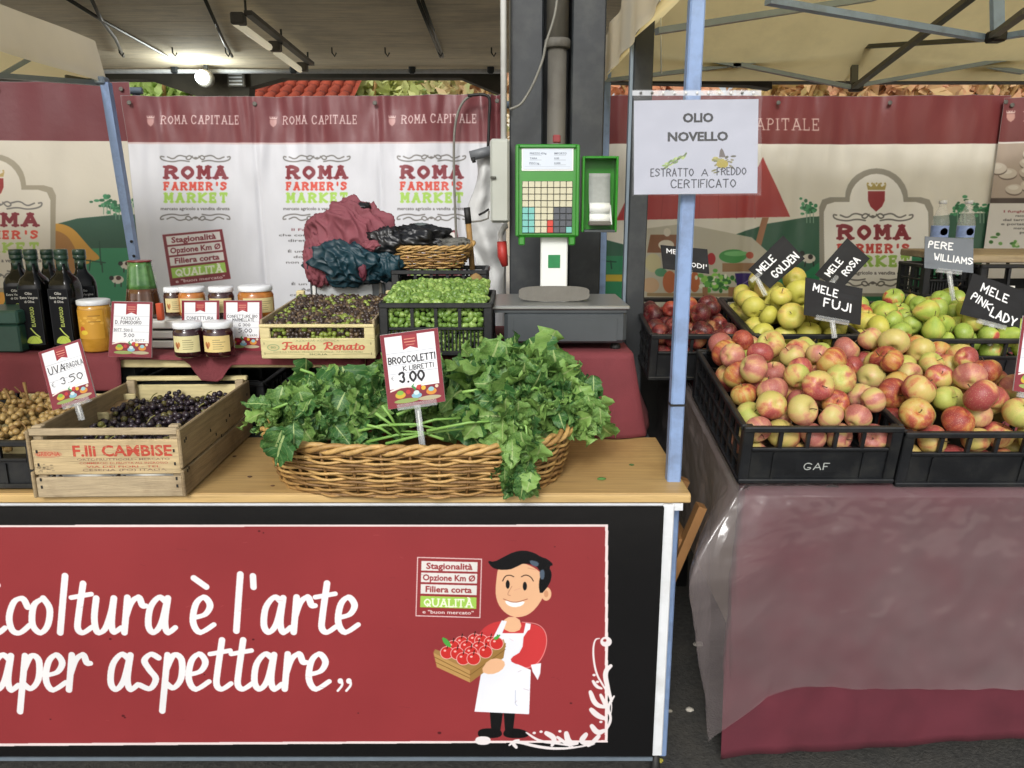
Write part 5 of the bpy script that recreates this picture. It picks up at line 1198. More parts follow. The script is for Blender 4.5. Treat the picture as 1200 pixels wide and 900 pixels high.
def fruit_mat(name, stops, blush=11, rough=.32, off=.5, streak=38, rnd_=.6, speck='#c8b890'):
    m = bpy.data.materials.new(name); m.use_nodes = True; N = m.node_tree.nodes; L = m.node_tree.links; b = N['Principled BSDF']
    tc = N.new('ShaderNodeTexCoord'); oi = N.new('ShaderNodeObjectInfo'); sx = N.new('ShaderNodeSeparateXYZ'); L.new(tc.outputs['Object'], sx.inputs[0])
    nz = N.new('ShaderNodeTexNoise'); nz.inputs['Scale'].default_value = streak; nz.inputs['Detail'].default_value = 4
    ad = N.new('ShaderNodeVectorMath'); ad.operation = 'ADD'; mp = N.new('ShaderNodeMapping'); mp.inputs['Scale'].default_value = (1,1,.22)
    cb_ = N.new('ShaderNodeCombineXYZ'); ml = N.new('ShaderNodeMath'); ml.operation = 'MULTIPLY'; ml.inputs[1].default_value = 9.0
    L.new(oi.outputs['Random'], ml.inputs[0]); L.new(ml.outputs[0], cb_.inputs[0]); L.new(ml.outputs[0], cb_.inputs[1])
    L.new(tc.outputs['Object'], mp.inputs[0]); L.new(mp.outputs[0], ad.inputs[0]); L.new(cb_.outputs[0], ad.inputs[1]); L.new(ad.outputs[0], nz.inputs['Vector'])
    m1 = N.new('ShaderNodeMath'); m1.operation = 'MULTIPLY_ADD'; m1.inputs[1].default_value = blush; m1.inputs[2].default_value = off; L.new(sx.outputs[0], m1.inputs[0])
    m2 = N.new('ShaderNodeMath'); m2.operation = 'MULTIPLY_ADD'; m2.inputs[1].default_value = 2.3; L.new(nz.outputs['Fac'], m2.inputs[0]); L.new(m1.outputs[0], m2.inputs[2])
    m3 = N.new('ShaderNodeMath'); m3.operation = 'MULTIPLY_ADD'; m3.inputs[1].default_value = rnd_; L.new(oi.outputs['Random'], m3.inputs[0]); L.new(m2.outputs[0], m3.inputs[2])
    m4 = N.new('ShaderNodeMath'); m4.operation = 'SUBTRACT'; m4.inputs[1].default_value = 1.15+rnd_/2; L.new(m3.outputs[0], m4.inputs[0])
    rp = N.new('ShaderNodeValToRGB'); L.new(m4.outputs[0], rp.inputs[0])
    while len(rp.color_ramp.elements) < len(stops): rp.color_ramp.elements.new(.5)
    for e, (p_, c_) in zip(rp.color_ramp.elements, stops): e.position = p_; e.color = (*C(c_), 1)
    n2 = N.new('ShaderNodeTexVoronoi'); n2.inputs['Scale'].default_value = 330; L.new(ad.outputs[0], n2.inputs['Vector']); L.new(tc.outputs['Object'], n2.inputs['Vector'])
    r2 = N.new('ShaderNodeValToRGB'); r2.color_ramp.elements[0].position = .16; r2.color_ramp.elements[0].color = (.55,)*3+(1,); r2.color_ramp.elements[1].position = .28; r2.color_ramp.elements[1].color = (0,0,0,1)
    L.new(n2.outputs['Distance'], r2.inputs[0]); mx = N.new('ShaderNodeMix'); mx.data_type = 'RGBA'; L.new(r2.outputs[0], mx.inputs[0]); L.new(rp.outputs[0], mx.inputs[6]); mx.inputs[7].default_value = (*C(speck), 1)
    L.new(mx.outputs[2], b.inputs['Base Color']); b.inputs['Roughness'].default_value = rough; b.inputs['Subsurface Weight'].default_value = .0
    n3 = N.new('ShaderNodeTexNoise'); n3.inputs['Scale'].default_value = 40; L.new(ad.outputs[0], n3.inputs['Vector']); mr = N.new('ShaderNodeMapRange'); mr.inputs['To Min'].default_value = rough; mr.inputs['To Max'].default_value = rough+.35
    L.new(n3.outputs['Fac'], mr.inputs[0]); L.new(mr.outputs[0], b.inputs['Roughness'])
    bp = N.new('ShaderNodeBump'); bp.inputs['Strength'].default_value = .12; bp.inputs['Distance'].default_value = .004; L.new(n3.outputs['Fac'], bp.inputs['Height']); L.new(bp.outputs[0], b.inputs['Normal'])
    return m
FM = {
 'pinkish': fruit_mat('apple_pinkish', [(0,'#b5a862'),(.30,'#c0a46c'),(.46,'#c09068'),(.70,'#b06e60'),(1,'#9c5850')], 12),
 'bicolour': fruit_mat('apple_bicolour', [(0,'#b5a75c'),(.36,'#c2a464'),(.52,'#ba7a52'),(.76,'#a8524a'),(1,'#93403e')], 14, rough=.25),
 'darkred': fruit_mat('apple_dark_red', [(0,'#9a6a48'),(.25,'#8a3a34'),(.5,'#6c2428'),(.8,'#511a22'),(1,'#43151d')], 8, rough=.22, off=.62),
 'orangered': fruit_mat('apple_orange_red', [(0,'#b88a4c'),(.3,'#b5573c'),(.6,'#9c3a30'),(1,'#7c2a28')], 10, rough=.28),
 'yellowgreen': fruit_mat('apple_yellow_green', [(0,'#a3ab54'),(.5,'#b8b062'),(.75,'#bd9a5c'),(1,'#a8604a')], 9, rough=.4, off=.25, speck='#7d7440'),
 'russet': fruit_mat('apple_russet', [(0,'#b59a52'),(.35,'#b5783f'),(.65,'#a04a34'),(1,'#86302a')], 10, rough=.36, streak=60),
 'golden': fruit_mat('apple_golden', [(0,'#b3b04a'),(.5,'#bcb556'),(.8,'#c9b45a'),(1,'#bda05c')], 5, rough=.35, off=.35, speck='#8f8648'),
 'green': fruit_mat('apple_green', [(0,'#869e40'),(.6,'#9cac50'),(.78,'#b8a04e'),(.92,'#b2563f'),(1,'#a5423c')], 13, rough=.28, off=.28),
 'pear': fruit_mat('pear_green', [(0,'#8ba23f'),(.5,'#a3b04a'),(.85,'#b5a652'),(1,'#a88a4c')], 5, rough=.42, off=.4, speck='#6e6a38'),
}
stem_m = mat('fruit_stem', '#4f3c24', .8)
fm_cache = {}
def fruit(name, key, kind, r, v, loc, rot, sc, lab, cat, group):
    k = (key, kind, v)
    if k not in fm_cache:
        me, mi = fruit_mesh(name, r, kind, seed=v*7+len(key)); me.materials.append(FM[key]); me.materials.append(stem_m); me.polygons.foreach_set('material_index', mi); fm_cache[k] = me
    o = bpy.data.objects.new(name, fm_cache[k]); COL.objects.link(o); o.location = loc; o.rotation_euler = rot; o.scale = (sc,)*3
    return tag(o, lab, cat, group)
def fill(crate, n, r, w, d, floor, rim, seed, pick, where, hmax=.5, keep=None, slope=1.0, dome=.10):
    ORD = ['first','second','third','fourth','fifth','sixth','seventh','eighth','ninth','tenth','eleventh','twelfth','thirteenth','fourteenth','fifteenth','sixteenth','seventeenth','eighteenth','nineteenth','twentieth']
    bpy.context.view_layer.update()
    p, rad = heap(n, r, w, d, floor, rim, seed=seed, hmax=hmax, slope=slope)
    q_ = p[:,2] < rim+dome*(1-(p[:,0]/(w*.5))**2*.5); p = p[q_]; rad = rad[q_]; n = len(p); g = random.Random(seed); Mx = crate.matrix_world
    p[:,1] += .018
    # leave out fruit the crate and the fruit on top hide completely
    out = []
    for i in range(n):
        above = sum(1 for j in range(n) if j != i and p[j,2] > p[i,2]+r*.9 and math.hypot(p[j,0]-p[i,0], p[j,1]-p[i,1]) < r*1.5)
        if above >= 3 and p[i,1] > r*2.2: continue
        out.append(i)
    out.sort(key=lambda i: p[i,1]); per = 8; rank = {}
    for a in range(0, len(out), per):
        for b, i in enumerate(sorted(out[a:a+per], key=lambda i: p[i,0])): rank[i] = (a//per, b)
    for i in out:
        key, kind, nm, colour = pick(g, p[i])
        u = (p[i,0]+w/2)/w; v = p[i,1]/d
        side = 'left' if u < .34 else ('middle' if u < .67 else 'right'); dep = 'front' if v < .34 else ('centre' if v < .67 else 'back')
        hi = 'on top of' if p[i,2] > rim+r else ('low in' if p[i,2] < rim-r*1.2 else 'in')
        pos = {'left':'at the left','middle':'midway across','right':'at the right'}[side]+{'front':', near the front','centre':', halfway back','back':', near the back'}[dep]
        ra, rb_ = rank[i]; lab = f'{colour} {hi} {where} crate, {ORD[min(rb_,12)]} from left, {ORD[min(ra,19)]} row'
        fruit(nm, key, kind, r, g.randrange(5), Mx @ Vector(p[i]), (g.gauss(0,1.0)+.35, g.gauss(0,1.0), g.uniform(0,6.28)), rad[i]/r*g.uniform(.97,1.05), lab, nm, lab and f'{nm}s heaped in the {where} crate')
    return len(out)
def pA(g, q):
    c = g.random(); 
    if c < .50: return 'pinkish', 'apple', 'apple', 'pinkish apple'
    if c < .66: return 'yellowgreen', 'apple', 'apple', 'yellow green apple'
    if c < .80: return 'russet', 'apple', 'apple', 'russet orange apple'
    return 'bicolour', 'apple', 'apple', 'red and yellow apple'
def pB(g, q):
    c = g.random()
    if c < .34: return 'bicolour', 'apple', 'apple', 'red and yellow apple'
    if c < .50: return 'yellowgreen', 'apple', 'apple', 'yellow green apple'
    if c < .68: return 'russet', 'apple', 'apple', 'russet orange apple'
    return 'pinkish', 'apple', 'apple', 'pinkish apple'
def pC(g, q):
    c = g.random()
    if c < .68: return 'darkred', 'apple', 'apple', 'dark red apple'
    if c < .92: return 'orangered', 'apple', 'apple', 'orange red apple'
    return 'golden', 'apple', 'apple', 'yellow apple'
pD = lambda g, q: ('golden', 'apple', 'apple', 'yellow golden apple')
def pE(g, q):
    if q[0] < -.22: return 'golden', 'apple', 'apple', 'yellow golden apple'
    return ('green', 'apple', 'apple', 'green apple') if g.random() < .62 else ('pear', 'pear', 'pear', 'green pear')
nA = fill(cA, 122, .040, xA1-xA0-.03, .55, .012, .20, 11, pA, 'GAF', hmax=.8, slope=.12, dome=.062)
nB = fill(cB, 122, .040, .41, .55, .012, .20, 12, pB, 'right edge', hmax=.8, slope=.12, dome=.058)
nC = fill(cC, 56, .036, xC1-xC0-.03, .42, .03, .16, 13, pC, 'dark red apple', slope=1.3)
nD = fill(cD, 72, .041, .35, .43, .03, .19, 14, pD, 'golden apple', slope=.15, dome=.075, hmax=.7)
nE = fill(cE, 155, .036, .61, .43, .02, .19, 15, pE, 'green fruit', slope=.15, dome=.05, hmax=.7)
print('FRUIT', nA, nB, nC, nD, nE)
# ------------------------------------------------------------------ small round produce joined as stuff, numpy
def ball_template(n=7, m=5, asp=1.0):
    mb = MB().lathe([(math.sin(math.pi*i/m)+(.02 if i in (0,m) else 0), -math.cos(math.pi*i/m)*asp) for i in range(m+1)], n, cap=False)
    return np.array(mb.v), mb.f
def balls(name, P, r, mats, pick, parent=None, asp=1.0, seed=0, jr=.12, n=7, m=5, rot=True):
    T, Fc = ball_template(n, m, asp); g = np.random.default_rng(seed); P = np.asarray(P, float); k = len(P)
    V = np.zeros((k, len(T), 3)); fs = []; mi = []
    for i in range(k):
        if rot:
            M3 = np.array(Euler(tuple(g.uniform(-1.5,1.5,3))).to_matrix())
            V[i] = (T @ M3.T)*r*g.uniform(1-jr, 1+jr)+P[i]
        else: V[i] = T*r*g.uniform(1-jr,1+jr)+P[i]
        b = i*len(T); fs += [[b+q for q in f] for f in Fc]; mi += [pick(g, P[i])]*len(Fc)
    me = bpy.data.meshes.new(name); me.from_pydata(V.reshape(-1,3).tolist(), [], fs); me.polygons.foreach_set('use_smooth', [True]*len(fs))
    for m_ in mats: me.materials.append(m_)
    me.polygons.foreach_set('material_index', mi); me.update()
    return obj(name, me, None, parent)
def plank_print(cv, name, base, **k): return mat(name, base, .75, .2, 14, .3, 40, stretch=(.6,1,9), dirt='#6e5b3f', dirtamt=.5, dirtscale=9, img=cv.image(name), **k)
def plank(name, c, d, m, parent, uv=False, jit=.0, rot=None):
    mb = MB().box(c, d, bev=.0025, rot=rot)
    if uv:
        xs = [v[0] for v in mb.v]; zs = [v[2] for v in mb.v]; ax, bx, az, bz = min(xs), max(xs), min(zs), max(zs)
        for i, f in enumerate(mb.f): mb.uv[i] = [((mb.v[k][0]-ax)/(bx-ax), (mb.v[k][2]-az)/(bz-az)) for k in f]
    return obj(name, mb, m, parent)

# ------------------------------------------------------------------ old wooden crate with dark grapes
wA, dA, hA = .372, .565, .185
gc = thing('wooden_crate', 'weathered wooden crate stencilled F.LLI CAMBISE in red, full of dark grapes', 'crate', (at(131,600,1.86).x+.0, 1.865, TZ+.001), (0,0,R(1.5)))
W1, W2 = M['crate_wood'], M['crate_wood_side']
cv = Cv(700, 190); 
cv.sans('F.lli CAMBISE', 430, 88, 58, '#b5402f', .03, 'c', fit=470); cv.sans('GREGNA', 78, 84, 20, '#b5402f', .02, 'c', fit=110); cv.ell(78,76,66,20,'#b5402f',.35)
cv.sans('ORTOFRUTTICOLI - MERCATO', 430, 112, 12, '#7a5f50', .01, 'c', fit=440); cv.sans('COMMERCIO DI FRUTTA ALL INGROSSO', 430, 132, 11, '#b5402f', .01, 'c', fit=420)
cv.sans('VIA DEI FIORI - TEL.', 430, 152, 11, '#b5402f', .01, 'c', fit=360); cv.sans('CESENA (FO) ITALIA', 430, 170, 11, '#7a5f50', .01, 'c', fit=400)
for i in range(26): cv.ell(rnd.gauss(60,25), rnd.gauss(150,12), rnd.uniform(2,9), rnd.uniform(1,5), '#4f4638', .5)
for i in range(500): x, y = rnd.uniform(0,700), rnd.uniform(20,185); s_ = rnd.uniform(1,4); cv.a[max(0,int(y)):int(y+s_), max(0,int(x)):int(x+s_*2.5), 3] *= rnd.uniform(0,.6)
pm = plank_print(cv, 'stencil_plank', '#b7a27b')
plank('plank', (0,.004,hA-.009), (wA,.012,.018), W1, gc)
plank('plank', (0,.006,hA*.585), (wA,.010,hA*.50), pm, gc, uv=True)
plank('plank', (0,.006,hA*.150), (wA+.004,.010,hA*.295), W1, gc)
plank('plank', (0,dA-.006,hA*.72), (wA,.010,hA*.40), M['pale_wood'], gc); plank('plank', (0,dA-.006,hA*.22), (wA,.010,hA*.40), W1, gc)
plank('plank', (0,dA-.006,hA+.006), (wA+.012,.020,.014), M['pale_wood'], gc)
for sx in (-1,1):
    plank('plank', (sx*(wA/2+.003), dA/2, hA*.70), (.009,dA+.01,hA*.56), W2, gc); plank('plank', (sx*(wA/2+.003), dA/2, hA*.20), (.009,dA+.01,hA*.38), W2, gc)
    for y in (.022, dA-.022): plank('corner_post', (sx*(wA/2-.014), y, hA/2+.004), (.026,.022,hA), W1, gc)
for i in range(4): plank('plank', (0,.07+i*.14,.006), (wA-.02,.12,.008), W1, gc)
obj('paper_liner', MB().grid(lambda u, v: ((u-.5)*(wA-.03), .016+.006*math.sin(u*14)+.004*math.sin(v*9), hA*.27+v*.02), 20, 4), M['white_plastic'], gc, thick=.001)
nl = MB()
for z in (hA*.12, hA*.18, hA*.42, hA*.72):
    for sx in (-1,1): nl.lathe([(.0002,-.001),(.0018,-.0012),(.0018,.001)], 6)
nm_ = MB().box((0,0,0), (.004,.002,.008)).mesh('nail')
for z in (.03,.05,.09,.125):
    for sx in (-1,1): obj('nail', nm_, M['cable'], gc, loc=(sx*(wA/2-.014),-.0002,z))
for y in (.02,.03,dA-.03,.2,.24,.28,.33,.36):
    for z in ((.05,.13) if y < .1 or y > .5 else (.10,)): obj('nail', nm_, M['cable'], gc, loc=(wA/2+.0082,y,z+.02*math.sin(y*40)), rot=(0,0,R(90)))
GRm = mat('grape_dark', '#1d181f', .3, .5, 60, col2='#3a2f38'); GRg = mat('grape_green', '#6c6a34', .35, .3, 30, col2='#4b3a33'); stm = mat('grape_stem', '#7d7a45', .7)
bpy.context.view_layer.update()
gg = np.random.default_rng(4); P = []
for i in range(1500):
    x = gg.uniform(-wA/2+.022, wA/2-.022); y = gg.uniform(.028, dA-.03)
    z = .104+.026*math.exp(-((y-.40)/.2)**2)*math.exp(-(x/.16)**2)+.012*math.sin(x*40)*math.sin(y*33)+.02*(y/dA); lay = gg.integers(0,2)
    q = np.array([x, y, z-lay*.014+gg.uniform(-.004,.004)])
    if all((q-o_)@(q-o_) > .0150**2 for o_ in P[-900:]): P.append(q)
P = np.array(P); cs = [(-.10,.46),(.06,.47),(-.09,.33),(.09,.34),(-.02,.24),(.11,.20),(-.11,.18),(-.04,.09),(.10,.08)]
names = ['at the back left','at the back right','left of the middle','right of the middle','in the centre','at the right plank','at the left plank','behind the front plank','in the near right corner']
own = np.argmin([[math.hypot(p[0]-c[0], p[1]-c[1])+.0*p[2] for c in cs] for p in P], axis=1)
for k in range(len(cs)):
    Q = P[own == k]
    if len(Q) < 4: continue
    c = Q.mean(0); w_ = gc.matrix_world @ Vector(c)
    t = thing('grape_bunch', 'bunch of small dark purple grapes lying '+names[k]+' of the wooden crate', 'grapes', w_, group='dark grape bunches in the wooden crate')
    balls('grapes', Q-c, .0086, [GRm, GRg], lambda g, p: int(g.random() < .13), t, jr=.24, seed=k, n=8, m=6)
    t_ = MB(); t_.tube(catmull([(0,0,-.01),(.012,.004,.012),(.02,.012,.026),(.034,.01,.034)],4), .0018, 5); obj('stem', t_, stm, t)
# lower layer seen through the gap in the front
lo_ = tag(balls('loose_grapes', [gc.matrix_world @ Vector((x, .028+.004*math.sin(x*300), z)) for z in (.03,.047,.062,.078,.094,.11,.125) for x in np.arange(-.15,.155,.0165)]+
          [gc.matrix_world @ Vector((x, y, .068+.006*math.sin(x*90+y*70))) for x in np.arange(-.155,.16,.016) for y in np.arange(.05,.54,.016)], .009, [GRm, GRg], lambda g, p: int(g.random() < .15), seed=9, n=6, m=4),
          'dark grapes lying loose below the bunches in the wooden crate', 'grapes', kind='stuff')

# ------------------------------------------------------------------ black crate of pale grapes at the left edge, wooden crate behind it
bx1 = at(44,525,1.93).x
cW = plastic_crate('black crate of pale yellow grapes cut by the left edge', bx1-.42, bx1, 1.92, .40, TZ+.001, .135, 0, group='black plastic crates on the left stall')
bpy.context.view_layer.update()
GY = mat('grape_yellow', '#b59a62', .4, .2, 50, col2='#927444'); GB = mat('grape_brown', '#8a6a3c', .45)
P = []
for i in range(900):
    x = gg.uniform(-.19,.19); y = gg.uniform(.03,.38); z = .115+.055*(y/.38)+.012*math.sin(x*50)*math.sin(y*40)-gg.integers(0,2)*.014
    q = np.array([x,y,z])
    if all((q-o_)@(q-o_) > .0150**2 for o_ in P[-900:]): P.append(q)
P = np.array(P); cs = [(.12,.1),(.13,.22),(.12,.33),(.02,.1),(.0,.22),(.02,.34),(-.12,.2)]
own = np.argmin([[math.hypot(p[0]-c[0], p[1]-c[1]) for c in cs] for p in P], axis=1)
nmz = ['at the front right corner','by the right wall','at the back right corner','at the front','in the middle','at the back','at the left']
for k in range(len(cs)):
    Q = P[own == k]
    if len(Q) < 4: continue
    c = Q.mean(0); t = thing('grape_bunch', 'bunch of pale yellow grapes '+nmz[k]+' of the left black crate', 'grapes', cW.matrix_world @ Vector(c), group='pale grape bunches in the left black crate')
    balls('grapes', Q-c, .0095, [GY, GB], lambda g, p: int(g.random() < .14), t, seed=k, n=8, m=6)
    obj('stem', MB().tube(catmull([(0,0,-.005),(-.01,.01,.018),(-.03,.012,.04)],4), .002, 5), M['twig'], t)
for i, (pts) in enumerate((((5,455),(14,472),(22,482)),((28,448),(32,465),(38,480)),((60,465),(80,455),(96,448)),((45,470),(58,462),(60,480)))):
    t = tag(obj('vine_twig', MB().tube([at(*q, 2.25) for q in pts], [.0045,.004,.003], 6), M['twig']), ['short brown vine twig at the far left of the pale grapes','brown vine twig standing beside the first one','thin twig leaning behind the tilted price card','bent twig between the pale grapes and the wooden crate'][i], 'twig')
wc2 = thing('wooden_crate', 'shallow pale wooden crate lined with brown paper behind the F.LLI CAMBISE crate', 'crate', (at(85,490,2.32).x, 2.20, TZ+.001)); w2 = .36
for zz in (.03,.085,.125): plank('plank', (0,.0,zz), (w2,.009,.046 if zz < .1 else .024), M['pale_wood'], wc2); plank('plank', (0,.17,zz+.012), (w2,.009,.046 if zz < .1 else .03), M['pale_wood'], wc2)
for sx in (-1,1): plank('plank', (sx*(w2/2-.004),.085,.07), (.009,.158,.12), W2, wc2)
obj('paper_liner', MB().grid(lambda u, v: ((u-.5)*(w2-.02), .012+.148*v, .125+.012*noise.noise(Vector((u*6,v*5,3)))+.01*v), 24, 14), mat('brown_paper','#9c8058',.8,.2,12,.4,20), wc2)
# dark things under the shelf
for x0_, lab in ((-1.55,'black crate stored under the left end of the shelf'),(-1.05,'black crate stored under the shelf behind the wooden grape crate'),(-.55,'black crate stored under the shelf behind the wicker basket')):
    plastic_crate(lab, x0_-.22, x0_+.22, 2.50, .3, TZ-.0, .16, 0, group='black crates under the shelf')
t = tag(obj('under_shelf_board', MB().box((-.85,2.72,TZ-.013), (2.6,.62,.022)), M['steel']), 'dark lower board under the shelf carrying the stored crates', 'board')

# ------------------------------------------------------------------ olives in a pale crate (Feudo Renato)
a, b = at(308,430,2.33), at(441,430,2.33); wF = b.x-a.x; hF = at(308,381,2.33).z-SZ
fc = thing('wooden_crate', 'pale wooden crate printed Feudo Renato in red script, full of dark olives', 'crate', ((a.x+b.x)/2, 2.33, SZ+.003), (R(3),0,0)); dF = .44
cv = Cv(560, 150)
cv.hand('AZIENDA AGRICOLA', 280, 22, 12, '#7a8a5c', .12, align='c', fit=210, jit=0)
cv.script('Feudo', 105, 82, 32, 165, '#bf4a3c', .26); cv.script('Renato', 305, 82, 32, 205, '#bf4a3c', .26)
cv.ell(62,66,30,24,'#7a9a6c'); cv.ell(62,66,26,20,'#c3b684'); cv.hand('BIO', 62, 73, 14, '#5f8050', .14, align='c', jit=0)
cv.sans('OLIVE DA TAVOLA - PRODOTTO IN ITALIA - CATEGORIA PRIMA', 280, 104, 9, '#6c7a4c', .01, 'c', fit=440); cv.sans('SICILIA', 280, 122, 12, '#5a6a40', .02, 'c', fit=90)
cv.lines([[(20,112),(210,116)],[(350,116),(530,112)]], 3, '#8c8a58')
for x in (18,540): cv.lines([[(x,30),(x,44)],[(x,104),(x,120)]], 3, '#4f4630')
fm_ = mat('feudo_plank', '#c9be8c', .7, .12, 14, .2, 40, stretch=(.6,1,9), dirt='#93825a', dirtamt=.3, dirtscale=9, img=cv.image('feudo_plank'))
hp = hF*.60
plank('plank', (0,0,hp/2), (wF,.009,hp), fm_, fc, uv=True); plank('plank', (0,-.001,hF-.004), (wF,.012,.010), M['pale_wood'], fc)
for sx in (-1,1):
    plank('corner_post', (sx*(wF/2-.016),.001,hp+(hF-hp)/2-.004), (.032,.010,hF-hp-.006), M['pale_wood'], fc)
    plank('corner_post', (sx*(wF/2-.014),.018,hF/2), (.022,.022,hF-.012), M['pale_wood'], fc)
    plank('plank', (sx*(wF/2-.004),dF/2,hF*.30), (.007,dF-.012,hF*.55), M['pale_wood'], fc)
    plank('plank', (sx*(wF/2-.004),dF/2,hF*.80+.02), (.007,dF-.012,hF*.30), M['crate_wood'], fc, rot=None)
    plank('corner_post', (sx*(wF/2-.016),dF-.012,hF/2+.018), (.028,.022,hF+.036), M['pale_wood'], fc)
plank('plank', (0,dF,hF*.45), (wF-.01,.009,hF*.9), M['pale_wood'], fc); plank('plank', (0,dF-.001,hF+.005), (wF-.05,.008,.018), M['pale_wood'], fc)
plank('plank', (0,dF/2,.004), (wF-.02,dF-.02,.006), M['pale_wood'], fc)
bpy.context.view_layer.update()
OB = mat('olive_black', '#2f2622', .3, .4, 60, col2='#43352c'); OG = mat('olive_green', '#7c8a3c', .35, .25, 30); OV = mat('olive_violet', '#54423c', .3, .3, 50, col2='#6b5a3c')
P = []
for x in np.arange(-wF/2+.02, wF/2-.016, .0125):
    for y in np.arange(.022, dF-.02, .0125):
        z = hF-.012+.030*(y/dF)+.006*math.sin(x*45+1)*math.sin(y*38)
        P.append(fc.matrix_world @ Vector((x+gg.uniform(-.004,.004), y+gg.uniform(-.004,.004), z+gg.uniform(-.005,.005))))
for z in np.arange(.012, hF-.012, .0125):
    for x in np.arange(-wF/2+.03, wF/2-.028, .013): P.append(fc.matrix_world @ Vector((x+gg.uniform(-.003,.003), .016, z+gg.uniform(-.003,.003))))
ol = tag(balls('olives', P, .0078, [OB, OG, OV], lambda g, p: int(g.choice(3, p=[.64,.08+(.3 if noise.noise(Vector((p[0]*14,p[1]*14,1))) > .22 else 0),.28-(.3 if noise.noise(Vector((p[0]*14,p[1]*14,1))) > .22 else 0)+.0]) if noise.noise(Vector((p[0]*14,p[1]*14,1))) <= .22 else g.choice([0,1])), asp=1.3, seed=2), 'black and green olives heaped in the Feudo Renato crate', 'olives', kind='stuff')
# ------------------------------------------------------------------ green olives in black crates
a, b = at(444,356,2.37), at(577,356,2.37)
cG = plastic_crate('black slotted crate heaped with bright green olives beside the weighing scale', a.x, b.x, 2.36, .40, SZ+.003, a.z-SZ, 0, 'fine', group='black plastic crates on the left stall')
bpy.context.view_layer.update()
LG = mat('olive_lime', '#72923e', .4, .2, 30, col2='#587636'); LG2 = mat('olive_lime_light', '#8aa556', .35, .1, 30)
hG = a.z-SZ; wG = b.x-a.x; P = []
for x in np.arange(-wG/2+.022, wG/2-.02, .0165):
    for y in np.arange(.028, .37, .0145):
        P.append(cG.matrix_world @ Vector((x+gg.uniform(-.009,.009), y+gg.uniform(-.009,.009), hG-.012+.045*math.sin(min(1,y/.3)*1.57)*(1-(x/(wG*.62))**4)+gg.uniform(-.006,.006))))
for z in np.arange(.014, hG-.016, .0165):
    for x in np.arange(-wG/2+.034, wG/2-.03, .0165): P.append(cG.matrix_world @ Vector((x+gg.uniform(-.004,.004), .026, z+gg.uniform(-.004,.004))))
tag(balls('green_olives', P, .0095, [LG, LG2], lambda g, p: int(g.random() < .4), asp=1.55, jr=.2, seed=5), 'bright green olives heaped in the black slotted crate', 'olives', kind='stuff')
a, b = at(458,317,2.80), at(571,317,2.80); zb_ = at(500,352,2.80).z
t = thing('support_box', 'small dark box under the upper black crate behind the green olives', 'box', ((a.x+b.x)/2, 2.82, SZ+.002))
obj('shell', MB().box((0,.09,(zb_-SZ-.004)/2), (b.x-a.x-.02,.17,zb_-SZ-.004), bev=.004), M['black_paint'], t)
cU = plastic_crate('upper black crate behind the green olives carrying the small basket', a.x, b.x, 2.80, .24, zb_+.001, a.z-zb_, 0, 'open', group='black plastic crates on the left stall')
tag(obj('brown_bag', MB().lathe([(.001,0),(.03,.0),(.034,.03),(.028,.06),(.012,.075),(.001,.08)], 14, c=(0,0,0)).xf(Matrix.Identity(4)), mat('brown_bag','#8a6d42',.8,.25,30,.5,30), loc=at(558,346,2.775)), 'crumpled brown paper bag at the right end of the green olives', 'bag')

# ------------------------------------------------------------------ wicker baskets
def wicker(lab, c, A, B, a_, b_, h, rows, stakes, r, base_m, rot=0, n_e=3.0, rim_r=.008, group=None, sub=7):
    t = thing('wicker_basket', lab, 'basket', c, (0,0,rot), group)
    def per(th, k):                       # k 0 bottom .. 1 top
        kk = k**.8; ax, by = a_+(A-a_)*kk, b_+(B-b_)*kk; ca, sa = math.cos(th), math.sin(th)
        m = (abs(ca)**n_e+abs(sa)**n_e)**(-1/n_e); return Vector((ca*m*ax, sa*m*by, 0))
    def zz(th, k): return h*k*(1+.20*k*math.cos(th)**6)
    mats = [mat('wicker_a','#9c7844',.55,.25,40,.3,90), mat('wicker_b','#7c5c34',.55,.25,40,.3,90), mat('wicker_c','#b8945a',.5,.2,40,.3,90)]
    for i in range(stakes):
        th = 2*math.pi*i/stakes
        pts = [per(th,k)+Vector((0,0,zz(th,k))) for k in (0,.33,.66,.97)]
        obj('stake', MB().tube(pts, r*1.15, 5), mats[1], t)
    g = random.Random(int(A*1000))
    for k in range(rows):
        kk = (k+.4)/rows; n = stakes*sub; ph = k % 2; P = []
        for i in range(n):
            th = 2*math.pi*i/n; w = math.cos(math.pi*(i/sub+ph)); o = per(th, kk); nn = o.normalized()
            P.append(o+nn*(w*r*1.7)+Vector((0,0,zz(th,kk)+r*.35*math.sin(i*.7+k)+r*.5*w*(1 if (k//3) % 2 else -1))))
        obj('weaver', MB().tube(P, r*g.uniform(.95,1.25), 6, closed=True), mats[g.choice([0,0,1,2])], t)
    n = stakes*4
    for s_ in range(3):
        P = []
        for i in range(n):
            th = 2*math.pi*i/n; ph = 2*math.pi*(i/(n/ (stakes/2.0))) + s_*2.094; o = per(th,1); nn = o.normalized()
            P.append(o+nn*(rim_r*1.15*math.cos(ph))+Vector((0,0,zz(th,1)+rim_r*1.15*math.sin(ph))))
        obj('rim_strand', MB().tube(P, rim_r*.85, 7, closed=True), mats[2 if s_ else 0], t)
    P = [per(2*math.pi*i/40,0)*1.01+Vector((0,0,r)) for i in range(40)]; obj('base_ring', MB().tube(P, r*1.4, 6, closed=True), mats[1], t)
    nn_ = 48; obj('base', MB().add([tuple(per(2*math.pi*i/nn_,0)+Vector((0,0,r*.8))) for i in range(nn_)], [list(range(nn_))]), mats[1], t, thick=.004)
    return t
BC = Vector((at(497,560,2.12).x, 2.125, TZ+.001))
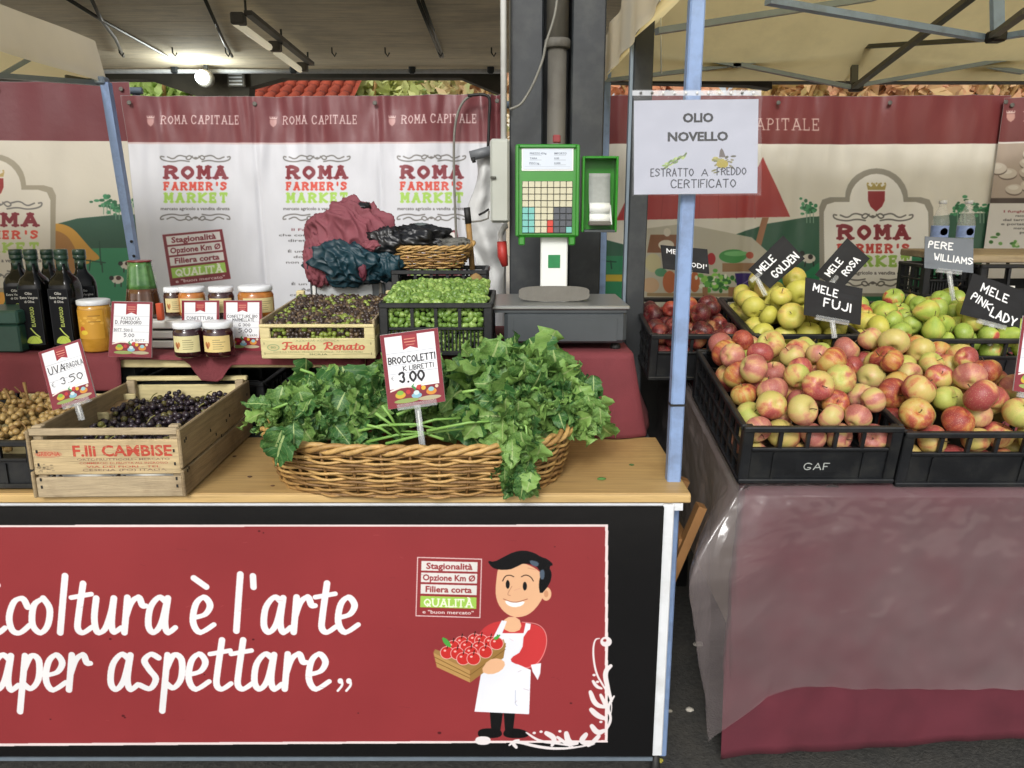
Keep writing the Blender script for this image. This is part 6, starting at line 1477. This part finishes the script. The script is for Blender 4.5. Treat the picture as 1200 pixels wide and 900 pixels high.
wb = wicker('large oval wicker basket on the counter overflowing with leafy greens', BC, .425, .285, .385, .258, .135, 17, 36, .0037, None, rim_r=.0082)
bq = at(504,318,2.93)
wicker('small pale wicker basket on the upper black crate holding dark clothes', (bq.x, 2.93, a.z+.003), .165, .10, .115, .07, .075, 9, 22, .003, None, rim_r=.005)

# ------------------------------------------------------------------ leafy greens
def leaf_mat(name, c1, c2, vein):
    m = bpy.data.materials.new(name); m.use_nodes = True; N = m.node_tree.nodes; L = m.node_tree.links; b = N['Principled BSDF']; out = N['Material Output']
    uv = N.new('ShaderNodeUVMap'); uv.uv_map = 'UVMap'; sp = N.new('ShaderNodeSeparateXYZ'); L.new(uv.outputs[0], sp.inputs[0])
    def mth(op, x, y=None, z=None):
        n = N.new('ShaderNodeMath'); n.operation = op
        for i, q in enumerate((x, y, z)):
            if q is None: continue
            if isinstance(q, (int, float)): n.inputs[i].default_value = q
            else: L.new(q, n.inputs[i])
        return n.outputs[0]
    u = mth('ABSOLUTE', mth('SUBTRACT', sp.outputs[0], .5)); mid = mth('LESS_THAN', u, .035)
    side = mth('LESS_THAN', mth('ABSOLUTE', mth('SUBTRACT', mth('FRACT', mth('SUBTRACT', mth('MULTIPLY', sp.outputs[1], 7.0), mth('MULTIPLY', u, 3.2))), .5)), .05)
    vn = mth('MAXIMUM', mid, mth('MULTIPLY', side, .3))
    nz = N.new('ShaderNodeTexNoise'); nz.inputs['Scale'].default_value = 22; nz.inputs['Detail'].default_value = 5; tc = N.new('ShaderNodeTexCoord'); L.new(tc.outputs['Object'], nz.inputs[0])
    oi = N.new('ShaderNodeObjectInfo'); f = mth('ADD', nz.outputs[0], mth('MULTIPLY', mth('SUBTRACT', oi.outputs['Random'], .5), .8))
    rp = N.new('ShaderNodeValToRGB'); rp.color_ramp.elements[0].position = .2; rp.color_ramp.elements[1].position = .8
    rp.color_ramp.elements[0].color = (*C(c1),1); rp.color_ramp.elements[1].color = (*C(c2),1); L.new(f, rp.inputs[0])
    mx = N.new('ShaderNodeMix'); mx.data_type = 'RGBA'; L.new(vn, mx.inputs[0]); L.new(rp.outputs[0], mx.inputs[6]); mx.inputs[7].default_value = (*C(vein),1)
    L.new(mx.outputs[2], b.inputs['Base Color']); b.inputs['Roughness'].default_value = .48
    bp = N.new('ShaderNodeBump'); bp.inputs['Strength'].default_value = .35; bp.inputs['Distance'].default_value = .004
    L.new(mth('SUBTRACT', nz.outputs[0], mth('MULTIPLY', vn, .4)), bp.inputs['Height']); L.new(bp.outputs[0], b.inputs['Normal'])
    tr = N.new('ShaderNodeBsdfTranslucent'); L.new(mx.outputs[2], tr.inputs[0]); ms = N.new('ShaderNodeMixShader'); ms.inputs[0].default_value = .25
    L.new(b.outputs[0], ms.inputs[1]); L.new(tr.outputs[0], ms.inputs[2]); L.new(ms.outputs[0], out.inputs[0]); return m
LM = leaf_mat('leaf_green', '#3b6a35', '#87ad5a', '#a6bc7a'); STM = mat('leaf_stalk', '#8db35c', .45, .15, 20, col2='#6f9c48')
def green_leaf(seed, curve, lobes, wid, ruf):
    g = random.Random(seed); mb = MB(); ph = g.uniform(0,6); tw = g.uniform(-.5,.5)
    def fn(u, v):
        s = (u-.5)*2; t = v
        w = wid*1.28*(math.sin(math.pi*min(1,t*.98+.02)**.72)**.8)*(1-.15*abs(math.sin(lobes*math.pi*t+ph*.2))*(1 if t < .75 else .5))
        w *= 1+.12*math.sin(t*31+s*2+ph)
        x = s*w; y = t
        cup = .30*w*s*s
        rr = ruf*abs(s)**1.4*math.sin(t*17+ph+s*1.8)+ruf*.6*abs(s)*math.sin(t*33+ph*2-s*2)
        z = cup+rr
        # bend along the length
        an = curve*t; yy = (math.sin(an)/curve) if abs(curve) > .01 else t; zz = -(1-math.cos(an))/curve if abs(curve) > .01 else 0
        nx = tw*t
        X = x*math.cos(nx)-z*math.sin(nx); Z = x*math.sin(nx)+z*math.cos(nx)
        return (X, yy+Z*math.sin(an)*.9, zz+Z*math.cos(an))
    mb.grid(fn, 8, 14)
    me = mb.mesh('leaf'); nf = len(mb.f)
    me.materials.append(LM); return me
LV = [green_leaf(i, c, l, w, r) for i, (c, l, w, r) in enumerate([(1.3,3,.34,.07),(.7,4,.30,.09),(1.9,3,.38,.06),(.3,5,.26,.10),(1.1,4,.40,.10),(2.3,2,.30,.08),(.9,6,.22,.12),(1.6,5,.33,.12),(-.6,3,.3,.08),(1.2,4,.28,.14)])]
def frill(seed):                                         # small tight curled shoot tip
    g = random.Random(seed); mb = MB()
    for i in range(9):
        th = g.uniform(0,6.28); el = g.uniform(.2,1.4); L_ = g.uniform(.5,1)
        d = Vector((math.cos(th)*math.cos(el), math.sin(th)*math.cos(el), math.sin(el))); sd = d.cross(Vector((0,0,1))).normalized(); up = sd.cross(d)
        w = g.uniform(.16,.3); p = g.uniform(0,6)
        mb.grid(lambda u, v: d*(L_*v)+sd*((u-.5)*2*w*math.sin(math.pi*(v*.9+.08))**.6*(1-.3*abs(math.sin(v*9+p))))+up*(.15*v*v+.09*math.sin(v*14+u*6+p)*abs(u-.5)*2), 4, 7)
    me = mb.mesh('leaf'); me.materials.append(LM); return me
FR = [frill(i+50) for i in range(4)]
def put_leaf(t, me, p, axis, nrm, s):
    y = Vector(axis).normalized(); z = (Vector(nrm)-y*Vector(nrm).dot(y)); z = z.normalized() if z.length > 1e-4 else y.orthogonal().normalized(); x = y.cross(z)
    o = bpy.data.objects.new('leaf', me); COL.objects.link(o); o.parent = t
    M4 = Matrix((x, y, z)).transposed().to_4x4()
    o.matrix_local = Matrix.Translation(Vector(p)-t.location) @ M4 @ Matrix.Diagonal((s*random.uniform(.85,1.15), s, s, 1))
    return o
def bunch(lab, c, rad, n, seed, smin=.05, smax=.105, nfr=20, droop=.2, front=.4, core=True):
    t = thing('leafy_greens', lab, 'leafy greens', c, group='broccoletti greens in the wicker basket'); g = random.Random(seed)
    c = Vector(c)
    def surf():
        while True:
            d = Vector((g.gauss(0,1), g.gauss(0,1)-front, g.gauss(0,1)+.35)).normalized()
            if d.z > -.35 and d.y < .75: return d
    for i in range(n):
        d = surf(); k = g.uniform(.62,1.0); p = c+Vector((d.x*rad[0], d.y*rad[1], d.z*rad[2]))*k
        nr = Vector((d.x/rad[0], d.y/rad[1], d.z/rad[2])).normalized()+Vector((g.gauss(0,.45),g.gauss(0,.45),g.gauss(0,.45)))
        ax = Vector((g.gauss(d.x*.9,.6), g.gauss(d.y*.9-.2,.6), g.gauss(-droop,.5)))
        s = g.uniform(smin, smax); ax.normalize()
        put_leaf(t, g.choice(LV), p-ax*s*.5, ax, nr, s)
    for i in range(nfr):
        d = surf(); p = c+Vector((d.x*rad[0], d.y*rad[1], d.z*rad[2]))*g.uniform(.85,1.0)
        put_leaf(t, g.choice(FR), p, Vector((g.gauss(0,1),g.gauss(0,1),g.gauss(0,1))), d+Vector((g.gauss(0,.3),0,g.gauss(0,.3))), g.uniform(.022,.04))
    for i in range(int(n*.14)):
        d = surf(); p = c+Vector((d.x*rad[0], d.y*rad[1], d.z*rad[2]))*g.uniform(.6,.95); q = p+Vector((g.gauss(0,.06), g.gauss(.03,.04), g.gauss(-.02,.03)))
        obj('stalk', MB().tube([p-c, (p+q)/2-c+Vector((0,0,.012)), q-c], [.003,.004,.0045], 6), STM, t)
    if core:
        mb = MB()
        for i in range(170):
            d = surf(); p = Vector((d.x*rad[0], d.y*rad[1], d.z*rad[2]))*g.uniform(.3,.75); ax = Vector((g.gauss(0,1),g.gauss(0,1),g.gauss(0,.6))).normalized(); sd = ax.orthogonal().normalized(); s = g.uniform(.03,.05)
            mb.add([p-ax*s, p-sd*s*.5, p+ax*s, p+sd*s*.5], [[0,1,2,3]])
        me = mb.mesh('inner_leaves'); uvl = me.uv_layers.new(name='UVMap'); o = obj('inner_leaves', me, LM, t); o['kind'] = 'stuff'
    return t
rim = BC.z+.135
bunch('heap of curly leafy greens at the left end of the wicker basket', (at(385,480,2.1).x, 2.12, rim+.02), (.215,.19,.10), 115, 1, .07, .14, nfr=50, front=.5)
bunch('tall heap of broad leafy greens rising behind the right half of the wicker basket', (at(603,450,2.15).x, 2.15, rim+.04), (.235,.20,.17), 135, 2, .09, .165, nfr=50, front=.55)
bunch('low leafy greens with pale stalks in the middle behind the price card', (at(478,490,2.15).x, 2.20, rim+.04), (.17,.13,.11), 75, 3, .09, .16, nfr=14, front=.3)
bunch('leafy greens at the right end of the wicker basket hanging over the rim', (at(668,470,2.1).x, 2.1, rim+.03), (.10,.13,.10), 45, 4, .06, .11, nfr=12, droop=.7)
t = thing('leafy_greens', 'limp bunch of leafy greens drooping over the front rim of the wicker basket', 'leafy greens', at(610,500,1.86), group='broccoletti greens in the wicker basket'); g = random.Random(8)
for i in range(58):
    px = g.gauss(612,10 if i > 20 else 17); py = g.uniform(478,565) if i < 48 else g.uniform(455,490)
    k = (py-478)/90; p = at(px-8*(1-k)+(px-612)*-.35*k, py, 1.85-.02*math.sin(k*3)+g.uniform(-.012,.02)-.0)
    put_leaf(t, g.choice(LV), p, (g.gauss(0,.28), g.gauss(-.08,.15), -1), (g.gauss(0,.8), -1, g.gauss(.15,.3)), g.uniform(.055,.1)*(1-.25*k))
for i in range(8):
    x = g.gauss(608,8); obj('stalk', MB().tube([at(x-12,484,1.9)-t.location, at(x,500,1.845)-t.location, at(x+4,g.uniform(540,570),1.845)-t.location], [.0035,.0035,.002], 6), STM, t)
t = thing('leafy_greens', 'single long leaf hanging over the left end of the wicker basket', 'leafy greens', at(342,510,1.9), group='broccoletti greens in the wicker basket')
for (px, py, ax, s_, nn) in ((345,498,(-.55,-.1,-1),.115,(-.3,-1,.2)),(338,500,(-.3,-.15,-1),.09,(.5,-1,.1)),(318,480,(-1,-.2,-.15),.08,(0,-.5,1)),(322,470,(-1,.1,.1),.07,(0,-.6,1)),(352,492,(.0,-.2,-1),.07,(.2,-1,.2))): put_leaf(t, LV[(px+1) % 5], at(px-8,py+4,1.83), ax, nn, s_)
t = thing('leafy_greens', 'narrow leaves hanging down at the far right end of the wicker basket', 'leafy greens', at(690,470,2.05), group='broccoletti greens in the wicker basket')
for i in range(11): put_leaf(t, LV[i % 8], at(672+i*3.4,462+(i*37 % 23),2.04-.03*(i % 2)), (.10+.05*(i%3),-.15,-1), (g.gauss(0,.6),-1,.2), .07+.02*(i % 3))
# long pale stalks in front of the card
t = thing('leafy_greens', 'sheaf of long pale green stalks lying beside the price card holder', 'leafy greens', at(480,515,1.98), group='broccoletti greens in the wicker basket')
for i, (a_, b_) in enumerate((((430,518),(500,508)),((452,520),(560,500)),((440,484),(475,516)),((448,475),(470,512)),((500,505),(600,492)),((465,486),(500,478)),((420,505),(480,498)),((480,500),(540,490)),((456,498),(515,503)),((520,515),(470,505)),((430,498),(462,512)))):
    p, q = at(*a_, 1.97-.01*(i % 3)), at(*b_, 1.97+.02*(i % 2)); obj('stalk', MB().tube([p-t.location, (p+q)/2-t.location+Vector((0,0,.008)), q-t.location], [.0045,.004,.003], 6), STM, t)
# ------------------------------------------------------------------ goods on the shelf
def jar(lab, px, Y, z, r, h, body, group=None, labc='#cfc08c', lidh=.16):
    x = at(px, 390, Y).x; t = thing('jam_jar', lab, 'jar', (x, Y, z), (0,0,rnd.uniform(-.3,.3)), group)
    hb = h*(1-lidh)
    obj('glass_body', MB().lathe([(r*.85,0),(r*.97,.004),(r,.012),(r,hb*.84),(r*.93,hb*.93),(r*.86,hb*.97),(r*.86,hb)], 22), mat('jar_'+body, body, .08, .25, 30, coat=.6), t)
    obj('lid', MB().lathe([(r*.93,hb*.985),(r*.96,hb),(r*.96,h-.003),(r*.9,h),(r*.3,h-.001)], 22), mat('lid_white','#dfe2e6',.3,.04,20), t)
    cvj = Cv(256, 96, labc); g = random.Random(px)
    for k in range(3): cvj.ell(40+k*14+g.uniform(-2,2), 50+(k % 2)*12, 13, 15, ['#a86a3c','#8c4a2c','#b57a44'][k])
    for k in range(5): cvj.lines([[(105,24+k*13),(105+g.uniform(60,120),24+k*13)]], 3, '#6f6844')
    obj('paper_label', MB().grid(lambda u, v: (r*1.012*math.cos(-2.35+u*1.9+.2), r*1.012*math.sin(-2.35+u*1.9+.2), hb*(.20+.56*v)), 20, 1), mat('jar_label', labc, .6, .05, 20, img=cvj.image('jar_label')), t)
    return t
JG = 'jars of jam on the shelf'
zt = at(230,371,2.56).z
# white stacking trays
ts = thing('tray_stack', 'stack of white plastic trays with dark slits under the back row of jars', 'trays', (at(232,400,2.52).x, 2.50, SZ+.002)); tw = at(310,400,2.52).x-at(146,400,2.52).x
nh = 3; th = (zt-SZ-.004)/nh
for i in range(nh):
    tr__ = obj('tray', MB().box((0,.09,th*(i+.5)), (tw,.20,th-.007), bev=.004), M['white_plastic'], ts)
    obj('tray_slit', MB().box((0,.09,th*(i+1)-.0035+.0), (tw-.02,.19,.0068)), M['cable'], ts) if i < nh-1 else None
for args in (('dark jam jar at the left end of the back row',207,2.57,zt,.030,.098,'#3a1c14'),('amber jar second from the left in the back row',229,2.57,zt,.044,.100,'#a5652a'),
             ('dark jam jar third from the left in the back row',263,2.57,zt,.042,.100,'#33181a'),('wide amber jar at the right end of the back row',303,2.57,zt,.058,.104,'#a8682a')):
    jar(*args, group=JG)
jar('left one of the two dark jam jars in front of the white trays', 220.5, 2.37, SZ+.004, .046, .108, '#2c1015', JG, '#d0c795'); jar('right one of the two dark jam jars in front of the white trays', 256, 2.375, SZ+.004, .047, .108, '#300f14', JG, '#d6bf80')
x = at(194,362,2.5); tag(obj('orange_box', MB().box((0,0,.03), (.018,.02,.055), bev=.002), mat('orange_card','#c4502f',.5,.1), loc=(x.x,2.46,zt)), 'small orange box standing on the trays beside the first jar', 'box')
# orange preserve jar
t = thing('preserve_jar', 'large jar of orange preserve with white lid beside the oil bottles', 'jar', (at(115,400,2.47).x, 2.47, SZ+.004))
hj = at(115,352,2.47).z-SZ; r_ = .049
obj('glass_body', MB().lathe([(r_*.9,0),(r_,.006),(r_,hj*.84),(r_*.94,hj*.9)], 24), mat('preserve','#b5832a',.15,.25,22,col2='#d09c3c',coat=.7,stretch=(1,1,2)), t)
obj('lid', MB().lathe([(r_*.99,hj*.9),(r_*1.01,hj*.91),(r_*1.01,hj*.99),(r_*.9,hj)], 24), M['white_metal'], t)
cvj = Cv(200,150,'#c8942f'); 
for k in range(9): cvj.ell(30+k*20, 40+(k%3)*14, 14, 6, '#d9aa48')
cvj.ell(60,100,20,16,'#c2542f'); cvj.ell(72,116,26,12,'#dcc23c'); cvj.lines([[(110,30),(180,30)],[(110,60),(180,60)]], 4, '#8a5f1c')
obj('paper_label', MB().grid(lambda u, v: (r_*1.012*math.cos(-2.6+u*2.0), r_*1.012*math.sin(-2.6+u*2.0), hj*(.26+.56*v)), 20, 1), mat('preserve_label','#c8942f',.5,.05,img=cvj.image('preserve_label')), t)
# oil bottles
Gb = mat('bottle_glass', '#050606', .14, .2, 20, spec=.28); Gc = mat('cap_sleeve', '#1d3a2c', .3, .15, 30, coat=.2)
cvb = Cv(150, 420, '#14161a'); cvb.lines([[(4,4),(146,4),(146,416),(4,416),(4,4)]], 2, '#3a3d42')
cvb.sans('Olio', 75, 44, 20, '#d6d6cf', .02, 'c'); cvb.sans('Extra Vergine', 75, 74, 18, '#d6d6cf', .02, 'c', fit=124); cvb.sans('di Oliva', 75, 104, 18, '#d6d6cf', .02, 'c', fit=70)
cvb.sans('ELAIOPOLIO', 96, 284, 26, '#b9c86a', .03, 'l', fit=150, rot=-math.pi/2)
cvb.lines([chaikin([(60,296),(82,330),(116,362)],2)], 9, '#c5d66c'); cvb.poly([(20,412),(24,384),(44,360),(76,350),(108,360),(126,384),(130,412)], '#bcd05a', sm=1); cvb.lines([[(36,408),(76,356)],[(110,408),(78,356)]], 2, '#93a844')
bl = mat('bottle_label', '#14161a', .55, .05, 20, spec=.15, img=cvb.image('bottle_label'))
def bottle(lab, px, Y, yaw=0):
    x = at(px, 380, Y).x; t = thing('oil_bottle', lab, 'bottle', (x, Y, SZ+.004), (0,0,yaw), 'dark olive oil bottles'); H = at(px,292,Y).z-SZ-.004; r = .042
    def b(prof, n=28, sq=2): return MB().lathe(prof, n, sq=sq)
    obj('glass_body', b([(r*.86,0),(r*.96,.006),(r,.02),(r,H*.60),(r*.96,H*.655),(r*.80,H*.71),(r*.50,H*.755),(.016,H*.80),(.015,H*.86)], 28, 4.5), Gb, t)
    obj('neck', b([(.0175,H*.785),(.0175,H*.90)], 16), Gc, t); c_ = obj('cap', b([(.020,H*.90),(.0205,H*.905),(.0205,H*.935),(.019,H*.94),(.0205,H*.945),(.0205,H*.99),(.018,H)], 18), Gc, t)
    obj('label', MB().grid(lambda u, v: ((u-.5)*.066, -r*1.012-.0008, H*(.06+.56*v)), 2, 2), bl, t)
    return t
for px, Y, yaw, lab in ((30,2.62,.15,'dark oil bottle farthest left, partly behind the next one'),(47,2.50,.05,'dark oil bottle with green drop label, front left one of the group'),(66,2.66,.0,'dark oil bottle showing only its cap and shoulder in the middle of the group'),
                       (82,2.50,-.04,'dark oil bottle with green drop label, front right one of the group'),(103,2.62,.5,'dark oil bottle behind the orange preserve jar')): bottle(lab, px, Y, yaw)
# flared green and brown carafe
x = at(170,366,2.58); hc = at(170,305,2.58).z-zt; t = thing('glass_carafe', 'ribbed flared glass carafe, green above and brown below, behind the first price card', 'carafe', (x.x, 2.58, zt))
rb_ = lambda r: [r]
def rib(z0f, z1f, r0, r1, m):
    mb = MB(); n = 36; prof = [(r0+(r1-r0)*k/6, hc*(z0f+(z1f-z0f)*k/6)) for k in range(7)]
    mb.lathe(prof, n); mb.v = [(vx*(1+.06*math.cos(9*math.atan2(vy,vx))), vy*(1+.06*math.cos(9*math.atan2(vy,vx))), vz) for vx, vy, vz in mb.v]; return obj('glass_band', mb, m, t)
rib(0,.5,.060,.046,mat('carafe_brown','#3a2416',.1,.4,14,coat=.7,col2='#5a3820')); rib(.5,.97,.0455,.035,mat('carafe_green','#2c5a2c',.12,.3,30,coat=.7,col2='#5f8a4c'))
obj('rim', MB().lathe([(.035,hc*.97),(.038,hc*.98),(.038,hc),(.032,hc)], 24), mat('carafe_rim','#7a2f2f',.3), t)
# dark green tin box at the left edge
p = at(2,410,2.40); t = thing('tin_box', 'dark green box at the left edge of the red shelf cloth', 'box', (p.x-.03, 2.50, SZ+.004))
obj('body', MB().box((0,0,.045), (.16,.16,.088), bev=.005), mat('tin_green','#24443a',.4,.1), t); obj('lid', MB().box((0,0,.1135), (.168,.168,.045), bev=.006), mat('tin_green_lid','#2c5046',.4,.1), t)
# grey box under the clothes
a, b = at(364,352,2.9), at(452,352,2.9); zc = at(400,331,2.9).z
t = thing('plastic_box', 'grey plastic box with pale front panel behind the olive crate, jackets on top', 'box', ((a.x+b.x)/2, 2.9, SZ+.002)); wj = b.x-a.x
obj('body', MB().box((0,.09,(zc-SZ)/2), (wj,.18,zc-SZ-.004), bev=.006), M['scale_body'], t); obj('front_panel', MB().box((-.01,-.003,(zc-SZ)*.55), (wj*.74,.006,(zc-SZ)*.8), bev=.002), mat('grey_panel','#a3a7a8',.5,.06), t)
for sx in (-1,1): obj('side_strip', MB().box((sx*wj*.44,-.004,(zc-SZ)*.55), (.012,.008,(zc-SZ)*.9), bev=.002), M['pipe'] if sx > 0 else M['white_plastic'], t)
# jackets: folded, crumpled fabric
def ico(n=5):
    bm = bmesh.new(); bmesh.ops.create_icosphere(bm, subdivisions=n, radius=1); me = bpy.data.meshes.new('x'); bm.to_mesh(me); bm.free(); return me
def crumple(name, lab, cat, c, rad, m, seed, amp=.2, sc=1.6, flat=0.0, parent=None, ridge=.5, n=5):
    me = ico(n); me.name = name; c = Vector(c)
    for v in me.vertices:
        d = v.co.copy(); q = d*sc+Vector((seed*7.1,seed*3.3,seed))
        w = noise.noise_vector(q*.8)*.9; f = noise.noise(q*.9+w*.4)+.4*noise.noise(q*1.5+w*.4)
        rg = 1-abs(noise.noise(q*1.7+w*2))*2; rg2 = 1-abs(noise.noise(q*3.6+w*3))*2; rg3 = 1-abs(noise.noise(q*7.5+w*4))*2
        qa = Vector((q.x*1.7+q.z*.6, q.y*1.7, q.z*.6-q.x*.3))+w*.22; s1 = (1-abs(noise.noise(qa*1.0))*1.4)**2; s2 = max(0,1-abs(noise.noise(qa*1.7+w*.3))*2)**1.6; s3 = 0; k = 1+amp*f+ridge*(.20*s1+.11*s2)-ridge*.14
        v.co = Vector((d.x*rad[0]*k, d.y*rad[1]*k, max(d.z*rad[2]*k, -flat*rad[2]) if flat else d.z*rad[2]*k))
    me.polygons.foreach_set('use_smooth', [True]*len(me.polygons)); me.update(); me.materials.append(m)
    o = obj(name, me, None, parent, loc=c if parent is None else c-parent.location)
    if lab: tag(o, lab, cat)
    return o
JR = mat('jacket_red', '#7a3f48', .75, .12, 8, .05, 60, dirt='#6f2f3c', dirtamt=.3, dirtscale=7); JT = mat('jacket_teal', '#10303a', .5, .25, 8, .04, 60); JK = mat('jacket_black', '#141518', .38, .4, 12, .04, 60); JM = mat('jacket_maroon', '#5a2230', .7, .2, 10)
t = thing('jacket', 'dusty red jacket bundled on top of the heap beside the market banner', 'jacket', at(412,285,2.93))
crumple('body', None, None, at(412,276,2.95), (.150,.10,.120), JR, 3, .2, 1.3, parent=t, ridge=1.2, n=6); crumple('sleeve', None, None, at(375,305,2.9), (.058,.06,.10), JR, 5, .15, 1.6, parent=t, ridge=1); crumple('collar', None, None, at(425,242,2.93), (.03,.03,.016), JK, 6, .2, 2, parent=t, n=4)
crumple('cuff', None, None, at(436,288,2.84), (.032,.02,.02), JR, 9, .3, 2, parent=t, n=4)
t = thing('jacket', 'dark teal jacket bundled below the red one on the grey box', 'jacket', at(405,315,2.86))
crumple('body', None, None, at(406,308,2.88), (.135,.09,.082), JT, 11, .2, 1.4, parent=t, ridge=1.2, n=6); crumple('sleeve', None, None, at(455,310,2.88), (.06,.06,.062), JT, 13, .2, 1.6, parent=t, ridge=1)
crumple('lining', None, None, at(425,315,2.815), (.016,.02,.04), JM, 14, .3, 2, parent=t, n=4)
t = thing('jacket', 'glossy black jacket lying between the red jacket and the small basket', 'jacket', at(470,280,2.9))
crumple('body', None, None, at(452,284,2.9), (.085,.07,.055), JK, 21, .3, 1.6, parent=t, ridge=1.2); crumple('sleeve', None, None, at(385,297,2.865), (.05,.03,.03), JK, 22, .3, 1.6, parent=t, ridge=1, n=4)
crumple('hood', None, None, at(490,278,2.92), (.12,.075,.042), JK, 23, .3, 1.5, parent=t, ridge=1.2)
crumple('grey_cap', 'grey felt cap on top of the black jacket', 'cap', at(492,268,2.95), (.05,.04,.022), mat('felt_grey','#5c6464',.8,.15,30), 24, .1, 1, flat=.5, n=4)
crumple('scarf', 'dark grey and pale woollen scarf heaped in the small wicker basket', 'scarf', at(526,288,2.93), (.085,.06,.03), mat('wool_grey','#77766f',.85,.5,16,col2='#1b1c1e'), 25, .3, 2, ridge=1.2)
# small litter on the ground between the stalls
for i, (px, py, s_, c_, lab) in enumerate(((818,757,.018,'#a9a49a','pale pebble on the dark ground between the two stalls'),(808,833,.013,'#b5b0a4','small white bit of litter near the counter leg'),(785,834,.009,'#8a8578','tiny grey bit of litter beside the counter leg'),(772,893,.012,'#a59a3c','yellowish leaf scrap under the counter corner'))):
    b = (450-py)/F; d = Vector(((px-600)/F, cp+b*sp_, -sp_+b*cp)); k = -EYE/d.z; q = Vector((0,0,EYE))+d*k
    crumple('litter', lab, 'litter', (q.x, q.y, s_*.4), (s_,s_*.8,s_*.5), mat('litter_'+str(i), c_, .8), 40+i, .3, 1.5, n=3)['kind'] = 'thing'
# crumbs and leaf scraps on the counter
for i, (px, Y, s_, c_, lab) in enumerate(((292,2.02,.007,'#4a3524','dark crumb on the counter left of the wicker basket'),(318,1.95,.006,'#5a3f28','small brown crumb on the counter by the basket corner'),(705,2.0,.012,'#4f7a3a','green leaf scrap on the counter right of the wicker basket'),(740,2.12,.008,'#3f5f30','tiny green scrap on the counter near the red cloth'),(276,2.2,.006,'#4a3524','dark crumb on the counter beside the wooden crate'))):
    x = at(px, 550, Y).x; crumple('litter', lab, 'litter', (x, Y, TZ+s_*.25), (s_,s_*.7,s_*.3), mat('crumb_'+str(i), c_, .8), 60+i, .3, 1.5, n=2)['kind'] = 'thing'
